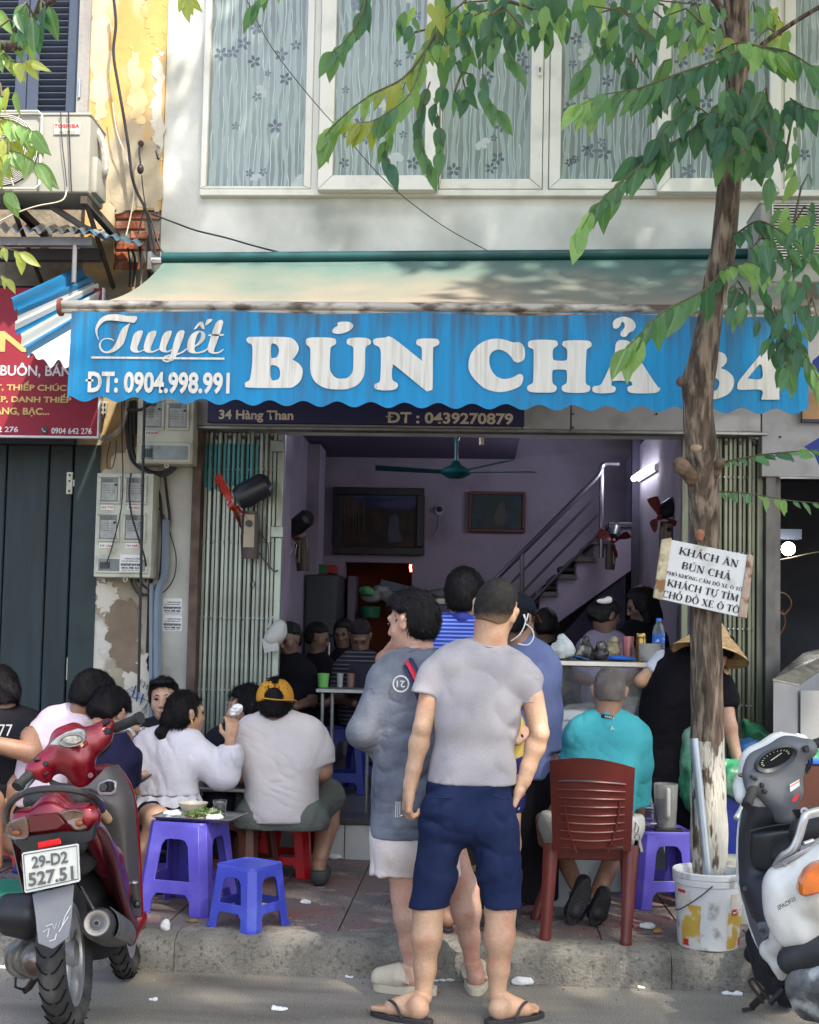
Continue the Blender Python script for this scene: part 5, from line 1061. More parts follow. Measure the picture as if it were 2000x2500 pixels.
knot=mat('knot',(.13,.09,.065),.95,var=.4,vs=20,bump=1,bs=40)
MATS['knot']=knot
for (a,b,c_,d_,r) in ((1690,1165,1663,1135,20),(1745,1160,1760,1130,12),(1690,935,1664,930,12)):
    soft('knot',[cone(P(a,b,5.71),P(c_,d_,5.66),M(r,5.7),M(r*.7,5.7)),ell(P(c_,d_,5.66),[M(r,5.7)]*3)],knot,tree,vox=.008,wr=(3,70,.006))
scar=mat('scar',(.36,.25,.16),.9,var=.3,vs=20)
q=P(1705,1092,5.72-M(40,5.7));soft('scar',[ell(q+V3((0,.02,0)),(.032,.022,.02))],scar,tree,vox=.006,wr=(5,80,.004));q=P(1712,1305,5.765-M(36,5.7));soft('scar',[ell(q+V3((0,.02,0)),(.02,.022,.03))],mat('scar_red',(.28,.12,.07),.9,var=.4,vs=20),tree,vox=.006,wr=(6,80,.004))
br=lambda pts,name='branch':trunk(tree,[(P(a,b,y),M(r,y)) for a,b,r,y in pts],9,name)
br([(1800,60,14,5.58),(1760,20,9,5.5),(1700,-60,8,5.4),(1600,-160,8,5.2)]);br([(1815,180,10,5.6),(1850,120,7,5.5),(1930,60,6,5.4),(2030,0,5,5.3)])
T1=Tree(tree,295)
D,Md,Lt,Yl=lfd,lfm,lfl,lfy
T1.spray([(1775,640,5.6),(1730,700,5.45),(1655,742,5.3),(1600,775,5.2),(1560,820,5.15),(1530,850,5.1)],.006,17,.165,[D,Md,Md,Lt],spread=.3)
T1.spray([(1830,110,5.5),(1740,150,5.3),(1640,185,5.2),(1560,215,5.15),(1470,232,5.1),(1420,255,5.05)],.006,19,.165,[D,D,Md,Md,Lt],spread=.25)
T1.spray([(1790,215,5.5),(1720,290,5.4),(1640,350,5.3),(1560,385,5.25)],.006,14,.15,[D,D],spread=.6)
T1.spray([(1640,350,5.3),(1570,400,5.2),(1500,460,5.15),(1450,510,5.1),(1420,560,5.05)],.005,16,.15,[Md,Md,Lt],spread=.25)
T1.spray([(1750,300,5.4),(1690,260,5.3),(1610,330,5.2),(1600,350,5.2)],.004,9,.14,[D],spread=.9)
T1.clump(1800,250,90,60,26,5.15,5.45,.15,[D,D,Md]);T1.clump(1840,350,60,60,12,5.2,5.6,.14,[D,D,Md]);T1.clump(1745,330,60,40,9,5.2,5.5,.14,[D])
T1.spray([(1750,130,5.4),(1800,105,5.2),(1850,112,5.1),(1900,130,5.05)],.005,10,.14,[Md,Lt,Lt],spread=.8)
T1.spray([(1850,112,5.2),(1920,125,5.1),(1980,160,5.0),(2040,200,5.0)],.005,10,.15,[D,Md,Md],spread=.7)
T1.spray([(1930,240,5.3),(1960,260,5.2),(2020,280,5.1),(2060,330,5.1)],.004,9,.15,[D,Md],spread=.8)
T1.spray([(1860,240,5.3),(1880,300,5.2),(1885,380,5.2),(1880,440,5.2)],.004,6,.13,[D,Md],spread=.9)
T1.spray([(1760,660,5.55),(1790,650,5.4),(1830,640,5.3),(1860,655,5.2)],.004,8,.13,[Lt],spread=.4)
T1.clump(1830,730,60,60,12,5.2,5.45,.14,[D,Md,D]);T1.clump(1930,620,80,70,26,5.0,5.5,.13,[D,Md,D]);T1.clump(1960,740,60,80,18,5.0,5.5,.13,[D,Md]);T1.clump(1860,590,45,30,7,5.2,5.4,.12,[Md,D])
T1.spray([(1800,570,5.6),(1850,540,5.4),(1900,560,5.3),(1990,620,5.1)],.006,12,.12,[D,Md],spread=.8)
T1.spray([(1870,740,5.4),(1930,820,5.3),(1975,880,5.3),(2010,950,5.25)],.005,14,.13,[D,D,Md,Lt],spread=.6)
T1.spray([(1890,750,5.4),(1925,860,5.35),(1920,900,5.3)],.004,7,.13,[D,Md],spread=.8)
T1.spray([(1757,1130,5.7),(1850,1112,5.5),(1920,1104,5.35),(2030,1095,5.2)],.005,14,.09,[Md,D,Md],spread=.9,up=.6);T1.spray([(1757,1200,5.7),(1830,1205,5.5),(1930,1222,5.35),(2030,1230,5.2)],.004,14,.085,[Md,Lt,Md],spread=.9)
# crown parts hanging into the picture from above
T1.spray([(1100,-60,5.3),(1070,60,5.25),(1040,120,5.2),(985,190,5.15),(900,235,5.1),(820,300,5.05),(795,330,5.0)],.008,26,.145,[D,Md,Lt,Yl,Lt,Lt,Lt],spread=.5)
T1.spray([(1040,120,5.2),(1000,230,5.1),(920,290,5.05),(870,300,5.05)],.004,14,.14,[Lt,Md,Yl],spread=.5)
T1.spray([(1050,200,5.3),(1020,300,5.25),(1030,360,5.2),(1045,400,5.2)],.004,9,.12,[D,Md],spread=.8);T1.spray([(1060,240,5.3),(1075,320,5.25),(1075,370,5.2)],.003,6,.12,[D,Md],spread=.6)
T1.spray([(990,200,5.2),(960,290,5.15),(940,360,5.15),(950,400,5.1)],.003,8,.13,[Lt,Md,D],spread=.7)
T1.spray([(900,-40,5.3),(885,30,5.25),(850,90,5.2),(815,125,5.15)],.005,8,.145,[D,Md,Md],spread=.7);T1.spray([(700,-50,5.3),(660,-20,5.2),(625,10,5.2)],.004,6,.13,[Lt,Md],spread=.8)
T1.clump(1080,60,75,60,22,5.1,5.6,.14,[Lt,Md,Yl]);T1.clump(1120,180,50,70,14,5.2,5.5,.13,[D,Md])
T1.clump(1170,70,70,90,20,5.1,5.6,.14,[D,D,Md]);T1.spray([(1180,120,5.3),(1180,200,5.2),(1190,240,5.2),(1215,270,5.2)],.003,6,.12,[D,Md],spread=.8)
T1.clump(1300,20,130,50,26,5.0,5.6,.13,[D,Md,Lt]);T1.clump(1330,90,40,40,5,5.1,5.4,.13,[D]);T1.spray([(1260,60,5.3),(1240,120,5.2),(1255,150,5.2)],.003,5,.13,[D,Md],spread=.8)
T1.clump(1520,60,110,80,34,5.0,5.7,.135,[D,D,Md]);T1.clump(1540,150,50,40,8,5.2,5.5,.14,[D]);T1.spray([(1500,80,5.3),(1455,130,5.2),(1420,175,5.2)],.003,5,.12,[D,Md],spread=.8)
T1.clump(1690,60,70,60,18,5.1,5.8,.12,[D,Lt,Md]);T1.clump(1870,60,60,60,20,5.5,5.9,.12,[Lt,Yl,Md]);T1.clump(1730,90,40,40,8,5.4,5.9,.12,[Lt,Yl])
T1.clump(1800,300,80,90,30,5.1,5.5,.15,[D,D,Md]);T1.clump(1900,330,90,90,22,5.1,5.6,.13,[D,Md,Md]);T1.clump(1150,40,200,60,26,5.1,5.7,.13,[Lt,D,Md]);T1.clump(1450,20,330,55,70,5.0,5.9,.13,[D,D,Md,Lt]);T1.clump(1640,200,90,60,16,5.2,5.6,.14,[D,Md]);T1.clump(1960,480,60,120,20,5.1,5.6,.12,[D,Md,Lt]);T1.clump(1900,860,40,70,9,5.3,5.5,.12,[Md,D])
T1.flush()
# left tree
lt=thing('street_tree','second street tree whose sunlit yellow green sprays reach in at the upper left edge','tree',(-3.4,4.9,PZ))
trunk(lt,[(V3((-3.4,4.9,PZ)),.11),(V3((-3.4,4.9,2.5)),.09),(V3((-3.1,4.9,4.2)),.08),(V3((-3.2,4.8,6.5)),.06)],21)
trunk(lt,[(V3((-3.1,4.9,4.2)),.04),(P(0,110,5),.02),(P(60,62,5),.018),(P(150,-20,4.9),.012)],22,'branch')
T2=Tree(lt,200)
T2.clump(80,45,60,40,12,4.8,5.0,.15,[D,Md,D]);T2.clump(20,40,60,50,9,4.9,5.1,.13,[Md,Lt])
T2.spray([(-60,60,5.1),(0,120,5.05),(30,150,5.0),(60,150,5.0)],.004,8,.12,[Lt,Yl],spread=.8)
T2.spray([(-80,260,5.1),(-20,280,5.0),(40,300,4.95),(80,320,4.9)],.005,12,.15,[Yl,Lt],spread=1.2);T2.spray([(-80,340,5.1),(-20,360,5.0),(40,370,4.95),(90,400,4.9)],.005,12,.15,[Yl,Lt],spread=1.2)
T2.clump(30,370,60,45,12,4.9,5.1,.12,[Yl,Lt,Yl]);T2.clump(10,220,30,25,5,4.9,5.1,.12,[Yl,Lt]);T2.spray([(-60,420,5.0),(-20,450,5.0),(20,470,4.95)],.003,4,.12,[Lt],spread=1)
T2.spray([(-60,590,5.0),(-20,595,4.95),(30,610,4.9),(50,615,4.9)],.004,5,.10,[Lt,Yl],spread=.8);T2.spray([(-40,650,5.0),(0,670,5.0),(15,680,5.0)],.003,3,.07,[Yl],spread=1.5)
T2.spray([(470,-60,4.9),(460,-20,4.9),(455,0,4.85)],.003,8,.115,[Yl],spread=2.2);T2.flush()
# unseen crowns above the frame, placed and shaped to shade street, awning and facade
def crown(t,blobs,n,seed,L=.22):
    r=random.Random(seed);mb=MB()
    for (c,rad,w) in blobs:
        for i in range(int(n*w)):
            v=V3((r.gauss(0,1),r.gauss(0,1),r.gauss(0,1))).normalized()*(r.random() ** .4);p=V3(c)+V3((v.x*rad[0],v.y*rad[1],v.z*rad[2]))
            a=V3((r.uniform(-1,1),r.uniform(-1,1),r.uniform(-1.2,.1))).normalized();b=a.cross(V3((r.uniform(-.5,.5),r.uniform(-.5,.5),1))).normalized();l=L*r.uniform(.7,1.3)
            mb.add([p,p+a*l*.5+b*l*.24,p+a*l,p+a*l*.5-b*l*.24],[(0,1,2,3)])
    o=link('crown',mesh(mb.v,mb.f,lfm),t);o['kind']='stuff'
crown(tree,[((3.0,4.3,7.3),(1.6,1.2,.8),1.),((2.0,6.0,7.5),(2.6,1.0,.6),2.6),((2.0,2.9,7.3),(2.6,.8,.7),2.2),((.0,5.9,7.7),(1.0,.8,.4),.5),((4.6,4.6,7.0),(1.4,2.2,1),.7)],1300,5)
st3=thing('street_tree','unseen street tree added behind the viewer to shade the road','tree',(4.6,-.6,0));trunk(st3,[(V3((4.6,-.6,0)),.16),(V3((4.5,-.5,3)),.13),(V3((4.2,-.3,5)),.12),(V3((3.8,0,7)),.08)],31)  # unseen tree, added to carry the crown that shades the street
crown(st3,[((3.6,.2,7.2),(2.6,2.8,1.2),1.6),((1.0,.2,7.3),(2.0,2.7,1.),1.2),((-1.3,0.2,7.4),(1.3,2.3,.8),.25),((6.2,.6,7.),(2.2,2.6,1.),.9)],1500,6,.26)
# painted board tied to the trunk, serif capitals drawn stroke by stroke
SB=thing('painted_sign','tilted white wooden board with black capitals about car parking tied to the tree trunk','sign',P(1715,1400,5.68));sY=5.68
def pn(mb,pts,y,th,mi=0):mb.prism([P(a,b,y) for a,b in pts],(0,th,0),mi);return mb
pn(MB(),[(1617,1316),(1641,1313),(1619,1466),(1596,1459)],sY-.006,.03).build('side_batten',mat('wood_peeling',(.42,.36,.24),.9,var=.35,vs=14,col2=(.22,.12,.06),c2s=16,c2t=.56,c2w=.08,bump=.8,bs=40),SB,bevel=.003);pn(MB(),[(1831,1352),(1841,1358),(1824,1510),(1802,1506),(1826,1354)],sY-.006,.03).build('side_batten',mat('wood_rusty',(.40,.30,.24),.9,var=.3,vs=12,col2=(.16,.07,.04),c2s=12,c2t=.54,c2w=.1,bump=.8,bs=40),SB,bevel=.003)
sb_=pn(MB(),[(1636,1317),(1832,1356),(1808,1507),(1614,1463)],sY,.02).build('board',mat('board_white',(.56,.56,.56),.6,var=.05,col2=(.38,.36,.33),c2s=9,c2t=.66,c2w=.15),SB,bevel=.002)
SF={  # strokes: (x0,y0,x1,y1,width); curves: ('a',cx,cy,rx,ry,a0,a1,wthin,wthick); serif marks: ('s',x,y)
'K':(.78,[(.16,0,.16,1,.15),(.2,.40,.66,.98,.05),(.32,.55,.70,.02,.14),'s',(.16,0),(.16,1),(.68,0),(.64,1)]),'H':(.84,[(.16,0,.16,1,.15),(.68,0,.68,1,.15),(.16,.5,.68,.5,.05),'s',(.16,0),(.16,1),(.68,0),(.68,1)]),
'A':(.78,[(.14,0,.40,1,.05),(.40,1,.66,0,.15),(.22,.32,.56,.32,.05),'s',(.12,0),(.66,0)]),'C':(.74,[('a',.40,.5,.29,.49,50,310,.05,.15),(.60,.70,.60,.95,.05)]),
'N':(.84,[(.16,0,.16,1,.05),(.16,1,.66,0,.15),(.68,0,.68,1,.05),'s',(.16,0),(.12,1),(.68,1)]),'B':(.72,[(.16,0,.16,1,.15),('a',.30,.75,.24,.235,-90,90,.05,.12),('a',.30,.26,.30,.245,-90,90,.05,.13),(.12,.985,.32,.985,.05),(.12,.015,.32,.015,.05),(.16,.51,.32,.51,.05)]),
'U':(.80,[(.16,.3,.16,1,.15),('a',.40,.30,.25,.30,180,360,.08,.10),(.65,.3,.65,1,.05),'s',(.16,1),(.65,1)]),'P':(.66,[(.16,0,.16,1,.15),('a',.30,.73,.26,.255,-90,90,.05,.13),(.12,.985,.32,.985,.05),(.16,.475,.32,.475,.05),'s',(.16,0)]),
'O':(.80,[('a',.40,.5,.31,.49,0,360,.05,.15)]),'G':(.80,[('a',.42,.5,.31,.49,50,330,.05,.15),(.66,.08,.66,.42,.13),'s',(.64,.42)]),'M':(1.0,[(.16,0,.16,1,.05),(.18,1,.48,.05,.15),(.48,.05,.78,1,.05),(.82,0,.82,1,.15),'s',(.16,0),(.82,0),(.12,1),(.84,1)]),
'D':(.82,[(.16,0,.16,1,.15),('a',.32,.5,.36,.485,-90,90,.05,.15),(.12,.985,.34,.985,.05),(.12,.015,.34,.015,.05)]),'X':(.78,[(.14,1,.62,0,.15),(.60,1,.14,0,.05),'s',(.14,0),(.62,0),(.16,1),(.60,1)]),'E':(.70,[(.16,0,.16,1,.15),(.12,.98,.58,.98,.05),(.12,.02,.60,.02,.05),(.16,.5,.46,.5,.05),(.58,.80,.58,1,.04),(.60,0,.60,.22,.04),(.46,.4,.46,.6,.04)]),
'T':(.72,[(.36,0,.36,1,.15),(.06,.98,.66,.98,.05),(.07,.76,.07,1,.04),(.65,.76,.65,1,.04),'s',(.36,0)]),'I':(.34,[(.16,0,.16,1,.15),'s',(.16,0),(.16,1)]),' ':(.34,[])}
ACC={'´':[(.36,1.10,.50,1.30,.07)],'`':[(.28,1.30,.42,1.10,.07)],'^':[(.26,1.08,.39,1.22,.06),(.39,1.22,.52,1.08,.06)],'u':[('a',.40,1.22,.14,.12,190,350,.05,.06)],'?':[('a',.40,1.24,.07,.08,-60,180,.05,.05),(.42,1.17,.40,1.08,.05)],'.':[(.40,-.20,.40,-.13,.10)],'~':[(.26,1.34,.36,1.40,.05),(.36,1.40,.44,1.34,.05),(.44,1.34,.54,1.40,.05)],'"':[(.56,1.20,.64,1.38,.06)],'-':[(.02,.5,.40,.5,.06)],'h':[(.70,.98,.84,1.12,.08)]}
DEC={'Á':'A´','Ă':'Au','Ú':'U´','Ả':'A?','Ố':'O^"','Ô':'O^','Ấ':'A^"','Đ':'D-','Ỗ':'O^~','Ự':'U.h','Ì':'I`'}
def serif(s_,x0,y0,x1,y1,h,m,par,y):
    """capitals along the photo line x0,y0 - x1,y1 (baseline), h pixels tall"""
    tot=sum(SF[DEC.get(c_,c_)[0]][0] for c_ in s_);pos=0.;sx=(x1-x0)/tot;up=((y1-y0)/(x1-x0));mb=MB();n=[0]
    def pt(u,v):return P(x0+(pos+u)*sx+v*h*up,y0+(pos+u)*sx*up-v*h,y-.0002*(n[0] % 7))
    def seg(a,b,w_,w2=None):
        n[0]+=1;w_ *= 1.3;w2=w2 and w2*1.3;dx,dy=b[0]-a[0],b[1]-a[1];l=max(1e-6,math.hypot(dx,dy));px_,py_=-dy/l/2,dx/l/2;w2=w2 or w_
        mb.add([pt(a[0]+px_*w_,a[1]+py_*w_),pt(b[0]+px_*w2,b[1]+py_*w2),pt(b[0]-px_*w2,b[1]-py_*w2),pt(a[0]-px_*w_,a[1]-py_*w_)],[(0,1,2,3)])
    for c_ in s_:
        dd=DEC.get(c_,c_);w_,st=SF[dd[0]];st=list(st);off_=-.20 if dd[0]=='I' else 0
        for a_ in dd[1:]:st=[((q[0]+off_,q[1],q[2]+off_,q[3],q[4]) if a_ != '-' and not isinstance(q[0],str) else q) for q in ACC[a_]]+st
        ser=False
        for q in st:
            if q=='s':ser=True
            elif ser:seg((q[0]-.13,q[1]+(.015 if q[1]<.5 else-.015)),(q[0]+.13,q[1]+(.015 if q[1]<.5 else-.015)),.04)
            elif q[0]=='a':
                _,cx_,cy_,rx2,ry2,a0,a1,t0,t1=q;N_=14;pr=None
                for i in range(N_+1):a=R(a0+(a1-a0)*i/N_);w2=t0+(t1-t0)*abs(math.cos(a)) ** 1.5;p_=(cx_+rx2*math.cos(a),cy_+ry2*math.sin(a));pr and seg(pr[0],p_,pr[1],w2);pr=(p_,w2)
            else:seg(q[:2],q[2:4],q[4])
        pos+=w_
    return link('lettering',mesh(mb.v,mb.f,m),par)
for s_,a,b,c_,d_,h_ in (('KHÁCH ĂN',1657,1352,1802,1386,17),('BÚN CHẢ',1663,1388,1783,1417,17),('PHỐ KHÔNG CẤM ĐỖ XE Ô TÔ',1626,1402,1812,1444,8.5),('KHÁCH TỰ TÌM',1628,1430,1802,1469,16.5),('CHỖ ĐỖ XE Ô TÔ',1616,1457,1804,1498,16.5)):serif(s_,a,b,c_,d_,h_,ink,sb_,sY-.0022)
MB().tube(smoothline([P(1640,1345,sY+.01),P(1650,1338,5.74),P(1715,1345,5.9),P(1790,1365,5.76),P(1800,1372,sY+.02)],4),.003,5).build('wire_tie',wirem,SB)
# ============================================================ people
def skinmat(n,c):return mat(n,c,.48,var=.10,vs=9,col2=(c[0]*.88,c[1]*.62,c[2]*.58),c2s=11,c2t=.62,c2w=.3,bump=.2,bs=160,spk=(90,.06))
skA=skinmat('skin_light',(.46,.285,.185));skB=skinmat('skin_tan',(.30,.165,.105));skC=skinmat('skin_pale',(.48,.29,.215));skD=skinmat('skin_shaded',(.12,.07,.05))  # skD: indoor shade put into the skin colour of the people inside
hairm=mat('hair_black',(.006,.005,.006),.55,spec=1,var=.5,vs=30,st=(1,1,.2),bump=.6,bs=160,bst=(1,1,.25));hairbuzz=mat('hair_cropped',(.016,.014,.013),.8,spec=1,var=.4,vs=60,bump=.3,bs=400)
hairgrey=mat('hair_shaved_grey',(.15,.125,.11),.8,var=.3,vs=12,col2=(.09,.075,.065),c2s=14,c2t=.5,c2w=.2,bump=.3,bs=400)
eyem=mat('eye_dark',(.01,.008,.008),.15);lipm=mat('lips',(.34,.14,.11),.5)
def cloth(n,c,var=.08,bump=.25,bs=140,crease=(7,.012,(1,1,.8)),**k):return mat(n,c,.9,var=var,vs=k.pop('vs',3),bump=bump,bs=bs,crease=crease,**k)
def strands(me,c,up,hm,par,n,L,seed=1,lift=.15):
    r=np.random.RandomState(seed);k=len(me.polygons);ce=np.empty(k*3,'f');no=np.empty(k*3,'f');me.polygons.foreach_get('center',ce);me.polygons.foreach_get('normal',no);ce=ce.reshape(-1,3);no=no.reshape(-1,3)
    i=r.randint(0,k,n);p=ce[i];nn=no[i];u=np.array(up,'f');sw=p-(np.array(c,'f')+u*.07);d=sw-nn*(sw*nn).sum(1,keepdims=True)-u*.25*L/.03*.03;d+=r.normal(size=d.shape)*.012;d=d-nn*(d*nn).sum(1,keepdims=True);d /= np.maximum(np.linalg.norm(d,axis=1,keepdims=True),1e-6)
    w=np.cross(d,nn)*.0011;l=(L*(.6+.8*r.rand(n)))[:,None];a=p-nn*.001;b=p+d*l*.5+nn*(.003+lift*.02);e=p+d*l+nn*(.001+lift*.03*r.rand(n)[:,None])
    V=np.stack([a-w,a+w,b+w,b-w,e],1).reshape(-1,3);o=np.arange(n)*5;F=[(q,q+1,q+2,q+3) for q in o]+[(q+3,q+2,q+4) for q in o]
    x=link('hair_strands',mesh(V.tolist(),F,hm,True),par);x['kind']='stuff';return x
def fademat(name,base,skin,z0,z1):
    m=MATS[base].copy();m.name=name;MATS[name]=m;t=m.node_tree;N=t.nodes;L=t.links;b=N['Principled BSDF'];tc=N.new('ShaderNodeTexCoord');sp=N.new('ShaderNodeSeparateXYZ');L.new(tc.outputs['Object'],sp.inputs[0])
    n=N.new('ShaderNodeTexNoise');n.inputs['Scale'].default_value=260;L.new(tc.outputs['Object'],n.inputs[0]);a=N.new('ShaderNodeMath');a.operation='MULTIPLY_ADD';L.new(n.outputs[0],a.inputs[0]);a.inputs[1].default_value=.05;L.new(sp.outputs[2],a.inputs[2])
    r=N.new('ShaderNodeMapRange');r.inputs[1].default_value=z0+.025;r.inputs[2].default_value=z1+.025;r.inputs[3].default_value=.75;r.inputs[4].default_value=0;L.new(a.outputs[0],r.inputs[0])
    x=N.new('ShaderNodeMix');x.data_type='RGBA';L.new(r.outputs[0],x.inputs[0]);L.new(b.inputs['Base Color'].links[0].from_socket,x.inputs[6]);x.inputs[7].default_value=(*skin,1);L.new(x.outputs[2],b.inputs['Base Color']);return m
class Person:
    def __init__(s,label,Y,base,skin,vox=.011,dz=None):
        s.Y=Y;s.skin=skin;s.vox=vox;b=P(*base,Y);s.t=thing('person',label,'person',b if dz is None else (b.x,Y,dz));s.b=[];s.parts=[];s.torso=[];s.fine=[]
    def p(s,q):return P(q[0],q[1],s.Y+(q[2] if len(q)>2 else 0))
    def head(s,px,py,dy=0,yaw=0,pitch=0,roll=0,size=1.,neck=None,nr=.056,hair='short',hm=None,face=False,hairth=1.):
        c=s.p((px,py,dy));Rm=Matrix.Rotation(R(yaw),3,'Z') @ Matrix.Rotation(R(roll),3,'Y') @ Matrix.Rotation(R(-pitch),3,'X')
        s.hc,s.hR,s.hs=c,Rm,size;L=lambda x,y,z:c+Rm @ V3((x,y,z))*size;E=lambda x,y,z,a,b,d,k=.02,sub=False:ell(L(x,y,z),(a*size,b*size,d*size),Rm,k,sub)
        s.L=L
        pr=[E(0,-.012,.025,.074,.094,.088),E(0,.028,-.035,.060,.066,.080,.03),E(0,.058,-.088,.030,.028,.024,.03),E(.038,.045,-.03,.026,.03,.032,.02),E(-.038,.045,-.03,.026,.03,.032,.02),
              cone(L(0,.088,.012),L(0,.107,-.030),.007*size,.0105*size,k=.012),E(.012,.098,-.034,.010,.010,.009,.008),E(-.012,.098,-.034,.010,.010,.009,.008),
              cone(L(-.034,.078,.026),L(.034,.078,.026),.013*size,k=.015),E(.031,.104,.004,.016,.015,.009,.012,True),E(-.031,.104,.004,.016,.015,.009,.012,True),
              cone(L(-.017,.090,-.060),L(.017,.090,-.060),.008*size,k=.010)]
        for q in (-1,1):pr+=[E(q*.078,-.004,-.004,.009,.020,.031,.008),E(q*.084,-.010,.012,.008,.014,.016,.006)]
        n=s.p(neck) if neck else c+V3((0,0,-.2));s.nk=n;pr.append(cone(L(0,-.018,-.03),n,nr*size*.95,nr*size*1.05,k=.03));s.b.append(cone(L(0,-.018,-.03),n,nr*size*.95,nr*size*1.05,k=.03))
        s.parts.append(sdf(pr,vox=.0058,k=.02))
        if hair:
            hm=hm or hairm;th={'short':.014,'side':.016,'buzz':.004,'shaved':.002,'bob':.020,'tied':.010}[hair]*hairth
            def fn(D,X,Yy,Z,cut=hair):
                q=Rm.transposed();x,y,z=(((X-c.x)*q[i][0]+(Yy-c.y)*q[i][1]+(Z-c.z)*q[i][2])/size for i in range(3))
                e1=y-(.030+np.maximum(0,z-.045)*1.5)                # hairline
                zb=np.where(y<-.03,-.075,-.075+(y+.03)*1.15);zb=np.where((np.abs(y)<.025) &(np.abs(x)>.06),np.maximum(zb,.028),zb) if cut in ('short','buzz','shaved','side') else zb
                if cut=='buzz':zb=zb+.012
                if cut=='shaved':zb=zb+.02
                if cut=='bob':zb=zb*0-.14;e1=np.where(np.abs(x)>.055,y-.055,e1)
                if cut in ('short','buzz','shaved','side'):h_=.022 if cut != 'side' else .03;D=D+(np.clip((zb+h_-z)/h_,0,1) ** 1.5+np.clip((e1+.014)/.014,0,1) ** 1.5)*(th+.004)*size
                return np.maximum(np.maximum(D,np.minimum(e1,.02)*size),(zb-z)*size*.8)
            hp=[ell(L(0,-.014,.027),((.074+th*.8)*size,(.094+th)*size,(.088+th*1.1)*size),Rm,.02),cone(L(0,-.035,-.02),L(0,-.045,-.07),(.062+th)*size,(.048+th)*size,k=.03)]
            if hair=='side':hp+=[E(0,.045,.082,.060,.045,.030,.03),E(.0,.01,.10,.05,.06,.022,.03)]
            if hair=='bob':hp+=[cone(L(.05,-.01,0),L(.062,.0,-.12),.04*size,.03*size),cone(L(-.05,-.01,0),L(-.062,.0,-.12),.04*size,.03*size),cone(L(0,-.05,0),L(0,-.06,-.12),.07*size,.055*size)]
            if hair=='tied':hp+=[E(0,-.11,-.03,.035,.035,.045,.03)]
            amp=.0035 if hair in ('short','bob','tied') else (.0045 if hair=='side' else .0006)
            s.hair=link('hair',npmesh([sdf(hp,vox=.0058,k=.02,fn=fn,wr=[(3,90,amp,(1,1,.5)),(5,220,amp*.4)])],hm),s.t)
            if hair in ('short','side','bob','tied') and s.vox<.015:strands(s.hair.data,c,Rm @ V3((0,0,1)),hm,s.t,2600,{'short':.022,'side':.026,'bob':.06,'tied':.03}[hair]*size,abs(int(px))+1,{'side':.06,'short':.05}.get(hair,.05))
        if face:
            for q in (-1,1):
                MB().ball(L(q*.031,.0865,.005),(.0125*size,.008*size,.0055*size),10,rot=Rm).build('eye',eyem,s.t,True)
                MB().tube([L(q*.046,.078,.024),L(q*.032,.090,.030),L(q*.015,.092,.025)],[.002,.0032,.0025],5).build('eyebrow',eyem,s.t,True)
            m_=MB();m_.ball(L(0,.0945,-.0565),(.016*size,.005*size,.0032*size),10,rot=Rm);m_.ball(L(0,.094,-.0645),(.013*size,.005*size,.004*size),10,rot=Rm);m_.build('lips',lipm,s.t,True)
        return s
    def sections(s,secs,yaw=0,grow=0.):
        """secs: (px, py, dy, halfwidth px, depth radius m) top to bottom -> sideways capsules"""
        out=[];rv=Matrix.Rotation(R(yaw),3,'Z') @ V3((1,0,0));pts=[]
        for q in secs:pts.append((s.p(q[:3]),M(q[3],s.Y+q[2])+grow,q[4]+grow,q[5] if len(q)>5 else 0))
        full=[]
        for a,b in zip(pts[:-1],pts[1:]):
            n=max(1,int((a[0]-b[0]).length/.06))
            for i in range(n):t=i/n;full.append((a[0].lerp(b[0],t),a[1]*(1-t)+b[1]*t,a[2]*(1-t)+b[2]*t,a[3]*(1-t)+b[3]*t))
        full.append(pts[-1])
        for c,w,r,tl in full:
            h=max(.001,w-r);v=rv*h+V3((0,0,tl*h));out.append(cone(c-v,c+v,r,r,k=.035))
        return out
    def limb(s,pts,rs,**k):
        pts=[q if isinstance(q,Vector) else s.p(q) for q in pts];return [cone(a,b,ra,rb,k=k.get('k',.02),cut=None) for a,b,ra,rb in zip(pts[:-1],pts[1:],rs[:-1],rs[1:])]
    def leg(s,hip,knee,ankle,r=(.085,.058,.034),calf=1.):
        h,k,a=[q if isinstance(q,Vector) else s.p(q) for q in (hip,knee,ankle)];d=(a-k);c=k+d*.28
        back=V3((0,-.012,0));s.b+=[cone(h,k,r[0],r[1],k=.03),cone(k,c+back,r[1]*.93,r[1]*.92*calf,k=.04),cone(c+back,k+d*.66,r[1]*.92*calf,r[2]*1.22,k=.04),cone(k+d*.66,a,r[2]*1.22,r[2],k=.03)];return h,k,a
    def foot(s,ankle,heel,toe,w=.042,z=0.,bare=True):
        """heel, toe: world points on the ground"""
        heel,toe=V3(heel),V3(toe);d=(toe-heel).normalized();sd=V3((d.y,-d.x,0));u=V3((0,0,1))
        pr=[ell(heel+d*.035+u*.034,(.032,.032,.034),None,.02),cone(ankle,heel+d*.055+u*.045,.032,.034,k=.03),cone(ankle+d*.01,heel+d*.14+u*.036,.030,.027,k=.03),cone(heel+d*.05+u*.022,heel+d*.17+u*.018,.030,.030,k=.02),cone(heel+d*.165-sd*.018+u*.017,heel+d*.165+sd*.018+u*.017,.018,.018,k=.02)]
        for i,(o,l) in enumerate(((-.030,.235),(-.013,.238),(.002,.232),(.016,.222),(.028,.208))):r_=(.0125,.009,.0085,.008,.008)[i];pr.append(cone(heel+d*.18+sd*o*.9+u*.014,heel+d*l+sd*o+u*.012,r_,r_,k=.006))
        s.parts.append(sdf(pr,vox=.006,k=.02));return d,sd
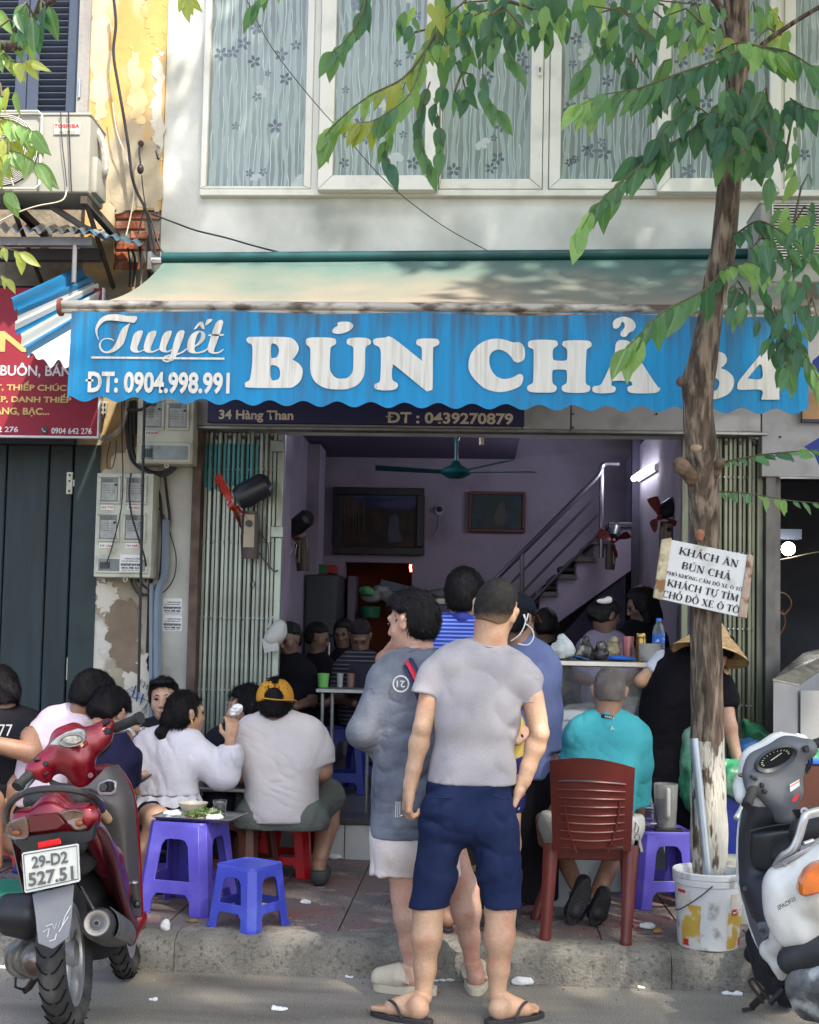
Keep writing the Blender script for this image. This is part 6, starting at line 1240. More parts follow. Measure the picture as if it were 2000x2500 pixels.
    def hand(s,w,d,n,side,curl=(.35,.5,.4),size=1.,thumb=.6,spread=.1,fore=None):
        """w wrist, d towards the fingers, n palm side, side: thumb side unit"""
        w,d,n,side=V3(w),V3(d).normalized(),V3(n).normalized(),V3(side).normalized();z=size;pr=[]
        if fore is not None:pr.append(cone(w-(w-V3(fore)).normalized()*.05,w,.029*z,.025*z,k=.02))
        pr.append(cone(w,w+d*.035*z,.024*z,.03*z,fl=.62,ax=n,k=.02));pk=w+d*.085*z
        for o in (-.027,-.009,.009,.027):pr.append(cone(w+d*.03*z+side*o*.7*z,pk+side*o*z,.014*z,.0125*z,k=.012))
        for i,(o,l) in enumerate(((.028,.92),(.0095,1.),(-.009,.95),(-.0265,.75))):
            a=pk+side*o*z;dd=(d+side*(o*spread*20)).normalized();ang=0
            for j,(ll,r_) in enumerate(((.042,.0098),(.026,.009),(.020,.0082))):
                ang+=curl[j]*(1+.12*i);v=(dd*math.cos(ang)+n*math.sin(ang));b=a+v*ll*l*z;pr.append(cone(a,b,r_*z,(r_-.0007)*z,k=.004));a=b
        a=w+d*.022*z+side*.022*z+n*.006;v=(d*.6+side*(.75*(1-thumb*.4))+n*thumb).normalized();b=a+v*.042*z;v2=(d+side*.15+n*thumb*.6).normalized();pr+=[cone(a,b,.0145*z,.0115*z,k=.010),cone(b,b+v2*.034*z,.0112*z,.009*z,k=.004)]
        s.parts.append(sdf(pr,vox=.0042,k=.008));s.b.append(cone(w-d*.02,w,.024*z,.023*z,k=.02))
    def wear(s,name,prims,m,cuts=(),wr=(1,14,.006,(1,1,.5)),vox=None,k=.03,**kk):
        o=link(name,npmesh([sdf(prims,vox=vox or s.vox,k=k,cuts=cuts,wr=wr,**kk)],m),s.t);return o
    def done(s):
        parts=list(s.parts)
        if s.b:parts.insert(0,sdf(s.b,vox=s.vox,k=.03))
        s.body=link('body',npmesh(parts,s.skin),s.t);return s
def sleeve(a,b,ra,rb,k=.03,end=True,n=None):
    a,b=V3(a),V3(b);d=(b-a).normalized() if n is None else V3(n);return cone(a,b+(b-a).normalized()*.04,ra,rb,k=k,cut=(b,d) if end else None)
def soles(t,heel,toe,m,w=.048,h=.018,z0=0.,name='sole',L=None):
    heel,toe=V3(heel),V3(toe);d=(toe-heel).normalized();sd=V3((d.y,-d.x,0));Ln=L or (toe-heel).length+.01;pts=[]
    for k in range(24):
        a=2*math.pi*k/24;x=(1-math.cos(a))/2;ww=w*(.72+.28*math.sin(max(0,(x-.2))*2.2))*(1 if x<.97 else 1);pts.append(heel-d*.008+d*x*Ln+sd*ww*math.sin(a)*(abs(math.sin(a)) **-.35 if abs(math.sin(a))>.01 else 1)+V3((0,0,z0)))
    m_=MB();m_.prism(pts,(0,0,h));return m_.build(name,m,t,bevel=.003)

# ---- A: man in light grey T-shirt and navy shorts, standing on the road
greyT=cloth('tshirt_heather_grey',(.315,.295,.31),.04,.12,220,col2=(.285,.265,.28),c2s=160,c2t=.52,c2w=.3)
navy=cloth('shorts_navy',(.010,.017,.055),.2,.15,160)
A=Person('man in light grey T-shirt and navy shorts standing on the road in flip-flops, back turned',5.0,(1130,2480),skA,.009,0.)
_hz=P(1210,1530,5.0).z;fademat('hair_crop_fade','hair_cropped',(.42,.26,.16),_hz,_hz+.055)
A.head(1210,1490,0,yaw=-18,pitch=16,roll=13,size=1.09,neck=(1196,1580),nr=.062,hair='buzz',hm=MATS['hair_crop_fade'])
tor=[(1190,1592,0,44,.060),(1184,1612,0,90,.066,-.16),(1180,1640,0,106,.086,-.14),(1170,1700,0,101,.106),(1163,1780,0,96,.108),(1155,1850,0,95,.105),(1150,1930,0,98,.11),(1146,1990,0,102,.115)]
A.b+=A.sections([q[:3]+(q[3]-7,q[4]-.012)+q[5:] for q in tor],0)
aL=[(1066,1640,0),(1032,1775,-.03),(1001,1922,-.02)];aR=[(1290,1655,0),(1318,1790,-.02),(1278,1910,-.02)]
for q in (aL,aR):
    e,w,sh=A.p(q[1]),A.p(q[2]),A.p(q[0]);fd=V3((0,.02,0));A.b+=[cone(sh,e,.042,.036,k=.03),cone(sh.lerp(e,.35)-fd*.6,sh.lerp(e,.75),.040,.034,k=.03),cone(e,e.lerp(w,.28)+fd*.3,.035,.040,k=.02),cone(e.lerp(w,.28)+fd*.3,e.lerp(w,.7),.040,.030,k=.02),cone(e.lerp(w,.7),w,.030,.0245,k=.02),ell(e-fd*1.5,(.016,.014,.02))]
w=A.p(aL[2]);A.hand(w,(-.12,.10,-1),(.85,.45,.0),(-.35,.95,0),curl=(.55,.95,.7),thumb=.5,fore=A.p(aL[1]),size=1.08)
w=A.p(aR[2]);A.hand(w,(-.42,.05,-1),(-.6,.5,.2),(.1,.9,.2),curl=(.2,.2,.2),thumb=.3,fore=A.p(aR[1]),size=1.05)
hL,kL,ankL=A.leg((1090,2020,0),(1046,2225,0),(1034,2435,0),(.072,.057,.034),1.06);hR,kR,ankR=A.leg((1204,2020,0),(1222,2225,0),(1214,2435,0),(.072,.057,.034),1.06)
gz=.02
for ank,hx,tx in ((ankL,1046,958),(ankR,1195,1299)):
    hl=G(hx,2489,gz);tt=G(tx,2472,gz);A.foot(ank,hl,hl+(tt-hl).normalized()*.245)
    tt=hl+(tt-hl).normalized()*.255;d=(tt-hl).normalized();sd=V3((d.y,-d.x,0));soles(A.t,V3((hl.x,hl.y,0))-d*.012,V3((tt.x,tt.y,0))+d*.0,mat('flipflop',(.03,.025,.03),.6),.052,.019,.001,'flip_flop')
    for q in (-1,1):MB().tube(smoothline([hl+d*.095+sd*q*.045+V3((0,0,0)),hl+d*.13+sd*q*.036+V3((0,0,.045)),hl+d*.175+sd*q*.008+V3((0,0,.045)),hl+d*.185+V3((0,0,.012))],4),.006,6,flat=1.).build('strap',MATS['flipflop'],A.t,True)
A.done()
sl=[cone(A.p((1088,1622,0)),A.p((1062,1650,0)),.062,.060,k=.05),sleeve(A.p((1060,1645,0)),A.p((1040,1690,-.015)),.058,.053,n=(-.12,0,-1)),cone(A.p((1270,1636,0)),A.p((1288,1665,0)),.060,.058,k=.05),sleeve(A.p((1284,1660,0)),A.p((1293,1718,-.01)),.056,.051,n=(.08,0,-1))]
hz=A.p((1150,1912)).z
A.wear('shirt',A.sections(tor,0,.010)+sl,greyT,[((0,0,hz),(0,0,-1))],[(11,9,.006,(1,1,1.6)),(12,15,-.018,(1.0,1.0,.8),1),(13,34,-.010,(.6,.6,1.2),1)],.007)
cable('collar',[A.p((1150,1562,.04)),A.p((1160,1572,-.02)),A.p((1190,1578,-.072)),A.p((1222,1584,-.05)),A.p((1234,1580,.0))],.007,greyT,A.t)
for a_,b_,r_ in (((1056,1650,0),(1040,1690,-.015),.0545),((1288,1665,0),(1293,1718,-.01),.0525)):
    c_=A.p(b_);MB().tube([c_+V3((r_*math.cos(R(q)),r_*math.sin(R(q)),.016*0-.0+(-.12 if r_>.054 else .08)*r_*math.cos(R(q))+.010)) for q in range(0,361,20)],.0025,5,caps=False).build('sleeve_hem',greyT,A.t,True)
sh=A.sections([(1148,1900,0,103,.112),(1145,1955,0,110,.116),(1143,2000,0,114,.116)],0)
sh+=[cone(A.p((1082,2020)),A.p((1063,2130)),.096,.088,k=.02),sleeve(A.p((1065,2130)),A.p((1047,2214)),.086,.080,k=.02,n=(.06,0,-1)),cone(A.p((1207,2020)),A.p((1219,2130)),.096,.088,k=.02),sleeve(A.p((1218,2130)),A.p((1224,2210)),.086,.080,k=.02,n=(-.05,0,-1))]
A.wear('shorts',sh,navy,[(A.p((1150,1908)),(0,0,1))],[(21,12,.007,(1,1,1)),(22,15,-.018,(.7,.7,1.5),1),(24,34,-.010,(.8,.8,1.2),1)],.007)
for x0,x1,y0 in ((1042,1105,1944),(1205,1245,1946)):MB().tube([A.p((x0,y0,-.122 if x0>1100 else-.115)),A.p(((x0+x1)/2,y0+4,-.132)),A.p((x1,y0+3,-.131))],.003,4).build('pocket_seam',navy,A.t)
w=A.p((985,1995,-.06));MB().tube([A.p((981,1992,-.05))+V3((.010*math.cos(q),.010*math.sin(q),0)) for q in [R(z) for z in range(0,361,40)]],.002,4).build('ring',mat('gold_ring',(.6,.4,.12),.2,1.),A.t)

# ---- B: man in faded grey long-sleeve with circled 21
wash=cloth('tee_washed_grey',(.115,.125,.155),.28,.4,60,vs=7,col2=(.19,.20,.235),c2s=5,c2t=.56,c2w=.3)
pinkw=cloth('shorts_pale_pink',(.60,.52,.49),.06,.3,60)
B=Person('man in oversized washed grey top with a circled 21 and pale shorts, facing left',5.32,(1040,2400),skC,.010,0.)
B.head(1006,1520,.02,yaw=62,pitch=8,roll=0,size=1.08,neck=(1030,1612,.02),nr=.056,hair='side',face=True)
tb=[(1022,1610,0,45,.065),(1012,1628,0,88,.075,-.0),(1006,1665,0,98,.10),(1008,1740,0,94,.12),(1010,1830,0,94,.13),(1010,1940,0,102,.14),(1012,2040,0,108,.145)]
B.b+=B.sections([q[:3]+(q[3]-12,q[4]-.02) for q in tb[:-1]],25)
B.leg((975,2040,0),(990,2190,-.02),(1006,2362,0),(.085,.056,.034));B.leg((1080,2040,.05),(1132,2170,.02),(1154,2350,.03),(.085,.060,.034),1.05)
beige=mat('slide_beige',(.50,.44,.33),.75,var=.05)
for ank,h,t_ in ((B.p((1006,2362)),G(1052,2411,.03),G(940,2400,.03)),(B.p((1154,2350,.03)),G(1162,2413,.03),G(1164,2380,.03))):
    d=(t_-h).normalized();h2=h+d*.01;B.foot(ank,h2,h2+d*.24)
    h0=V3((h.x,h.y,0));soles(B.t,h0-d*.02,h0+d*.25,beige,.058,.034,.001,'slide_sole');sd=V3((d.y,-d.x,0))
    B.wear('slide_upper',[cone(h2+d*.13+V3((0,0,.035)),h2+d*.21+V3((0,0,.022)),.056,.044,k=.01),cone(h2+d*.13+sd*.02+V3((0,0,.03)),h2+d*.21+sd*.01+V3((0,0,.02)),.044,.036),cone(h2+d*.13-sd*.02+V3((0,0,.03)),h2+d*.21-sd*.01+V3((0,0,.02)),.044,.036),cone(h2+d*.0+sd*.046+V3((0,0,.02)),h2+d*.13+sd*.046+V3((0,0,.04)),.012,.02),cone(h2+d*.0-sd*.046+V3((0,0,.02)),h2+d*.13-sd*.046+V3((0,0,.04)),.012,.02)],beige,[((0,0,.03),(0,0,-1)),(h2+d*.095+V3((0,0,.06)),V3((-d.x,-d.y,.55)),0,0)],None,.006,.01)
B.done()
arm=[B.p((942,1665,-.04)),B.p((884,1790,-.10)),B.p((965,1855,.10))]
sl=[cone(B.p((960,1652,0)),arm[0],.070,.066,k=.05),cone(arm[0],arm[1],.066,.058,k=.03),cone(arm[1],arm[2],.060,.055,k=.03),cone(B.p((1060,1660,.05)),B.p((1100,1780,.08)),.08,.07,k=.03)]
B.wear('shirt',B.sections(tb,20,.0)+sl,wash,[(B.p((1010,2040)),(.03,0,-1))],[(31,9,.009,(1,1,1)),(32,18,-.018,(1,1,.7),1),(34,34,-.010,(1,1,.8),1)],.008)
B.wear('shorts',B.sections([(1010,1990,0,98,.13),(1010,2060,0,104,.13)],15)+[sleeve(B.p((968,2050)),B.p((962,2135)),.10,.105,n=(0,0,-1)),sleeve(B.p((1060,2050,.03)),B.p((1080,2130,.03)),.10,.10,n=(0,0,-1))],pinkw,[(B.p((1010,2000)),(0,0,1))],[(41,14,.006),(42,26,-.010,(1,1,.7),1)],.009)
# printed circle with 21 set upside down, shoulder strap, sleeve print, side tab
prt=mat('print_offwhite',(.50,.50,.50),.8);c=B.p((979,1670,-.165));tilt=Matrix.Rotation(R(-8),3,'Z')
m_=MB();rg=[V3((.033*math.cos(R(q)),0,.033*math.sin(R(q)))) for q in range(0,361,15)];m_.tube([c+tilt @ q for q in rg],.0038,6,caps=False);m_.build('circle_print',prt,B.t,True)
text('21',c+V3((.018,-.004,.014)),(-1,.1,0),(0,0,-1),.036,.028,prt,B.t,bold=.01,depth=0.)
for q in (0,1,2):m_=MB();m_.slab(B.p((965+q*5,1996,-.166)),B.p((968+q*5,1957,-.160)));m_.build('white_bar',mat('tab_white',(.6,.6,.57),.8),B.t)
red=mat('strap_red',(.55,.02,.04),.7);nvs=mat('strap_navy',(.02,.02,.07),.7)
pts=smoothline([B.p((985,1602,.03)),B.p((992,1612,-.07)),B.p((1004,1632,-.125)),B.p((1018,1662,-.155)),B.p((1035,1710,-.17))],4)
for o_,w_,mm,z_ in ((0,.011,red,.003),(-.019,.009,nvs,0),(.019,.009,nvs,0)):
    m_=MB();m_.tube([p_+V3((o_*.85,-.005-z_,o_*.5)) for p_ in pts],w_,6,flat=.3);m_.build('strap_band',mm,B.t,True)
cable('necklace',[B.p((985,1597,.03)),B.p((1000,1590,-.065)),B.p((1025,1583,-.08)),B.p((1050,1582,-.03))],.0015,steel,B.t)
for k_ in range(6):text('AMTX'[k_ % 4],B.p((903+k_*4.4,1680+k_*9,-.135+k_*.004)),(.5,0,-1),(1,0,.5),.012,.010,mat('print_dark',(.05,.05,.06),.8),B.t,depth=0)

# ---- C: man in striped blue polo
polo=cloth('polo_blue_stripes',(.035,.05,.27),.06,.2,120,wave=(.0185,2,'7088D8',.42));poloc=cloth('polo_blue',(.04,.055,.28),.06)
C_m=Person('man in a blue striped polo shirt standing behind the two others, seen from behind',5.9,(1110,2262),skB,.011,PZ)
C_m.head(1136,1452,0,yaw=-18,pitch=0,roll=0,size=1.04,neck=(1128,1520),nr=.06,hair='short')
tc_=[(1125,1528,0,40,.06),(1128,1545,0,88,.085),(1130,1590,0,100,.11),(1130,1700,0,92,.12),(1130,1850,0,90,.12)]
C_m.b+=C_m.sections([q[:3]+(q[3]-8,q[4]-.015) for q in tc_],0)
sh_,e,w=C_m.p((1045,1580,.0)),C_m.p((940,1612,-.05)),C_m.p((975,1560,.15));C_m.b+=[cone(sh_,e,.05,.040),cone(e,w,.040,.03)]
C_m.leg((1105,1880),(1105,2070),(1097,2225));C_m.leg((1160,1880),(1160,2070),(1160,2225))
for ax_ in ((1097,2268),(1160,2262)):h=G(*ax_,PZ+.02);C_m.foot(C_m.p((ax_[0],2225)),h,h+V3((-.08,.22,0)));soles(C_m.t,V3((h.x,h.y,0)),V3((h.x-.08,h.y+.22,0)),rubber,.05,.018,PZ+.001,'sandal')
C_m.done();C_m.wear('shirt',C_m.sections(tc_,0,.004)+[sleeve(C_m.p((1060,1570)),C_m.p((1010,1592,-.02)),.07,.068)],polo,[(C_m.p((1130,1860)),(0,0,-1))])
C_m.wear('collar',[cone(C_m.p((1100,1512,.0)),C_m.p((1128,1505,-.05)),.026,.03),cone(C_m.p((1128,1505,-.05)),C_m.p((1162,1512,0)),.03,.026),cone(C_m.p((1105,1520,.0)),C_m.p((1160,1522,.0)),.05,.05)],poloc,vox=.008)
C_m.wear('trousers',[cone(C_m.p((1105,1880)),C_m.p((1105,2050)),.10,.08),sleeve(C_m.p((1105,2050)),C_m.p((1103,2190)),.08,.07),cone(C_m.p((1160,1880)),C_m.p((1160,2050)),.10,.08),sleeve(C_m.p((1160,2050)),C_m.p((1160,2215)),.08,.07)],cloth('trousers_dark_olive',(.03,.035,.03),.2))

# ---- D: woman with brown peaked cap, lavender shirt, black trousers
lav=cloth('shirt_lavender_blue',(.15,.18,.34),.12,.3,60)
D_w=Person('woman in a loose lavender blue shirt, black trousers and a cap with white cords',6.15,(1300,2205),skB,.011,PZ)
D_w.head(1262,1512,0,yaw=-40,pitch=12,size=1.,neck=(1270,1590),hair='tied')
td=[(1280,1585,0,40,.07),(1292,1605,0,62,.085),(1294,1660,0,66,.11),(1292,1800,0,62,.12),(1290,1905,0,60,.12)]
D_w.b+=D_w.sections([q[:3]+(q[3]-8,q[4]-.015) for q in td],-10);s1,e1,w1=D_w.p((1338,1630,0)),D_w.p((1342,1740,-.03)),D_w.p((1352,1868,-.06));D_w.b+=[cone(s1,e1,.045,.035),cone(e1,w1,.035,.024)]
D_w.hand(w1,(-.15,0,-1),(-1,0,0),(0,1,0),fore=e1,size=.9);D_w.leg((1270,1920),(1275,2060),(1275,2190));D_w.leg((1320,1920),(1318,2060),(1318,2190));D_w.done()
D_w.wear('shirt',D_w.sections(td,-10,.004)+[cone(D_w.p((1320,1620)),s1,.065,.066),cone(s1,e1,.062,.056),sleeve(e1,D_w.p((1352,1838,-.055)),.056,.054)],lav,[(D_w.p((1290,1900)),(0,0,-1))],[(51,13,.008),(52,24,-.012,(1,1,.6),1)])
D_w.wear('trousers',[cone(D_w.p((1270,1900)),D_w.p((1272,2060)),.11,.095),sleeve(D_w.p((1272,2060)),D_w.p((1272,2195)),.095,.09),cone(D_w.p((1315,1900)),D_w.p((1318,2060)),.11,.095),sleeve(D_w.p((1318,2060)),D_w.p((1318,2195)),.095,.09)],cloth('trousers_black',(.008,.008,.012),.3))
for q in (1272,1318):h=G(q,2212,PZ);soles(D_w.t,h,h+V3((.02,.22,0)),rubber,.05,.06,0.,'shoe')
L=D_w.L;capb=mat('cap_brown',(.14,.055,.035),.7)
D_w.wear('cap',[ell(L(0,-.01,.06),(.088,.105,.075),D_w.hR)],cloth('cap_black',(.01,.012,.02)),[(L(0,0,.035),D_w.hR @ V3((0,0,-1)),0,0)],None,.007)
m_=MB();m_.sheet(lambda u,v:L(-.075+.15*u,.07+.09*v*(1-(2*u-1) ** 2*.6),.055-.03*v-.02*(2*u-1) ** 2),8,4,(0,0,.004));m_.build('cap_peak',capb,D_w.t,True)
for pts in ([(1248,1565,-.12),(1270,1548,-.13),(1283,1520,-.12),(1280,1500,-.1)],[(1265,1572,-.13),(1290,1574,-.12),(1303,1555,-.11),(1298,1535,-.1),(1282,1522,-.1)],[(1278,1500,-.12),(1285,1515,-.12),(1290,1498,-.11)]):cable('cord',[D_w.p(q) for q in pts],.0035,white,D_w.t)

# ---- child held close, mostly hidden
yel=cloth('child_yellow_top',(.50,.36,.09));K=Person('small child in yellow top and dotted shorts, mostly hidden behind the grey T-shirt man',5.7,(1232,2275),skA,.011,PZ)
K.head(1226,1690,0,yaw=-30,size=.86,neck=(1228,1750),nr=.05,hair='short');tk=[(1230,1752,0,30,.05),(1236,1775,0,40,.06),(1237,1860,0,36,.065)];K.b+=K.sections(tk,0);K.b+=K.limb([(1262,1775),(1282,1790,-.02),(1262,1812,-.1)],(.028,.025,.02));K.leg((1225,1900),(1224,2060),(1223,2240),(.055,.04,.026));K.leg((1248,1900),(1248,2060),(1247,2240),(.055,.04,.026));K.done()
K.wear('shirt',K.sections(tk,0,.008),yel,[(K.p((1236,1856)),(0,0,-1))]);K.wear('shorts',[cone(K.p((1226,1870)),K.p((1225,1960)),.075,.065),cone(K.p((1248,1870)),K.p((1250,1960)),.075,.065)],mat('shorts_dotted',(.02,.02,.10),.9,col2=(.6,.6,.7),c2s=90,c2t=.66,c2w=.02))
cable('bracelet',[K.p((1270,1792,-.05)),K.p((1276,1797,-.09)),K.p((1272,1803,-.06))],.005,blackp,K.t)
for q in (1223,1247):h=G(q,2272,PZ);soles(K.t,h,h+V3((0,.17,0)),rubber,.035,.03,0.,'shoe')
FOLD=lambda sd,a=1.:[(sd,9,.004*a),(sd+1,17,-.008*a,(.8,.8,1.2),1),(sd+2,40,-.0055*a,(.7,.7,1.5),1)]
# ---- F: man in teal polo on the brown chair
teal=cloth('polo_teal',(.05,.30,.335),.08,.2,120)
F=Person('man with a shaved grey head in a bright teal polo, seated on the brown chair',5.92,(1440,2040),skB,.010,.62)
F.head(1487,1688,0,yaw=0,pitch=10,roll=2,size=1.0,neck=(1480,1760,-.01),nr=.058,hair='shaved',hm=hairgrey)
tf=[(1480,1760,0,46,.055),(1481,1774,-.01,74,.06),(1482,1792,-.02,99,.075),(1482,1815,-.02,98,.09),(1474,1870,-.03,88,.105),(1462,1960,-.02,84,.11),(1450,2015,-.01,84,.115)]
F.b+=F.sections([q[:3]+(q[3]-7,q[4]-.015) for q in tf],0)
F.b+=F.limb([(1552,1830),(1560,1945,.03),(1556,2010,.18)],(.048,.038,.03))+F.limb([(1405,1830),(1370,1960,.06),(1330,2020,.10)],(.048,.038,.032))
F.b+=F.limb([(1410,2035,.05),(1345,2025,.42)],(.07,.055))+F.limb([(1345,2025,.42),(1412,2170,.10)],(.058,.036))+F.limb([(1490,2035,.05),(1520,2045,.40)],(.07,.055))+F.limb([(1520,2045,.40),(1455,2190,.08)],(.058,.036))+F.limb([(1325,2000,.1),(1328,2055,.12)],(.035,.03))
F.done()
shirt=F.sections(tf,0,.006)+[cone(F.p((1556,1806)),F.p((1562,1870)),.060,.060,k=.04),sleeve(F.p((1560,1860)),F.p((1560,1962,.05)),.060,.056),cone(F.p((1408,1806)),F.p((1396,1870)),.060,.060,k=.04),sleeve(F.p((1395,1865)),F.p((1375,1945,.05)),.060,.056)]
F.wear('shirt',shirt,teal,[(F.p((1450,2000)),(0,0,-1))],FOLD(61),.008)
F.wear('collar',[cone(F.p((1450,1752,.0)),F.p((1482,1745,-.055)),.016,.018),cone(F.p((1482,1745,-.055)),F.p((1515,1756,0)),.018,.016),cone(F.p((1455,1760,0)),F.p((1508,1762,0)),.045,.045)],teal,vox=.007)
m_=MB();m_.sheet(lambda u,v:F.p((1468+40*u,1744+4*u*u*2+9*v,-.083+.03*(u-.4) ** 2*2)),6,1,(0,.003,0));k_=m_.build('collar_label',blackp,F.t);text('ARISLE',F.p((1476,1751,-.087)),(1,0,-.16),(0,0,1),M(24,5.8),M(5,5.8),prt,F.t,bold=.02,depth=.001)
m_=MB();q=F.p((1495,1778,-.118));m_.prism([q+V3((-.009,0,-.012)),q+V3((0,0,.012)),q+V3((.012,0,-.008)),q+V3((.002,0,-.004))],(0,.003,0));m_.build('chest_mark',prt,F.t)
F.wear('shorts',[cone(F.p((1385,2012,0)),F.p((1505,2012,0)),.135,.135),cone(F.p((1400,2030,0)),F.p((1350,2025,.36)),.105,.085),cone(F.p((1495,2030,0)),F.p((1520,2040,.34)),.105,.085)],cloth('shorts_offwhite',(.48,.47,.43)),[(F.p((1450,1985)),(0,0,1))],FOLD(63),.010)
MB().slab(F.p((1530,2012,-.05)),F.p((1545,1998,.1))).build('belt',blackp,F.t)
clog=mat('clog_black',(.012,.012,.014),.55,var=.3,vs=40)
def clogshoe(t,a,b,w):# sole turned to the street
    a,b=V3(a),V3(b);d=(b-a).normalized();x=V3((1,0,.25)).normalized();n=d.cross(x).normalized();n=-n if n.y>0 else n
    m_=MB();L_=(b-a).length;ring=[]
    for k in range(20):q=2*math.pi*k/20;s=(1-math.cos(q))/2;ring.append(a+d*s*L_+x*math.sin(q)*w*(.78+.22*math.sin(s*3)+.12*s))
    m_.prism(ring,-n*.02);o=m_.build('shoe_sole',clog,t,bevel=.004);m_=MB()
    for i in range(12):
        s=.1+.07*i;c=a+d*s*L_+n*.002;ww=w*.8*math.sin(math.pi*min(.95,max(.08,s))) ** .5;m_.tube([c-x*ww,c-x*ww*.4+d*.008,c+x*ww*.4-d*.004,c+x*ww],.0025,4)
    k=m_.build('tread',rubber,o);k['kind']='stuff';soft('shoe_upper',[cone(a+d*.03-n*.035,b-d*.07-n*.045,.036,.048),ell(b-d*.06-n*.04,(.05,.05,.045))],clog,t,vox=.01)
clogshoe(F.t,F.p((1432,2142,.02)),F.p((1396,2262,.03)),.050);clogshoe(F.t,F.p((1480,2172,.0)),F.p((1452,2266,.02)),.046)
# keys
kt=thing('key_bunch','bunch of keys clipped to the belt beside the brown chair','keys',P(1553,2085,5.75));pk_=lambda a,b,d=0:P(a,b,5.74+d)
MB().tube(smoothline([pk_(1553,2008),pk_(1559,2018),pk_(1557,2032),pk_(1551,2030),pk_(1551,2016),pk_(1553,2008)],3),.003,5).build('clip',steel,kt,True);MB().tube([pk_(1556+6*math.cos(R(q)),2044+8*math.sin(R(q))) for q in range(0,361,40)],.0022,4).build('ring',steel,kt)
for i,(a,b,c,d) in enumerate(((1555,2050,1550,2084),(1558,2050,1560,2080),(1561,2048,1566,2072),(1554,2050,1547,2072))):MB().hexa([pk_(a-3,b),pk_(a+3,b),pk_(a+3,b,.004),pk_(a-3,b,.004),pk_(c-5,d+8),pk_(c+5,d+8),pk_(c+5,d+8,.004),pk_(c-5,d+8,.004)]).build('key',[steel,blackp][i % 2],kt)

# ---- G: woman in black leaning, conical hat, behind the trunk
blk=cloth('dress_black',(.006,.0055,.008),.3,.2,80)
Gw=Person('woman in black bending over behind the tree trunk, wearing a conical straw hat',6.85,(1610,2150),skA,.012,PZ)
Gw.head(1738,1590,-.25,yaw=40,pitch=40,size=1.,neck=(1700,1640,-.15),hair='tied')
tg=[(1690,1610,-.12,62,.09,.2),(1672,1650,-.1,76,.11,.15),(1650,1710,-.05,84,.13,.1),(1632,1780,0,84,.14),(1628,1850,.02,78,.15),(1636,1930,.02,62,.14)]
Gw.b+=Gw.sections([q[:3]+(q[3]-9,q[4]-.02)+q[5:] for q in tg],10);Gw.b+=Gw.limb([(1622,1605,-.1),(1566,1662,-.1),(1590,1700,.15)],(.045,.036,.03))+Gw.limb([(1760,1650,-.2),(1782,1775,-.3),(1800,1850,-.32)],(.048,.038,.026))
Gw.hand(Gw.p((1800,1850,-.32)),(.2,0,-1),(-1,.2,0),(0,-1,0),fore=Gw.p((1782,1775,-.3)),size=.9)
Gw.b+=Gw.limb([(1605,2010),(1602,2060,.02),(1598,2110,.04)],(.045,.045,.032))+Gw.limb([(1660,2010,.1),(1640,2060,.2),(1634,2110,.2)],(.06,.05,.032))
h=G(1632,2160,PZ+.03);Gw.foot(Gw.p((1598,2112,.04))+V3((0,0,0)),G(1576,2156,PZ+.03)+V3((-.0,0,0)),G(1640,2150,PZ+.03));Gw.done()
Gw.wear('dress',Gw.sections(tg,10,.006)+[cone(Gw.p((1640,1612,-.1)),Gw.p((1618,1625,-.1)),.07,.06),cone(Gw.p((1735,1640,-.15)),Gw.p((1768,1700,-.24)),.085,.072),sleeve(Gw.p((1762,1680,-.22)),Gw.p((1776,1730,-.27)),.074,.066)],blk,[(Gw.p((1636,1930)),(0,0,-1))],FOLD(71,1.2))
Gw.wear('sleeve_white',[sleeve(Gw.p((1618,1610,-.1)),Gw.p((1590,1640,-.1)),.055,.050)],cloth('sleeve_white',(.6,.6,.66)),wr=None)
Gw.wear('trousers',[cone(Gw.p((1610,1900)),Gw.p((1606,1990)),.13,.10),sleeve(Gw.p((1606,1990)),Gw.p((1606,2030)),.10,.095),cone(Gw.p((1670,1900)),Gw.p((1664,1990,.05)),.13,.10),sleeve(Gw.p((1664,1990,.05)),Gw.p((1664,2020,.06)),.10,.09)],blk)
slm=mat('sandal_cream',(.5,.47,.38),.6);a,b=G(1570,2158,PZ),G(1642,2150,PZ);soles(Gw.t,a,b,slm,.045,.03,.001,'sandal');MB().sheet(lambda u,v:a.lerp(b,.62+.2*v)+V3((0,-.05+.1*u,.03+.045*math.sin(math.pi*u))),6,2,(0,0,.006)).build('sandal_strap',slm,Gw.t,True)
ht=thing('conical_hat','conical straw hat on the head of the woman behind the trunk','hat',P(1745,1600,6.55));ap=P(1752,1508,6.6);ax_=(ap-P(1733,1598,6.55)).normalized();xx=ax_.orthogonal().normalized();yy_=ax_.cross(xx);rot=Matrix((xx,yy_,ax_)).transposed()
strawm=mat('straw',(.50,.34,.17),.8,var=.2,vs=3,st=(1,1,14),col2=(.33,.21,.10),c2s=6,c2t=.6);strawm.use_backface_culling=False
m_=MB();m_.lathe([(.205,-.215),(.20,-.208),(.135,-.14),(.07,-.07),(.004,0),(0,-.006),(.066,-.076),(.13,-.146),(.198,-.214)],ap,40,rot=rot);m_.build('cone',strawm,ht,True)
for k in range(1,14):r_=.204*k/14;MB().tube([ap+rot @ V3((r_*math.cos(R(q)),r_*math.sin(R(q)),-.215*r_/.205+.001)) for q in range(0,361,12)],.0022 if k<13 else .004,4,caps=False).build('rib',mat('straw_rib',(.36,.23,.11),.8),ht)

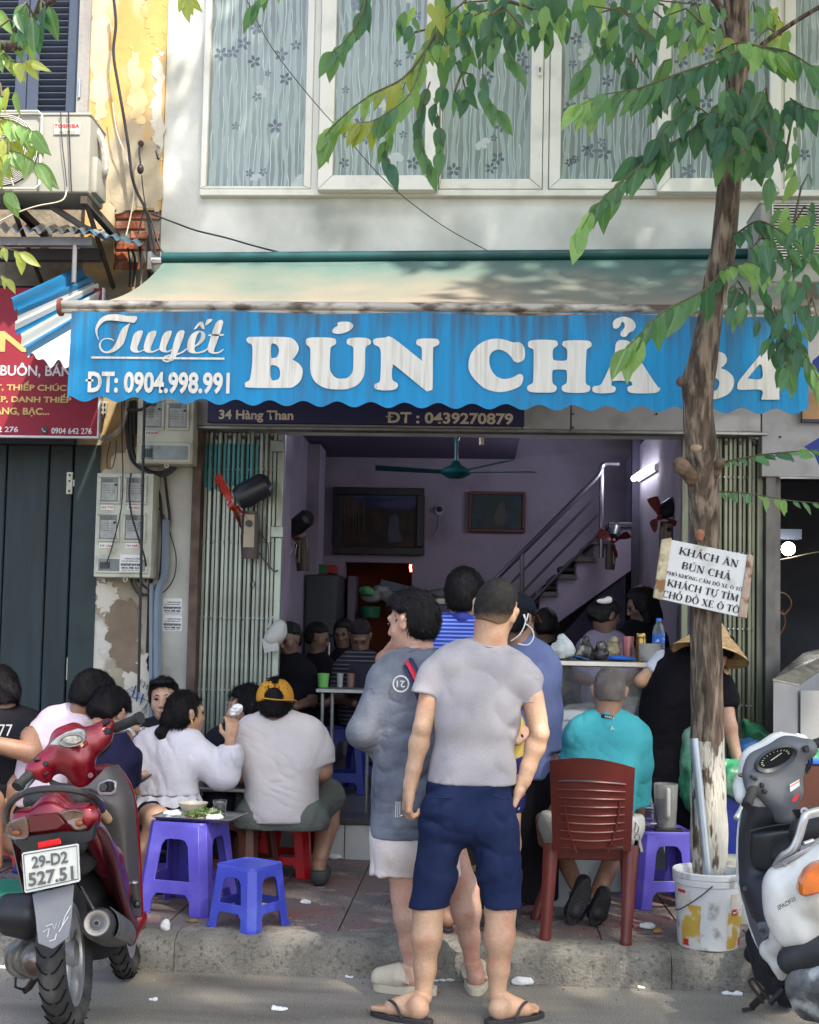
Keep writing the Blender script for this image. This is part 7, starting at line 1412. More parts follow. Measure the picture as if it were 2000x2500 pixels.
# ---- H: man in orange cap
pinkT=cloth('tshirt_pale_pink',(.54,.49,.48),.04,.25,120);olive=cloth('shorts_grey_green',(.11,.12,.105),.15,.35,80)
H=Person('broad man in a mustard cap and pale T-shirt seated on a red stool, back turned',6.62,(690,2040),skB,.011,.55)
H.head(672,1716,0,yaw=5,pitch=6,size=1.06,neck=(676,1770),nr=.066,hair='short')
th=[(680,1764,0,52,.06),(682,1782,0,92,.08),(683,1815,0,112,.10),(686,1870,0,98,.13),(688,1920,0,86,.145),(688,1970,0,86,.155),(690,2005,0,88,.155)]
H.b+=H.sections([q[:3]+(q[3]-12,q[4]-.03) for q in th[:-1]],0)
H.b+=H.limb([(592,1820),(590,1890,.0),(620,1935,.28)],(.06,.046,.035))+H.limb([(780,1820),(790,1885,.0),(760,1925,.28)],(.06,.046,.035))+H.limb([(645,1990,.05),(566,1945,.38)],(.085,.066))+H.limb([(730,1990,.05),(812,1940,.32)],(.085,.066))+H.limb([(808,1945,.33),(800,2010,.25),(778,2112,.12)],(.062,.062,.04))+H.limb([(570,1950,.38),(572,2010,.35),(590,2110,.30)],(.062,.060,.04))
h=V3((P(782,2125,6.72).x,6.66,PZ+.02));H.foot(H.p((778,2112,.10)),h,h+V3((-.02,.24,0)));H.done()
shm_=mat('shoe_grey',(.05,.052,.055),.7);H.wear('shoe',[cone(h+V3((0,.02,.03)),h+V3((0,.2,.025)),.048,.045),cone(h+V3((0,.02,.06)),h+V3((0,.1,.055)),.044,.04)],shm_,[((0,0,PZ+.002),(0,0,-1)),((0,0,PZ+.085),(0,0,1))],None,.009)
h2=V3((P(598,2128,6.9).x,6.9,PZ+.02));H.wear('shoe',[cone(h2+V3((0,.0,.03)),h2+V3((0,.18,.025)),.048,.045),ell(h2+V3((0,.03,.06)),(.045,.05,.04))],shm_,[((0,0,PZ+.002),(0,0,-1))],None,.009)
H.wear('shirt',H.sections(th,0,.008)+[cone(H.p((612,1800)),H.p((592,1840)),.09,.085,k=.05),sleeve(H.p((592,1835)),H.p((588,1876)),.08,.076,n=(-.1,0,-1)),cone(H.p((760,1800)),H.p((778,1835)),.09,.085,k=.05),sleeve(H.p((776,1830)),H.p((786,1866)),.078,.072,n=(.2,0,-1))],pinkT,[(H.p((690,2002)),(.02,0,-1))],FOLD(81,1.1),.008)
H.wear('shorts',[cone(H.p((640,2005)),H.p((735,2005)),.155,.155,fl=.95),cone(H.p((640,2000,.05)),H.p((578,1950,.32)),.125,.098,k=.05),cone(H.p((735,2000,.05)),H.p((800,1945,.28)),.125,.098,k=.05)],olive,[((0,0,.478),(0,0,-1))],FOLD(83,1.2),.009)
cab=cloth('cap_mustard',(.52,.24,.03),.06,.2,150);L=H.L;Rm=H.hR
H.wear('cap',[ell(L(0,-.012,.035),(.094,.114,.098),Rm),cone(L(0,-.02,.0),L(0,-.02,.02),.095,.095,fl=1.1)],cab,[(L(0,0,.002),Rm @ V3((0,0,-1)),0,0)],[(7,40,.002)],.007,fn=lambda D,X,Y,Z,c=H.hc,q=Rm.transposed():np.maximum(D,.052-np.sqrt(sum((((X-c.x)*q[i][0]+(Y-c.y)*q[i][1]+(Z-c.z)*q[i][2])-(0,-.13,.022)[i]) ** 2 for i in range(3))+0*X)))
MB().tube(smoothline([L(-.058,-.105,.018),L(-.02,-.126,.012),L(.03,-.126,.008),L(.085,-.10,.012),L(.108,-.075,.008)],4),.012,6,flat=.35).build('cap_strap',cab,H.t,True)
m_=MB();m_.sheet(lambda u,v:L(-.07-.06*v*0+.14*u,.085+.10*v*(1-(2*u-1) ** 2*.5),.0-.035*v-.03*(2*u-1) ** 2),8,4,(0,0,.004));m_.build('cap_peak',cab,H.t,True)

# ---- I: woman in white blouse raising her hand
blouse=cloth('blouse_white',(.58,.56,.61),.04,.25,60,crease=(9,.012,(1,1,.35)))
I=Person('woman in a white ruffled blouse with tied black hair, raising a tissue in her hand',6.42,(400,2020),skA,.010,.5)
I.head(453,1742,0,yaw=-50,pitch=0,size=.98,neck=(440,1800),nr=.048,hair='tied',face=True)
ti=[(425,1798,0,40,.05),(415,1812,0,68,.07),(410,1840,0,76,.09),(405,1900,0,76,.10),(400,1950,0,82,.12)]
I.b+=I.sections([q[:3]+(q[3]-9,q[4]-.02) for q in ti],-10)
I.b+=I.limb([(475,1835,0),(548,1885,.02),(563,1808,-.02)],(.045,.036,.024))+I.limb([(345,1830),(325,1890,-.05),(335,1930,-.10)],(.045,.035,.025))
I.b+=I.limb([(350,1985,0),(384,1998,-.28)],(.08,.062))+I.limb([(384,1998,-.28),(362,2065,-.22),(345,2120,-.15)],(.059,.056,.036))+I.limb([(430,1985,0),(470,2000,.2)],(.085,.06))+I.limb([(470,2000,.2),(468,2080,.2),(465,2125,.2)],(.055,.05,.035))
w=I.p((563,1808,-.02));I.hand(w,(.08,.05,1),(-.5,.85,0),(-.85,-.5,0),curl=(.7,.7,.5),thumb=.6,fore=I.p((548,1885,.02)),size=.98)
w=I.p((338,1932,-.10));I.hand(w,(-.1,-.3,1),(.8,-.3,.2),(.3,.9,0),curl=(.7,.8,.6),thumb=.5,fore=I.p((325,1890,-.05)),size=.85)
h=V3((P(352,2135,6.3).x,6.3,PZ+.03));I.foot(I.p((342,2120,-.15)),h,h+V3((.15,.18,0)));I.done();soles(I.t,h+V3((0,0,-.03)),h+V3((.15,.18,-.03)),blackp,.042,.03,0,'sandal')
I.wear('blouse',I.sections(ti,-10,.012)+[cone(I.p((465,1818)),I.p((490,1850)),.075,.085,k=.05),cone(I.p((490,1850)),I.p((545,1890,.02)),.085,.088),cone(I.p((545,1890,.02)),I.p((562,1845)),.085,.062),sleeve(I.p((562,1850)),I.p((563,1822)),.062,.045),cone(I.p((355,1820)),I.p((335,1880,-.04)),.07,.075),cone(I.p((335,1880,-.04)),I.p((332,1915,-.08)),.07,.05)],blouse,[(I.p((400,1938)),(0,0,-1))],[(91,14,.006),(92,30,-.012,(1,1,.35),1),(93,60,-.005,(1,1,.3),1)],.008)
def ruffle(u,v):a=math.pi*(1.02-1.04*u)*1.0;r_=1+.10*v;z_=I.p((400,1936)).z-v*M(24,6.42);wv=1+.05*v*math.sin(u*60);c=I.p((402,1936));return V3((c.x+math.cos(a)*M(86,6.42)*r_*wv,c.y-math.sin(a)*.165*r_*wv,z_+.004*math.sin(u*47)))
MB().sheet(ruffle,90,3,(0,.003,0)).build('ruffle',blouse,I.t,True)
I.wear('shorts',[cone(I.p((355,1975)),I.p((440,1975)),.12,.12),cone(I.p((355,1980)),I.p((372,1990,-.14)),.10,.086),cone(I.p((435,1980)),I.p((455,1990,.1)),.105,.09)],cloth('shorts_navy_check',(.012,.015,.05),.3),[(I.p((400,1945)),(0,0,1))])
L=I.L;MB().tube(smoothline([L(-.080,.00,.03),L(-.078,.02,.07),L(-.06,.03,.095),L(-.02,.035,.108)],4),.005,5,flat=.4).build('hair_band',mat('tortoise',(.45,.26,.08),.3),I.t,True);MB().tube([L(.086+.0,-.006,-.036)+V3((.009*math.cos(R(q))*.4,-.004,.011*math.sin(R(q))-.006)) for q in range(0,361,40)],.0025,5).build('earring',MATS['gold_ring'],I.t)
I.wear('ponytail',[cone(L(0,-.10,-.04),L(-.02,-.13,-.10),.03,.026),cone(L(-.02,-.13,-.10),L(-.02,-.12,-.17),.026,.010)],hairm,wr=(3,90,.004,(1,1,.4)),vox=.007)
ph=thing('mobile_phone','black phone held up in a hand beside the red scooter','phone',P(345,1915,6.3));m_=MB();a,b=P(327,1919,6.28),P(364,1899,6.24);d=(b-a).normalized();n=V3((.15,-.35,.9)).normalized();w_=d.cross(n).normalized();n=w_.cross(d)
m_.hexa([a-w_*.035,b-w_*.035,b+w_*.035,a+w_*.035]+[q+n*.009 for q in (a-w_*.035,b-w_*.035,b+w_*.035,a+w_*.035)]);m_.build('case',blackp,ph,bevel=.004,seg=2)
ts=thing('tissue','crumpled white tissue pinched in the raised hand of the woman in white','tissue',P(576,1735,6.4));tissue=mat('tissue_white',(.72,.72,.71),.95,var=.03)
soft('paper',[ell(P(577,1732,6.4),(.026,.02,.028)),ell(P(568,1742,6.4),(.014,.016,.014)),ell(P(583,1728,6.4),(.018,.02,.018))],tissue,ts,vox=.004,wr=[(5,90,.006),(6,200,.002)])

# ---- J: woman facing us with glasses on her head
J=Person('woman facing the street with glasses pushed up on her black hair, black striped top',7.02,(400,2000),skA,.012,.5)
J.head(401,1706,0,yaw=186,pitch=2,roll=4,size=1.02,neck=(398,1772),nr=.046,hair='tied',face=True);tj=[(398,1772,0,34,.05),(396,1786,0,62,.07),(394,1815,0,76,.09),(392,1880,0,68,.10),(392,1950,0,76,.12)]
J.b+=J.sections([q[:3]+(q[3]-8,q[4]-.02) for q in tj],0)+J.limb([(330,1810),(322,1860,-.05),(335,1812,-.25)],(.045,.036,.026));J.hand(J.p((335,1812,-.25)),(-.3,0,.9),(0,.8,.3),(.9,0,0),curl=(.9,1,.8),fore=J.p((322,1860,-.05)),size=.9);J.b+=J.limb([(365,1960,0),(350,1960,-.35),(350,2090,-.3)],(.09,.065,.05))+J.limb([(425,1960,0),(440,1960,-.35),(440,2090,-.3)],(.09,.065,.05));J.done()
J.wear('shirt',J.sections(tj,0,.008)+[cone(J.p((335,1800)),J.p((322,1850,-.04)),.07,.062),cone(J.p((455,1800)),J.p((468,1850,-.04)),.07,.062)],cloth('top_black_white_stripes',(.012,.012,.016),wave=(.19,2,'C8C8C8',.09)),[(J.p((390,1960)),(0,0,-1))],FOLD(101));J.wear('jeans',[cone(J.p((365,1960,0)),J.p((352,1962,-.32)),.11,.085),cone(J.p((352,1962,-.32)),J.p((352,2085,-.3)),.08,.065),cone(J.p((425,1960,0)),J.p((438,1962,-.32)),.11,.085),cone(J.p((438,1962,-.32)),J.p((438,2085,-.3)),.08,.065)],cloth('jeans',(.02,.05,.13),.3))
L=J.L;
for q in (-1,1):MB().tube([L(q*.034+.024*math.cos(R(z)),.070+.01*math.sin(R(z)),.112+.017*math.sin(R(z))) for z in range(0,361,24)],.002,5).build('glasses_rim',blackp,J.t)
cable('necklace',[J.p((380,1762,-.05)),J.p((378,1785,-.09)),J.p((388,1800,-.10)),J.p((398,1785,-.09)),J.p((406,1765,-.05))],.0016,steel,J.t)
J.wear('hair_front',[ell(L(-.02,.050,.098),(.045,.03,.022),J.hR),ell(L(.028,.048,.098),(.045,.03,.022),J.hR),ell(L(-.074,.015,.03),(.012,.03,.06),J.hR),ell(L(.074,.015,.03),(.012,.03,.06),J.hR)],hairm,vox=.006,wr=(4,90,.003))

# ---- K: woman in black jacket facing left
Kw=Person('woman with bobbed black hair in a black jacket facing left behind the raised tissue',6.95,(590,2000),skA,.012,.5)
Kw.head(600,1726,0,yaw=118,pitch=8,size=1.02,neck=(600,1790),nr=.046,hair='bob',face=True,hairth=.7);tk=[(590,1786,0,34,.05),(580,1800,0,60,.08),(575,1830,0,72,.10),(575,1900,0,70,.11),(580,1960,0,76,.12)]
Kw.b+=Kw.sections([q[:3]+(q[3]-8,q[4]-.02) for q in tk],30);Kw.b+=Kw.limb([(560,1960,0),(530,1962,-.3),(530,2080,-.25)],(.07,.05,.04));Kw.done();Kw.wear('jacket',Kw.sections(tk,30,.008)+[cone(Kw.p((530,1810,-.03)),Kw.p((520,1880,-.08)),.075,.065)],cloth('jacket_black',(.012,.013,.020)),[(Kw.p((580,1965)),(0,0,-1))],FOLD(111));Kw.wear('scarf',[cone(Kw.p((580,1790,-.09)),Kw.p((572,1840,-.12)),.02,.016)],cloth('scarf_white',(.5,.5,.5)),vox=.007)
Kw.wear('trousers',[cone(Kw.p((560,1960,0)),Kw.p((532,1962,-.28)),.11,.085),cone(Kw.p((532,1962,-.28)),Kw.p((532,2085,-.25)),.08,.065)],MATS['trousers_black'])

# ---- L: man in pale pink shirt behind the scooter; M: boy; N: person in black at the edge
pinkS=cloth('shirt_white_pink',(.62,.50,.55),.05,.25,70)
Lm=Person('man in a pale pink shirt leaning over the table behind the red scooter',6.2,(120,2040),skB,.011,.5)
Lm.head(228,1700,0,yaw=-50,pitch=30,size=1.04,neck=(188,1760,0),nr=.06,hair='short');tl=[(182,1752,0,40,.06,-.3),(165,1780,0,80,.09,-.3),(148,1820,0,92,.12,-.2),(130,1880,0,92,.14,-.1),(112,1950,0,90,.15)]
Lm.b+=Lm.sections([q[:3]+(q[3]-8,q[4]-.02)+q[5:] for q in tl],-20)+Lm.limb([(235,1810,.0),(285,1872,.05),(305,1828,.25)],(.055,.042,.028));Lm.hand(Lm.p((300,1840,.2)),(.15,.1,1),(.3,.9,0),(.9,-.2,0),curl=(.8,.9,.7),fore=Lm.p((285,1872,.05)));Lm.b+=Lm.limb([(90,1990,0),(160,2000,.35),(150,2090,.3)],(.1,.07,.05));Lm.done()
Lm.wear('shirt',Lm.sections(tl,-20,.008)+[cone(Lm.p((215,1790)),Lm.p((245,1840,.03)),.085,.08,k=.05),cone(Lm.p((245,1840,.03)),Lm.p((282,1872,.05)),.075,.07),sleeve(Lm.p((282,1872,.05)),Lm.p((296,1846,.15)),.068,.06),cone(Lm.p((95,1800)),Lm.p((75,1870)),.08,.07)],pinkS,[(Lm.p((112,1965)),(0,0,-1))],FOLD(121,1.2));Lm.wear('trousers',[cone(Lm.p((70,1985)),Lm.p((150,1985)),.14,.14),cone(Lm.p((90,1990,0)),Lm.p((155,2000,.33)),.12,.09),cone(Lm.p((155,2000,.33)),Lm.p((150,2090,.3)),.085,.07)],MATS['trousers_black'])
Mb=Person('boy with thick black hair bowing his head over his bowl, navy shirt',6.02,(265,2000),skA,.011,.55)
Mb.head(266,1742,0,yaw=-25,pitch=48,size=1.,neck=(255,1800,-.03),nr=.05,hair='short',hairth=1.5);tm=[(255,1800,0,36,.06),(252,1818,0,66,.08),(252,1850,0,76,.10),(250,1920,0,70,.11),(250,1980,0,74,.12)]
Mb.b+=Mb.sections([q[:3]+(q[3]-8,q[4]-.02) for q in tm],0)+Mb.limb([(240,1985,.05),(240,2000,.35),(245,2090,.33)],(.09,.06,.045));Mb.done();Mb.wear('shirt',Mb.sections(tm,0,.007)+[cone(Mb.p((320,1850)),Mb.p((322,1900,.1)),.06,.05),cone(Mb.p((190,1850)),Mb.p((188,1900,.1)),.06,.05)],cloth('shirt_navy',(.012,.012,.04)),[(Mb.p((250,1985)),(0,0,-1))],FOLD(131));Mb.wear('trousers',[cone(Mb.p((225,1985)),Mb.p((280,1985)),.10,.10),cone(Mb.p((240,1990)),Mb.p((242,2000,.33)),.1,.08),cone(Mb.p((242,2000,.33)),Mb.p((245,2080,.33)),.08,.07)],navy)
tat=Person('heavy person in a black T-shirt with a tattooed forearm cut off by the left edge',6.25,(20,2040),skB,.011,.55)
tat.head(-8,1690,0,yaw=62,pitch=18,size=1.08,neck=(10,1760),nr=.066,hair='tied',hairth=1.3);tn=[(15,1752,0,48,.07),(20,1780,0,84,.10),(20,1830,0,98,.14),(18,1900,0,96,.16),(15,1980,0,96,.17)]
tat.b+=tat.sections([q[:3]+(q[3]-8,q[4]-.02) for q in tn],40)+tat.limb([(78,1800,-.1),(76,1838,-.2),(-40,1810,-.3)],(.06,.052,.036))+tat.limb([(20,1985,0),(50,1920,-.1),(30,2060,-.15)],(.11,.075,.055))+tat.limb([(-40,1985,-.1),(-30,1960,-.3),(-20,2110,-.3)],(.11,.075,.05));tat.done()
tat.wear('shirt',tat.sections(tn,40,.008)+[cone(tat.p((62,1780)),tat.p((84,1812,-.06)),.09,.085,k=.05)],cloth('tshirt_black',(.010,.010,.014),.3),[(tat.p((15,1990)),(0,0,-1))],FOLD(141,1.2));tat.wear('shorts',[cone(tat.p((-20,1995)),tat.p((60,1995)),.15,.15),cone(tat.p((20,1985,0)),tat.p((45,1945,-.05)),.13,.10)],MATS['tshirt_black'])
text('77',tat.p((-4,1797,-.235)),(1,.3,0),(0,0,1),M(32,6.1),M(28,6.1),prt,tat.t,depth=0)
for pts in ([(18,1832),(30,1828),(42,1832),(52,1826)],[(34,1834),(40,1824),(48,1836),(58,1832)],[(44,1838),(52,1832),(60,1838)],[(26,1826),(36,1832)]):cable('tattoo',[P(a,b-6,6.25-.255+(a-35)*.0006) for a,b in pts],.0035,mat('tattoo_ink',(.06,.055,.06),.7),tat.t)

# ---- people inside, the room's dimness put into skin and cloth colours
def insider(label,Y,hx,hy,w,hgt,yaw,shirtm,hair='short',pitch=18,size=1.):
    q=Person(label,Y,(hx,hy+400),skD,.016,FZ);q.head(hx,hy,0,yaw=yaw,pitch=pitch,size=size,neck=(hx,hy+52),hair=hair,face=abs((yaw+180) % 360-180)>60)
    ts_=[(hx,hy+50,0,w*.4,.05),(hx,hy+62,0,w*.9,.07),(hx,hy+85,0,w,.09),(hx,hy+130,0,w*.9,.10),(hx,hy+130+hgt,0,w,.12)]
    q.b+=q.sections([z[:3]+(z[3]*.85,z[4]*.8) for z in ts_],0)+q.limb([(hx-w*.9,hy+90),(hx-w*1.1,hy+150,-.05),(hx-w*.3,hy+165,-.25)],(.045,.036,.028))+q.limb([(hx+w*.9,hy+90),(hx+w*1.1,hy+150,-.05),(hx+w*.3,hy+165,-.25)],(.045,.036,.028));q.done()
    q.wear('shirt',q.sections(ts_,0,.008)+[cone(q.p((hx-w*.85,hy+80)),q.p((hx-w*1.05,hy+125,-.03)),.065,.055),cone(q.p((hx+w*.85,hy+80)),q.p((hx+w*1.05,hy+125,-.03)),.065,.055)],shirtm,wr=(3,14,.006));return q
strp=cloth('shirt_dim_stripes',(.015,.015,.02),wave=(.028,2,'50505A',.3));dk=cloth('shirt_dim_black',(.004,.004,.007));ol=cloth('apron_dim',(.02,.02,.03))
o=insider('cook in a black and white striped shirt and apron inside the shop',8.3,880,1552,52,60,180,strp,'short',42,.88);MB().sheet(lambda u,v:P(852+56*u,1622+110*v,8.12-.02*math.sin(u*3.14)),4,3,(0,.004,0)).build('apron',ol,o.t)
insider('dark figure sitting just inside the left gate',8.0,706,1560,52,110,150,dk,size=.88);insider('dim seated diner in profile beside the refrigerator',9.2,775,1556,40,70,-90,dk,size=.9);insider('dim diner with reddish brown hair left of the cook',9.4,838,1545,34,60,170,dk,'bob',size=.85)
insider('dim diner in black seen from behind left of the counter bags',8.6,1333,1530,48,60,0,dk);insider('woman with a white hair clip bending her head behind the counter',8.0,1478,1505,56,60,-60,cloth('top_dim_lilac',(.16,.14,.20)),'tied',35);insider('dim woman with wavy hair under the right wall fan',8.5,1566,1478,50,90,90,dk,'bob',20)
tag(soft('clip',[ell(P(1475,1468,7.9),(.05,.02,.018)),ell(P(1487,1462,7.9),(.02,.02,.016))],white,None,vox=.008),'white hair clip on the bent head behind the counter','hair clip');bpy.data.objects['clip'].name='hair_clip'
# ============================================================ plastic furniture
def pm(n,c,c2=None):return mat(n,c,.38,var=.10,vs=4,col2=c2,c2s=6,c2t=.62,c2w=.2,bump=.08,bs=50)
violet=pm('plastic_violet',(.085,.065,.42),(.13,.11,.50));bluep=pm('plastic_blue',(.055,.075,.50),(.09,.13,.58));redpl=pm('plastic_red',(.52,.008,.012),(.42,.01,.01));brownp=pm('plastic_brown',(.10,.032,.018));deepb=pm('plastic_deep_blue',(.008,.022,.20));chairm=pm('plastic_red_brown',(.11,.019,.015),(.085,.016,.013))
def prism2(mb,loops,fn,th):
    """panel from 2D loops (outer, holes) mapped by fn(u, v, w): w = 0 outer face, th inner face"""
    n=0;L0=[[V3((u,v,0)) for u,v in l] for l in loops];tri=geometry.tessellate_polygon(L0);fl=[q for l in loops for q in l];N_=len(fl)
    vs=[fn(u,v,0) for u,v in fl]+[fn(u,v,th) for u,v in fl];fs=[tuple(t) for t in tri]+[tuple(i+N_ for i in reversed(t)) for t in tri]
    o=0
    for l in loops:k=len(l);fs+=[(o+i,o+(i+1) % k,o+(i+1) % k+N_,o+i+N_) for i in range(k)];o+=k
    mb.add(vs,fs)
def rrect(x0,y0,x1,y1,r,top=True,bot=True):
    out=[]
    for cx_,cy_,a0,on in ((x1-r,y1-r,0,top),(x0+r,y1-r,90,top),(x0+r,y0+r,180,bot),(x1-r,y0+r,270,bot)):
        if on:out+=[(cx_+r*math.cos(R(a0+q)),cy_+r*math.sin(R(a0+q))) for q in (0,30,60,90)]
        else:out.append({0:(x1,y1),90:(x0,y1),180:(x0,y0),270:(x1,y0)}[a0])
    return out
def stool(label,px,py,h,wt,wb,rz_,m,group=None,gz=PZ,bar=.30,pos=None):
    g_=G(px,py,gz) if pos is None else V3(pos);t=thing('plastic_stool',label,'stool',g_,R(rz_),group,local=True)
    c=.028;hw=lambda v:(wb+(wt-wb)*min(1,v/h))/2;lw=wb*.19
    for s in range(4):
        Rz_=Matrix.Rotation(s*math.pi/2,3,'Z')
        def fn(u,v,w,Rz_=Rz_):k=hw(v);return Rz_ @ V3((u*(k-c),-(k-w) ,v))
        a=1-2*lw/wb;H0=h-.012;cb0,cb1=h*(bar-.07),h*(bar+.07);a2=a*.98
        outer=[(-1,0),(-a-.02,0),(-a,cb0*.7),(-a+.12,cb0),(a-.12,cb0),(a,cb0*.7),(a+.02,0),(1,0),(1,H0),(-1,H0)]
        hole=[(-a,cb1),(a,cb1),(a*.86,h*.74),(a*.66,h*.80),(a*.4,h*.815),(-a*.4,h*.815),(-a*.66,h*.80),(-a*.86,h*.74)]
        m_=MB();prism2(m_,[outer,hole],fn,.010);m_.build('side_panel',m,t,bevel=.0025)
        m_=MB();vs=[]
        for v in (0,h*.5,H0):
            k=hw(v)
            for (x_,y_) in ((-(k-c),-k),(-k,-(k-c)),(-(k-.008),-(k-c-.002)),(-(k-c-.002),-(k-.008))):vs.append(Rz_ @ V3((x_,y_,v)))
        m_.add(vs,[(i*4+j,i*4+(j+1) % 4,(i+1)*4+(j+1) % 4,(i+1)*4+j) for i in range(2) for j in range(4)]+[(0,1,2,3),(8,9,10,11)]);m_.build('leg',m,t,bevel=.0015)
        m_=MB();k=hw(0)+.004;m_.prism([Rz_ @ V3(q) for q in ((-(k-c),-k,0),(-k,-(k-c),0),(-k,-(k-lw),0),(-(k-.012),-(k-lw),0),(-(k-.012),-(k-c),0),(-(k-c),-(k-.012),0),(-(k-lw),-(k-.012),0),(-(k-lw),-k,0))],(0,0,.012));m_.build('foot_rim',m,t)
    k=hw(h);q=[];r_=c*1.2
    top=[(x_,y_) for x_,y_ in rrect(-k,-k,k,k,r_)]
    m_=MB();n=len(top);rings=[(1.0,h-.016),(1.0,h-.006),(.975,h),(.90,h),(.88,h-.004)];vs=[V3((x_*s_,y_*s_,z_)) for s_,z_ in rings for x_,y_ in top]
    m_.add(vs,[(i*n+j,i*n+(j+1) % n,(i+1)*n+(j+1) % n,(i+1)*n+j) for i in range(4) for j in range(n)]+[tuple(range(4*n,5*n))]);m_.build('seat',m,t,smooth=True,sharp=40)
    return t
S1=stool('violet stool with an arched opening carrying the steel tray of herbs',458,2216,.435,.295,.385,-14,violet)
S2=stool('low bright blue stool standing empty at the kerb beside the tray stool',606,2258,.285,.235,.29,-30,bluep,bar=.34)
stool('red stool under the man in the mustard cap',700,2130,.31,.27,.34,-4,redpl);stool('brown stool half hidden between the tray stool and the red stool',592,2152,.36,.25,.33,-24,brownp);stool('violet blue stool under the woman in the white blouse',398,2150,.33,.26,.33,6,violet)
S5=stool('violet stool with the water pitcher on it beside the brown chair',1612,2205,.385,.27,.35,8,violet)
stool('violet stool behind the tree trunk near the white scooter',1800,2110,.36,.27,.34,12,violet);stool('red stool at the left edge behind the red scooter',6,2110,.33,.26,.33,10,redpl);stool('red stool under the bowing boy',262,2120,.32,.26,.33,0,redpl);stool('dark blue stool under the man in the pale pink shirt',120,2120,.32,.26,.33,5,deepb)
for lb_,px_,py_ in (('deep blue tall stool just inside the doorway',838,1935),('second deep blue tall stool inside, right behind the first',895,1915)):stool(lb_,px_,py_,.46,.26,.34,8,deepb,None,FZ,.26)
stool('blue stool under the black haired woman in the jacket',585,2120,.32,.26,.33,10,deepb)
stool('blue stool under the woman facing the street',400,2095,.32,.26,.33,10,deepb)

# brown chair
ch=thing('plastic_chair','red brown slatted plastic armless chair seen from behind under the man in teal','chair',P(1440,2300,5.62));CY=5.60
cp=lambda a,b,d=0:P(a,b,CY+d)
m_=MB();tl_=lambda x,y:cp(x,y,.04-.0*y)
NB=30
def cb(u,v,w=0):# curved back shell: u across, v down
    xl=1342+8*v;xr=1551-10*v;top_=1857-14*math.sin(math.pi*u)*(1-v)+18*u*(1-v);y_=top_+(2078-top_)*v;bow=.055*(1-(2*u-1) ** 2)
    return cp(xl+(xr-xl)*u,y_,-.10+.14*v-bow-w)
rows=[0,.235];s=.255
def strip(v0,v1,sag0=0,sag1=0,th=.010,u0=0,u1=1):m_=MB();m_.sheet(lambda a,b:cb(u0+(u1-u0)*a,v0+(v1-v0)*b+(sag0*(1-b)+sag1*b)*math.sin(math.pi*(u0+(u1-u0)*a))),16,2,(0,.010,0));return m_
strip(0,.215,0,.02).build('top_rail',chairm,ch,True)
for k in range(8):
    v=.232+k*.088;strip(v,v+.078,.02+k*.004,.02+k*.004).build('slat',chairm,ch,True)
    m_=MB();m_.tube([cb(.10+.8*i/12,v-.002+(.02+k*.004)*math.sin(math.pi*(.1+.8*i/12)),.004) for i in range(13)],.0045,5);m_.build('rib',chairm,ch,True)
for u0,u1 in ((0,.10),(.90,1)):strip(0,1,0,0,u0=u0,u1=u1).build('back_post',chairm,ch,True)
for a_,b_ in ((.20,.30),(.80,.70)):MB().tube([cb(a_-(.04 if a_<.5 else-.04),.45,.008),cb(a_,.75,.008),cb(b_,1.02,.008)],.005,5).build('brace_rib',chairm,ch,True)
m_=MB();m_.hexa([cp(1352,2098,.11),cp(1528,2102,.11),cp(1528,2102,.13),cp(1352,2098,.13),cp(1348,2068,.10),cp(1540,2072,.10),cp(1540,2072,.13),cp(1348,2068,.13)]);m_.build('rear_apron',chairm,ch,bevel=.005)
m_=MB();m_.hexa([cp(1345,2092,.12),cp(1540,2096,.12),cp(1520,2055,.52),cp(1350,2052,.52),cp(1345,2082,.12),cp(1540,2086,.12),cp(1520,2045,.52),cp(1350,2042,.52)]);m_.build('seat',chairm,ch,bevel=.006)
def cleg(a,b,r0,r1):m_=MB();m_.tube([a,a.lerp(b,.5),b],[r0,(r0+r1)/2,r1],6,flat=.7);m_.tube([b+V3((0,0,.012)),b],r1*1.12,6,flat=.8);m_.build('leg',chairm,ch,True,sharp=60)
fl=lambda x,y,z=PZ:G(x,y,z)
cleg(cp(1346,2060,.09),fl(1331,2296),.036,.024);cleg(cp(1541,2064,.09),fl(1528,2308),.036,.024);cleg(cp(1352,2070,.50),fl(1308,2246),.032,.022);cleg(cp(1528,2074,.50),fl(1536,2264),.032,.022)

# ============================================================ tray with food
tY=5.72;topz=PZ+.435;b0=S1.location
tr=thing('steel_tray','rectangular steel tray on the violet stool','tray',V3((b0.x+.05,b0.y-.01,topz)),R(-8),local=True);traym=mat('tray_steel',(.5,.5,.5),.28,.9,var=.15,vs=8)
hwx,hwy=.20,.14;m_=MB();ring=[(hwx,hwy,.022),(hwx+.006,hwy+.006,.020),(hwx-.018,hwy-.018,.002),(hwx-.022,hwy-.022,.001)];vs=[]
for a,b,z in ring:vs+=[V3((x_,y_,z+.001)) for x_,y_ in rrect(-a,-b,a,b,.03)]
n=16;m_.add(vs,[(i*n+j,i*n+(j+1) % n,(i+1)*n+(j+1) % n,(i+1)*n+j) for i in range(3) for j in range(n)]+[tuple(range(3*n,4*n))]);m_.build('dish',traym,tr,True)
at=lambda x,y,z=0:V3((b0.x+.05,b0.y-.01,topz+.003+z))+Matrix.Rotation(R(-8),3,'Z') @ V3((x,y,0))
def lathe_thing(name,label,cat,c,prof,m,n=28,group=None,part=None):
    m_=MB();m_.lathe(prof,c,n);o=m_.build(name,m,None,True,sharp=50);return tag(o,label,cat,group)
bowlm=mat('bowl_cream',(.55,.48,.38),.35,var=.05)
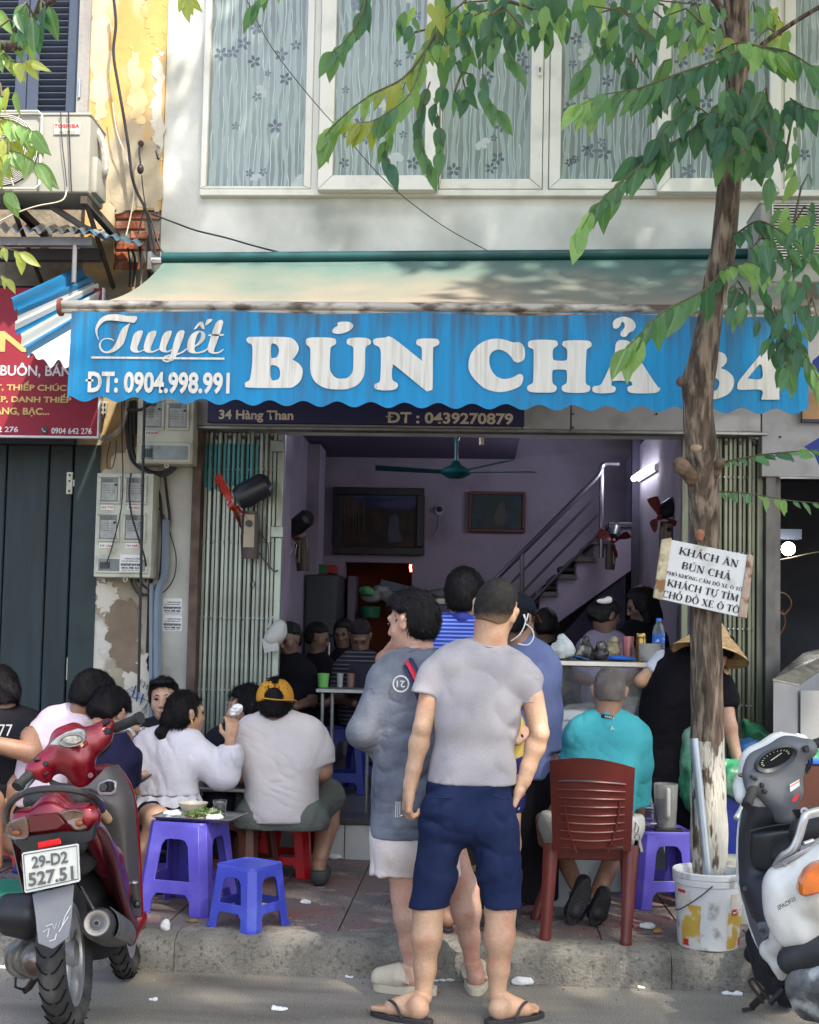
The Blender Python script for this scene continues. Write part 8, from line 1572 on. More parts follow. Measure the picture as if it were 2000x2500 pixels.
lathe_thing('bowl','cream bowl standing at the back of the steel tray','bowl',at(-.055,.045),[(0,.004),(.032,.0),(.034,.008),(.052,.03),(.068,.055),(.074,.068),(.071,.068),(.062,.052),(.045,.028),(0,.022)],bowlm)
glassm=mat('glass_clear',(.9,.92,.92),.03,trans=.95,ior=1.3)
lathe_thing('drinking_glass','empty ribbed drinking glass standing on the steel tray','glass',at(.085,.045),[(0,.004),(.026,.003),(.028,.01),(.034,.085),(.0345,.086),(.032,.085),(.026,.012),(0,.01)],glassm)
hb=thing('herb_plate','brown plate heaped with green herbs and white noodles on the steel tray','food',at(.03,-.02));plm=mat('plate_orange_brown',(.35,.17,.07),.5);m_=MB();m_.lathe([(0,.004),(.05,.002),(.085,.014),(.088,.015),(.05,.006),(0,.006)],at(.03,-.03),28);m_.build('plate',plm,hb,True)
hg=[mat('herb_green',(.06,.16,.025),.5,var=.3,vs=40,back='5A8A20'),mat('herb_pale',(.24,.34,.10),.5,var=.2,vs=40),mat('noodle_white',(.55,.55,.42),.6)]
rr=random.Random(8)
for q,(mm,n_) in enumerate(((hg[0],70),(hg[1],90),(hg[2],50))):
    m_=MB()
    for i in range(n_):
        a,r_=rr.uniform(0,6.28),.085*math.sqrt(rr.random());c=at(.03+r_*math.cos(a)*1.0,-.02+.6*r_*math.sin(a),.012+(.05-r_*.45)*rr.random())
        if q==0:d=V3((rr.uniform(-1,1),rr.uniform(-1,.2),rr.uniform(-.2,1))).normalized();w_=d.orthogonal().normalized();l=rr.uniform(.015,.035);m_.add([c,c+d*l*.5+w_*l*.25,c+d*l,c+d*l*.5-w_*l*.25],[(0,1,2,3)])
        else:p0=c;m_.tube([p0,p0+V3((rr.uniform(-.02,.02),rr.uniform(-.02,.02),rr.uniform(0,.02))),p0+V3((rr.uniform(-.03,.03),rr.uniform(-.03,.03),rr.uniform(-.01,.012)))],.0018,4)
    o=m_.build(('herb_leaves','shredded_greens','noodles')[q],mm,hb);o['kind']='stuff'
for lb_,x_,y_,s_ in (('crumpled white tissue on the left end of the steel tray',-.135,-.03,1.5),('crumpled white tissue on the right front of the steel tray',.105,-.085,1.3)):
    c=at(x_,y_,.012);tag(soft('tissue',[ell(c,(.026*s_,.02,.014*s_)),ell(c+V3((.02,0,.008)),(.016*s_,.016,.012)),ell(c+V3((-.02,.005,.006)),(.014,.014,.012))],tissue,None,vox=.005,wr=[(x_ and 5,80,.006),(6,160,.003)]),lb_,'tissue')
# low table with bowls among the diners
lt_=thing('low_table','low steel topped table hidden among the seated diners','table',(P(470,1960,6.75).x,6.75,PZ));c=lt_.location;MB().slab(c+V3((-.35,-.16,.50)),c+V3((.35,.22,.52))).build('table_top',traym,lt_,bevel=.004)
for sx in (-.32,.32):
    for sy in (-.14,.2):MB().cyl(c+V3((sx,sy,0)),c+V3((sx,sy,.5)),.014).build('leg',steel,lt_)
for k,(dx,mm,nm) in enumerate(((-.1,bowlm,'bowl'),(.12,bowlm,'bowl'),(.28,bowlm,'bowl'))):lathe_thing(nm,['bowl on the low table left of the other bowls, behind the white blouse','middle bowl on the low table behind the diners','bowl on the low table nearest the man in the mustard cap'][k],'bowl',c+V3((dx,0,.52)),[(0,.0),(.034,.0),(.06,.03),(.078,.065),(.074,.065),(.05,.03),(0,.02)],mm,20)
m_=MB();m_.lathe([(.09,0),(.11,.09),(.10,.09),(.08,.01)],c+V3((-.22,-.02,.52)),18);tag(m_.build('green_basket',mat('basket_bright_green',(.12,.35,.08),.5),None,True),'bright green herb basket on the low table','basket')
# things inside by the doorway table
it=thing('table','small table with baskets and cups just inside the doorway','table',P(845,1900,8.0));a,b=P(772,1682,7.75),P(905,1676,7.75);MB().slab((a.x,7.75,a.z-.02),(b.x,8.15,a.z)).build('table_top',dullsteel,it)
for x_ in (788,812,900):MB().cyl(P(x_,1684,7.8),(P(x_,1684,7.8).x,7.8,FZ),.012).build('leg',dullsteel,it)
for px,mm,lb_,w_ in ((789,'basket_bright_green','green perforated basket on the table inside the doorway',15),(830,'cup_grey','grey cup beside the green basket inside',8),(856,'cup_brown','brown cup on the table inside the doorway',10)):
    mm=MATS.get(mm) or mat(mm,(.25,.25,.25) if 'grey' in mm else (.15,.08,.06),.5);m_=MB();c=P(px,1678,7.9);m_.lathe([(0,0),(M(w_,7.9)*.8,0),(M(w_,7.9),M(34,7.9)),(M(w_,7.9)*.9,M(34,7.9)),(0,.01)],c,16);tag(m_.build('basket' if 'basket' in lb_ else 'cup',mm,None,True),lb_,'basket' if 'basket' in lb_ else 'cup')
# pitcher stool
c5=S5.location;z5=PZ+.387;pl_=mat('pitcher_plastic',(.62,.62,.58),.2,trans=.6,var=.05,alpha=.75)
pt=thing('water_pitcher','cloudy plastic water pitcher on the violet stool','pitcher',(P(1624,2008,c5.y).x,c5.y-.02,z5));c=pt.location;hh=M(106,c5.y)
m_=MB();m_.lathe([(0,0),(.050,0),(.053,.01),(.063,hh),(.060,hh),(.050,.012),(0,.012)],c,4*7);m_.build('jug',pl_,pt,True,sharp=50);MB().lathe([(0,0),(.049,0),(.056,hh*.62),(0,hh*.62)],c+V3((0,0,.013)),24).build('cloudy_water',mat('cloudy_water',(.24,.20,.15),.2,trans=.3,var=.15,vs=12),pt,True)
m_=MB();m_.tube(smoothline([c+V3((0,-.058,hh*.90)),c+V3((0,-.085,hh*.86)),c+V3((0,-.082,hh*.35)),c+V3((0,-.055,hh*.28))],4),.010,8,flat=.7);m_.build('handle',mat('jug_handle',(.50,.48,.44),.35),pt,True)
pp=thing('paper_stack','slumping stack of violet and white printed slips on the violet stool','paper',P(1575,2000,c5.y));prm=[mat('slip_white',(.62,.60,.66),.8,var=.1),mat('slip_violet',(.20,.14,.42),.8,var=.2),mat('slip_print',(.10,.08,.20),.8,var=.3)];rr=random.Random(2);zz=z5
for i in range(26):m_=MB();m_.box(V3((P(1572,2000,c5.y-.05).x+rr.uniform(-.014,.014)-.0015*(i-13)*(i>13),c5.y-.02+rr.uniform(-.02,.02),zz+.0025)),(.085,.12,.003),Matrix.Rotation(rr.uniform(-.25,.25),3,'Z') @ Matrix.Rotation(rr.uniform(-.07,.07),3,'Y'));m_.build('slip',prm[rr.randrange(3)],pp);zz+=.0052
m_=MB();m_.slab((P(1600,2010,c5.y-.1).x,c5.y-.12,z5),(P(1668,2010,c5.y-.1).x,c5.y-.09+.05,z5+.008));tag(m_.build('black_case',blackp,None,bevel=.003),'flat black case lying in front of the pitcher','case')

# ============================================================ bucket and pipe
bk=thing('bucket','dirty white plastic bucket with torn yellow label standing on the kerb before the tree','bucket',(P(1735,2325,5.62).x,5.68,PZ));c=bk.location;bm_=mat('bucket_white',(.58,.58,.58),.4,var=.05,vs=4,col2=(.30,.29,.27),c2s=14,c2t=.62,c2w=.12,bump=.1)
k=5.68;rb_,rt_,hb_=M(71,k),M(81,k),M(176,k);m_=MB();m_.lathe([(0,.001),(rb_,0),(rb_+(rt_-rb_)*.82,hb_*.82),(rt_+.004,hb_*.83),(rt_+.006,hb_*.90),(rt_+.001,hb_*.905),(rt_+.006,hb_*.92),(rt_+.007,hb_*.985),(rt_+.003,hb_),(rt_-.006,hb_*.99),(rt_-.012,hb_*.9),(rb_-.01,.02),(0,.02)],c,48);m_.build('tub',bm_,bk,True,sharp=40)
def onb(ang,z,off=.0015):r_=rb_+(rt_-rb_)*.82*(z/(hb_*.82))+off;return c+V3((math.sin(R(ang))*r_,-math.cos(R(ang))*r_,z))
def lab(a0,a1,z0,z1,m,name,ragged=0,off=.0015):
    m_=MB();r=random.Random(int(a0*7+z0*100));m_.grid(lambda u,v:onb(a0+(a1-a0)*u+(ragged*r.uniform(-1,1) if v in (0,1) or u in (0,1) else 0),z0+(z1-z0)*v,off),6,5);return m_.build(name,m,bk,True)
ylb=mat('label_yellow',(.50,.32,.05),.6,var=.15,vs=9,col2=(.58,.56,.50),c2s=9,c2t=.55,c2w=.06);pl2=mat('label_pale',(.55,.50,.44),.6,col2=(.5,.33,.1),c2s=12,c2t=.55);rdl=mat('label_red',(.45,.02,.02),.5)
lab(-66,-24,.008,hb_*.58,ylb,'label',1.5);lab(-70,-40,hb_*.60,hb_*.76,pl2,'label',2);lab(26,72,.008,hb_*.50,ylb,'label',1.5);lab(30,76,hb_*.52,hb_*.74,pl2,'label',2);lab(34,48,hb_*.46,hb_*.54,rdl,'label',.5,.003);lab(-72,-52,hb_*.72,hb_*.76,rdl,'label',.5,.003);lab(58,70,.012,.05,rdl,'label',1,.003);lab(-60,-48,.012,.04,rdl,'label',1,.003);lab(60,74,hb_*.70,hb_*.74,rdl,'label',.5,.003)
text('NEW',onb(36,hb_*.475,.005),(math.cos(R(41)),math.sin(R(41)),.25),(-.2,0,1),.042,.018,white,bk,bold=.02,depth=0.)
MB().tube(smoothline([onb(-4,hb_*.86,.010),onb(-25,hb_*.70,.02),onb(-55,hb_*.52,.02),onb(-80,hb_*.46,.012)],4),.0028,5).build('wire_handle',blackp,bk,True)
pz=thing('metal_pipe','grey galvanised pipe leaning from the bucket against the tree','pipe',P(1732,2150,5.70));m_=MB();m_.tube([P(1738,2230,5.68),P(1695,1803,5.74)],M(10.5,5.7),14);m_.build('tube',mat('pipe_galvanised',(.34,.38,.42),.4,.6,var=.1,vs=8),pz,True)

# ============================================================ serving counter
kY=6.75;ct=thing('serving_counter','steel and glass serving counter with noodles behind glass, piled with bags and bottles','counter',P(1480,2090,kY));w0,w1=P(1332,1610,kY).x,P(1645,1610,kY).x;zc=P(1480,1613,kY).z
MB().slab((w0-.02,kY-.02,zc-.035),(w1,kY+.62,zc)).build('steel_top',steel,ct,bevel=.006)
MB().slab((w0+.01,kY+.005,zc-.40),(w1-.02,kY+.01,zc-.036)).build('glass_front',mat('glass_pane',(.8,.85,.85),.05,trans=.9,alpha=.35),ct)
MB().slab((w0,kY+.0,PZ),(w1,kY+.6,zc-.46)).build('cabinet',mat('counter_grey',(.36,.37,.37),.5,var=.1),ct,bevel=.006);MB().slab((w0-.01,kY-.01,zc-.46),(w1,kY+.6,zc-.41)).build('shelf',steel,ct,bevel=.004)
for x_ in (w0+.005,w1-.03):MB().slab((x_,kY+.02,zc-.41),(x_+.025,kY+.05,zc-.036)).build('post',steel,ct)
o=soft('noodle_heap',[ell((w0+.25,kY+.2,zc-.36),(.2,.14,.12)),ell((w0+.5,kY+.2,zc-.34),(.16,.14,.14))],mat('noodle_heap',(.42,.40,.36),.7,var=.4,vs=18,bump=1,bs=60),None,vox=.016,wr=[(5,40,.012),(6,90,.004)]);tag(o,'heaps of pale noodles behind the counter glass','food')
top=lambda px,d=.12:V3((P(px,1600,kY+d).x,kY+d,zc))
plb=mat('bag_clear_white',(.55,.56,.54),.35,var=.15,vs=20,bump=.8,bs=28);darkbag=mat('bag_dark_clear',(.05,.045,.04),.2,var=.8,vs=25,col2=(.35,.33,.28),c2s=18,c2t=.6,c2w=.1,bump=1,bs=40)
for lb_,px,r,mm,sd in (('white plastic bag of noodles on the left end of the counter',1370,(.075,.07,.055),plb,1),('bag of dark green herbs beside the white bag on the counter',1425,(.055,.06,.050),darkbag,2),('bag of dark fried food in the middle of the counter',1462,(.06,.05,.038),darkbag,3),('tied pale brown bag behind the dark food on the counter',1495,(.045,.05,.05),mat('bag_tan',(.32,.26,.15),.3,var=.4,vs=30,bump=.8,bs=30),4)):
    c=top(px,.10+.02*sd)+V3((0,0,r[2]*.8));tag(soft('plastic_bag',[ell(c,r),ell(c+V3((r[0]*.4,0,r[2]*.5)),(r[0]*.5,r[1]*.5,r[2]*.5)),cone(c+V3((0,0,r[2]*.6)),c+V3((.01,0,r[2]*1.25)),.018,.03)],mm,None,vox=.008,wr=[(sd,50,.010),(sd+5,110,.005)],cuts=[((0,0,zc+.001),(0,0,-1))]),lb_,'bag')
c=top(1518,.06);tag(soft('blue_cloth',[ell(c+V3((-.02,0,.012)),(.06,.04,.018)),ell(c+V3((.05,0,.01)),(.035,.03,.012))],mat('cloth_blue',(.03,.12,.45),.9),None,vox=.006,wr=(4,70,.006),cuts=[((0,0,zc+.001),(0,0,-1))]),'crumpled bright blue cloth at the front of the counter','cloth')
m_=MB();m_.box(top(1420,.04)+V3((0,0,.012)),(.09,.06,.01),Matrix.Rotation(R(14),3,'Y'));tag(m_.build('blue_slab',mat('lid_blue',(.03,.10,.24),.5),None,bevel=.004),'unclear dark blue plastic object tilted on the counter edge','tray')  # unclear flat blue object, modelled as a tilted slab
lathe_thing('tumbler','tall pink steel tumbler on the counter','tumbler',top(1533,.14),[(0,0),(.024,0),(.034,.125),(.034,.135),(.031,.135),(0,.13)],mat('tumbler_pink',(.45,.18,.19),.3,.7));lathe_thing('flask','gold vacuum flask with a dark band on the counter','flask',top(1565,.18),[(0,0),(.028,0),(.028,.118),(.025,.125),(.026,.128),(.026,.15),(.022,.155),(0,.155)],mat('flask_gold',(.42,.28,.08),.3,.8));lathe_thing('jar','small steel jar before the tumbler','jar',top(1518,.08),[(0,0),(.016,0),(.016,.026),(.012,.03),(0,.03)],steel)
bt=thing('water_bottle','clear plastic water bottle with blue label and cap on the counter','bottle',top(1608,.10));c=bt.location;m_=MB();m_.lathe([(0,.003),(.030,0),(.034,.01),(.032,.04),(.034,.05),(.034,.165),(.028,.195),(.013,.215),(.013,.222),(0,.222)],c,20);m_.build('bottle',mat('bottle_pet',(.75,.85,.92),.05,trans=.9,ior=1.2),bt,True);MB().lathe([(.0352,.10),(.0352,.155)],c,20).build('label',mat('label_blue',(.02,.10,.40),.4,col2=(.4,.5,.7),c2s=40,c2t=.6,c2w=.05),bt,True);MB().cyl(c+V3((0,0,.222)),c+V3((0,0,.238)),.015).build('cap',mat('cap_blue',(.02,.16,.55),.4),bt)
for k in range(5):lathe_thing('white_bowl',['lowest white bowl of the stack on the counter','second white bowl from the bottom of the counter stack','middle white bowl of the counter stack','second white bowl from the top of the counter stack','topmost white bowl of the counter stack'][k],'bowl',top(1588,.05)+V3((0,0,.017*k)),[(0,.003),(.042,0),(.064,.028),(.067,.03),(.060,.026),(.04,.006),(0,.006)],mat('bowl_white',(.62,.62,.58),.4),28,group='white bowls stacked on the counter')
kb=thing('tissue_pack','big white pack printed KHĂN GIẤY beside the man in teal','bag',P(1400,1805,6.45));k_=6.45
soft('pack',[cone(P(1378,1785,k_),P(1430,1780,k_),.10,.09,fl=.6),cone(P(1375,1765,k_),P(1440,1765,k_),.07,.06,fl=.6)],mat('pack_white',(.55,.56,.55),.4,var=.06,bump=.3,bs=16),kb,vox=.012,wr=(6,30,.006));text('KHĂN GIẤY',P(1373,1762,k_-.075),(1,0,0),(0,0,1),M(38,k_),M(9,k_),ink,kb,bold=.03,depth=.001);text('10 X 50',P(1414,1761,k_-.075),(1,0,0),(0,0,1),M(26,k_),M(8,k_),inkr,kb,bold=.03,depth=.001)
for i,(px,mm) in enumerate(((1360,inkr),(1367,inkr),(1374,inkr),(1381,inkr))):m_=MB();a=P(px,1835,6.4);m_.cyl(a,a+V3((0,0,.05)),.008,n=10);m_.cyl(a+V3((0,0,.05)),a+V3((0,0,.07)),.008,.005,n=10,mi=1);tag(m_.build('sauce_bottle',[white,mm],None,True),['leftmost red capped sauce bottle in the row before the counter','second red capped sauce bottle from the left before the counter','third red capped sauce bottle from the left before the counter','red capped sauce bottle at the right end of the row by the counter'][i],'bottle','red capped sauce bottles by the counter')
m_=MB();m_.slab((P(1345,1840,6.38).x,6.32,P(1345,1840,6.38).z-.02),(P(1400,1840,6.38).x,6.5,P(1345,1840,6.38).z));m_.slab((P(1350,1840,6.4).x,6.36,PZ),(P(1392,1840,6.4).x,6.48,P(1345,1840,6.38).z-.02));tag(m_.build('side_table',mat('side_table_white',(.45,.46,.46),.5),None),'narrow pale side table in front of the counter','table')
# ============================================================ things to the right
gb=mat('bag_green',(.05,.30,.14),.3,var=.5,vs=14,trans=.2,bump=.8,bs=22,col2=(.25,.45,.30),c2s=8,c2t=.58,c2w=.15);bb=mat('bag_blue',(.02,.10,.26),.3,var=.5,vs=12,trans=.2,bump=.8,bs=20)
for lb_,px,py,r,mm,dy in (('green plastic bag slumped on the bin right of the tree',1795,1905,(.13,.12,.10),gb,6.5),('green plastic bag between the trunk and the woman in black',1705,1870,(.12,.12,.26),gb,6.75),('blue plastic bag behind the green bag near the scooter',1828,1845,(.10,.10,.10),bb,6.8),('pale green bag by the right gate foot',1840,1790,(.07,.08,.08),gb,7.2)):
    c=P(px,py,dy);tag(soft('plastic_bag',[ell(c,r),ell(c+V3((.05,-.03,-r[2]*.4)),(r[0]*.8,r[1]*.8,r[2]*.7)),ell(c+V3((-.04,0,r[2]*.5)),(r[0]*.5,r[1]*.5,r[2]*.5))],mm,None,vox=.014,wr=[(px,30,.018),(py,70,.008)]),lb_,'bag')
def bin_(label,cat,x0,x1,y0,y,d,m,rim=None,z0=PZ):
    t=thing('bin' if cat=='bin' else 'crate',label,cat,P((x0+x1)/2,2100,y));a,b=P(x0,y0,y),P(x1,y0,y);m_=MB();s_=.02;m_.hexa([V3((a.x+s_,y+s_,z0)),V3((b.x-s_,y+s_,z0)),V3((b.x-s_,y+d-s_,z0)),V3((a.x+s_,y+d-s_,z0)),V3((a.x,y,a.z)),V3((b.x,y,a.z)),V3((b.x,y+d,a.z)),V3((a.x,y+d,a.z))]);m_.build('box',m,t,bevel=.008)
    MB().slab((a.x-.01,y-.01,a.z),(b.x+.01,y+d+.01,a.z+.025)).build('rim',rim or m,t,bevel=.006);return t
bin_('deep blue plastic bin under the green bag','bin',1765,1832,1932,6.45,.35,deepb);bin_('brown crate with a bright blue rim at the right edge','crate',1925,2080,1865,6.3,.4,brownp,mat('rim_blue',(.03,.12,.50),.4))
c=P(1990,1850,6.45);tag(soft('plastic_bag',[ell(c,(.09,.1,.06))],gb,None,vox=.014,wr=(3,40,.012)),'green bag lying on the blue rimmed crate','bag')
sc_=thing('steel_cart','boxy brushed steel cart with a bright sloping lid at the right edge','cart',P(1960,2000,6.9));y=6.9
p4=[P(1887,1663,y),P(1951,1676,y),P(2120,1560,y+.5),P(1960,1600,y+.5)];bz=[V3((q.x,q.y,PZ)) for q in p4];stb=mat('cart_steel',(.12,.12,.125),.4,.6,var=.2,vs=3)
m_=MB();m_.hexa(bz+p4);m_.build('body',stb,sc_,bevel=.004);m_=MB();m_.hexa([q+V3((0,0,.003)) for q in p4]+[q+V3((0,0,.012)) for q in p4]);m_.build('lid',mat('cart_lid',(.30,.30,.28),.22,1.,var=.3,vs=7,bump=.4,bs=9),sc_)
m_=MB();a=p4[1]+V3((.005,-.004,-.02));m_.slab((a.x,a.y-.012,PZ+.2),(a.x+.9,a.y-.004,a.z));m_.build('side_sheet',mat('sheet_pale',(.24,.24,.235),.5,.3,var=.1,vs=3),sc_)
m_=MB();m_.lathe([(.0,0),(.10,0),(.12,.1),(.13,.26),(.11,.3),(0,.3)],V3((P(1795,2150,6.3).x,6.2,PZ)),20);tag(m_.build('sack',mat('sack_grey',(.32,.33,.28),.9,var=.15,bump=.4,bs=14),None,True),'grey green sack standing behind the tree foot','sack')
# ============================================================ litter
def litter(lb_,px,py,r,z=PZ,m=None,name='tissue',cat='tissue',sd=1):
    c=G(px,py,z+r[2]*.7);tag(soft(name,[ell(c,r),ell(c+V3((r[0]*.5,0,r[2]*.5)),(r[0]*.5,r[1]*.6,r[2]*.7)),ell(c+V3((-r[0]*.5,.004,0)),(r[0]*.6,r[1]*.6,r[2]*.6))],m or tissue,None,vox=.004,wr=[(sd,90,.006),(sd+3,190,.003)],cuts=[((0,0,z+.001),(0,0,-1))]),lb_,cat)
litter('standing crumpled tissue on the paving beside the red scooter',403,2262,(.020,.018,.024),sd=1);litter('small tissue scrap on the paving in front of the red stool',745,2204,(.024,.012,.008),sd=2);litter('flattened tissue by the shop step',818,2094,(.035,.03,.014),sd=3);litter('crumpled tissue near the rear leg of the brown chair',1583,2262,(.032,.02,.014),sd=4)
litter('white torn foam cup lying on the road by the kerb',1276,2397,(.042,.026,.018),0,sd=5);litter('flat white napkin on the road behind the beige slide',1083,2392,(.045,.03,.005),0,sd=6);litter('white scrap on the road near the white scooter',1788,2428,(.035,.012,.005),0,sd=7);litter('small white scrap in the middle of the road edge',683,2466,(.026,.01,.004),0,sd=8);litter('tiny paper crumb on the road in front of the red scooter wheel',374,2443,(.012,.008,.004),0,sd=9)
litter('tiny white crumb near the kerb left of centre',853,2387,(.012,.008,.003),0,sd=10);litter('pale scrap at the left edge of the road',14,2364,(.035,.012,.004),0,sd=11);litter('tiny pale scrap on the road right of the flip-flops',1565,2412,(.016,.01,.004),0,sd=12)
litter('curled dry leaf on the paving beside the low blue stool',468,2250,(.024,.012,.006),m=mat('leaf_dry',(.16,.14,.05),.8,var=.3),name='dry_leaf',cat='leaf',sd=13);litter('orange peel scrap by the bucket',1606,2275,(.018,.012,.008),m=mat('peel',(.35,.18,.05),.7),name='peel',cat='scrap',sd=14)
m_=MB();g_=G(10,2175,PZ);[m_.tube([g_+V3((x_,-.22,.004)),g_+V3((x_+.02,.25,.004))],.006,4) for x_ in [-.4+.03*i for i in range(20)]];[m_.tube([g_+V3((-.42,y_,.008)),g_+V3((.18,y_+.01,.008))],.006,4) for y_ in [-.2+.035*i for i in range(13)]]
tag(m_.build('green_net',mat('net_green',(.03,.20,.13),.7),None),'green woven mat on the paving behind the red scooter','mat')

# grit, crumbs and dry bits scattered over the paving, kerb and road
rr=random.Random(77)
for nm,mm,n_,s0,s1,z_,y0_,y1_ in (('grit',mat('grit_dark',(.05,.045,.04),.9),420,.002,.006,PZ,KY+.2,FY-.1),('grit',mat('grit_pale',(.32,.30,.26),.9),260,.002,.005,0.,4.3,KY-.01),('crumbs',mat('crumb_pale',(.45,.42,.36),.9),150,.002,.005,PZ,KY+.05,FY-.1),('leaf_bits',mat('leaf_bits',(.14,.11,.05),.9),70,.004,.009,0.,4.4,KY-.02)):
    m_=MB()
    for i in range(n_):
        y_=rr.uniform(y0_,y1_) if rr.random()<.6 else (y1_-abs(rr.gauss(0,.1)) if z_==0 else y0_+abs(rr.gauss(0,.25)));c=V3((rr.uniform(-2.6,2.4),y_,z_+.001));s_=rr.uniform(s0,s1);a=rr.random()*6.28
        m_.add([c+V3((math.cos(a+q)*s_*k_,math.sin(a+q)*s_*k_,z2)) for q,k_,z2 in ((0,1,0),(2.1,.8,0),(4.2,1.1,0),(1,.2,s_*.8))],[(0,1,3),(1,2,3),(2,0,3)])
    tag(m_.build(nm,mm),{'grit':'dark and pale grit scattered on the ground','crumbs':'pale crumbs scattered on the paving','leaf_bits':'bits of dry leaf along the kerb'}[nm],'litter',kind='stuff')
# ============================================================ scooters
redpaint=mat('scooter_red',(.20,.003,.012),.28,.35,var=.05,coat=.6);reddk=mat('scooter_dark_red',(.085,.005,.010),.30,.3,var=.08,coat=.5);greyin=mat('scooter_inner_grey',(.085,.075,.072),.5,.2,var=.08);silv=mat('scooter_silver',(.42,.42,.42),.35,.7,var=.05)
seatm=mat('seat_black',(.018,.016,.016),.5,bump=.2,bs=200);tanm=mat('seat_tan',(.48,.30,.17),.6);lensm=mat('lens_smoke',(.12,.07,.05),.12,coat=.5,var=.3,vs=30);amber=mat('lens_amber',(.55,.12,.01),.15,coat=.8,var=.25,vs=14);engm=mat('engine_dirty',(.22,.21,.19),.5,.6,var=.4,vs=14,col2=(.09,.06,.04),c2s=12,c2t=.55)
greyp=mat('mudflap_grey',(.17,.17,.175),.6,var=.12,vs=4);mufm=mat('muffler',(.06,.06,.065),.4,.5,var=.3,vs=6);muft=mat('muffler_end',(.27,.25,.23),.45,.7,var=.2,vs=12)
def tyre(t,c,ax,r,w,rim=None,tread=True,hubm=None):
    """c centre, ax axle direction (unit), r outer radius, w width"""
    ax=V3(ax).normalized();up=(V3((0,0,1))-ax*ax.z).normalized();fw=ax.cross(up);rot=Matrix((fw,up,ax)).transposed();h=w/2
    rim_r=r*.70;prof=[(rim_r,-h*.55),(rim_r*1.08,-h*.85),(r*.86,-h),(r*.95,-h*.78),(r*.99,-h*.4),(r,0),(r*.99,h*.4),(r*.95,h*.78),(r*.86,h),(rim_r*1.08,h*.85),(rim_r,h*.55)]
    o=MB().lathe(prof,c,56,rot=rot).build('tyre',rubber,t,True,sharp=60)
    if tread:
        m_=MB()
        for k in range(30):
            a=2*math.pi*k/30
            for s in (-1,1):
                q=[]
                for j in range(5):u=j/4;aa=a+.16*u*u;hh=s*h*(.12+.80*u);rr_=r*(1.0-.055*max(0,u-.3) ** 1.5*2)+.0012;q.append(c+(fw*math.cos(aa)+up*math.sin(aa))*rr_+ax*hh)
                m_.tube(q,.0028,4)
        k_=m_.build('tread_groove',mat('groove',(.004,.004,.004),.9),o);k_['kind']='stuff'
    rm=rim or silv;w_=MB().lathe([(rim_r*.99,-h*.6),(rim_r,-h*.5),(rim_r*.93,-h*.35),(rim_r*.9,0),(rim_r*.93,h*.35),(rim_r,h*.5),(rim_r*.99,h*.6),(rim_r*.90,h*.5),(rim_r*.86,0),(rim_r*.90,-h*.5)],c,40,rot=rot).build('rim',rm,t,True)
    m_=MB();m_.cyl(c-ax*h*.8,c+ax*h*.8,r*.18,n=16)
    for k in range(5):a=2*math.pi*k/5+.3;d=fw*math.cos(a)+up*math.sin(a);m_.tube([c+d*r*.12,c+d*rim_r*.9],[r*.09,r*.06],6,flat=.6)
    m_.build('hub',rm,w_,True);return o
RS=thing('scooter','red scooter parked at the kerb, number plate 29-D2 527.51, leaning on its stand','scooter',(P(190,2500,4.35).x,4.35,0))
q_=lambda a,b,y:P(a,b,y)
axr=V3((.985,.12,.13))
rc=P(160,2330,4.42);tyre(RS,rc,axr,.262,.100)
fc_=P(300,2266,5.40);fc_.z=.262;tyre(RS,fc_,axr,.262,.085)
def sf(name,prims,m,t=RS,vox=.009,k=.02,cuts=(),**kw):return link(name,npmesh([sdf([p for p in prims],vox=vox,k=k,cuts=cuts,**kw)],m),t)
C2=lambda a,b,ra,rb=None,**k:cone(P(*a),P(*b),ra,rb,**k)
# tail and side covers
sf('tail_body',[C2((60,2010,4.24),(210,1995,4.24),.052,.052,fl=.8),C2((130,1975,4.26),(150,1985,4.60),.062,.095),C2((110,2035,4.26),(190,2025,4.26),.045,.04),C2((150,1985,4.60),(200,1990,4.85),.095,.085),C2((215,2010,4.28),(262,2100,4.66),.040,.055),C2((262,2100,4.66),(292,2180,4.95),.055,.05),C2((60,2020,4.3),(90,2120,4.6),.03,.035)],redpaint,k=.03)
loftpx([[(222,1988,4.30),(238,2006,4.26),(240,2026,4.27),(232,2044,4.32)],[(246,2005,4.44),(264,2030,4.40),(266,2060,4.41),(254,2088,4.46)],[(270,2050,4.62),(288,2085,4.57),(290,2125,4.58),(278,2152,4.63)],[(290,2110,4.80),(306,2150,4.75),(306,2190,4.77),(296,2215,4.82)],[(304,2175,4.96),(320,2210,4.92),(322,2240,4.93),(312,2262,4.97)],[(318,2228,5.06),(336,2248,5.03),(338,2268,5.04),(326,2292,5.06)]],th=(-.02,.02,0)).build('side_cover',reddk,RS,True,sharp=60)
loftpx([[(28,2010,4.34),(22,2030,4.30),(30,2056,4.32)],[(40,2050,4.5),(34,2090,4.47),(46,2130,4.5)],[(52,2110,4.7),(48,2150,4.68),(60,2190,4.72)]],th=(.02,.02,0)).build('side_cover',reddk,RS,True,sharp=60)
sf('under_tail',[ell(P(150,2095,4.5),(.13,.22,.085)),ell(P(175,2170,4.75),(.12,.25,.14)),C2((78,2078,4.30),(190,2062,4.30),.035,.035),C2((210,2210,4.9),(270,2215,5.0),.09,.07)],blackp,k=.06,vox=.012)
sf('seat',[C2((85,1955,4.42),(190,1955,4.42),.042,.042),C2((150,1962,4.5),(195,1965,4.9),.075,.055),C2((100,1960,4.5),(215,1955,4.5),.045,.045)],seatm,k=.03)
for a,b in (((66,1985,4.30),(110,1972,4.36)),((135,1962,4.34),(195,1956,4.42)),((195,1958,4.42),(240,1975,4.6)),((240,1975,4.6),(262,2000,4.7))):sf('seat_trim',[C2(a,b,.020,.020)],tanm)
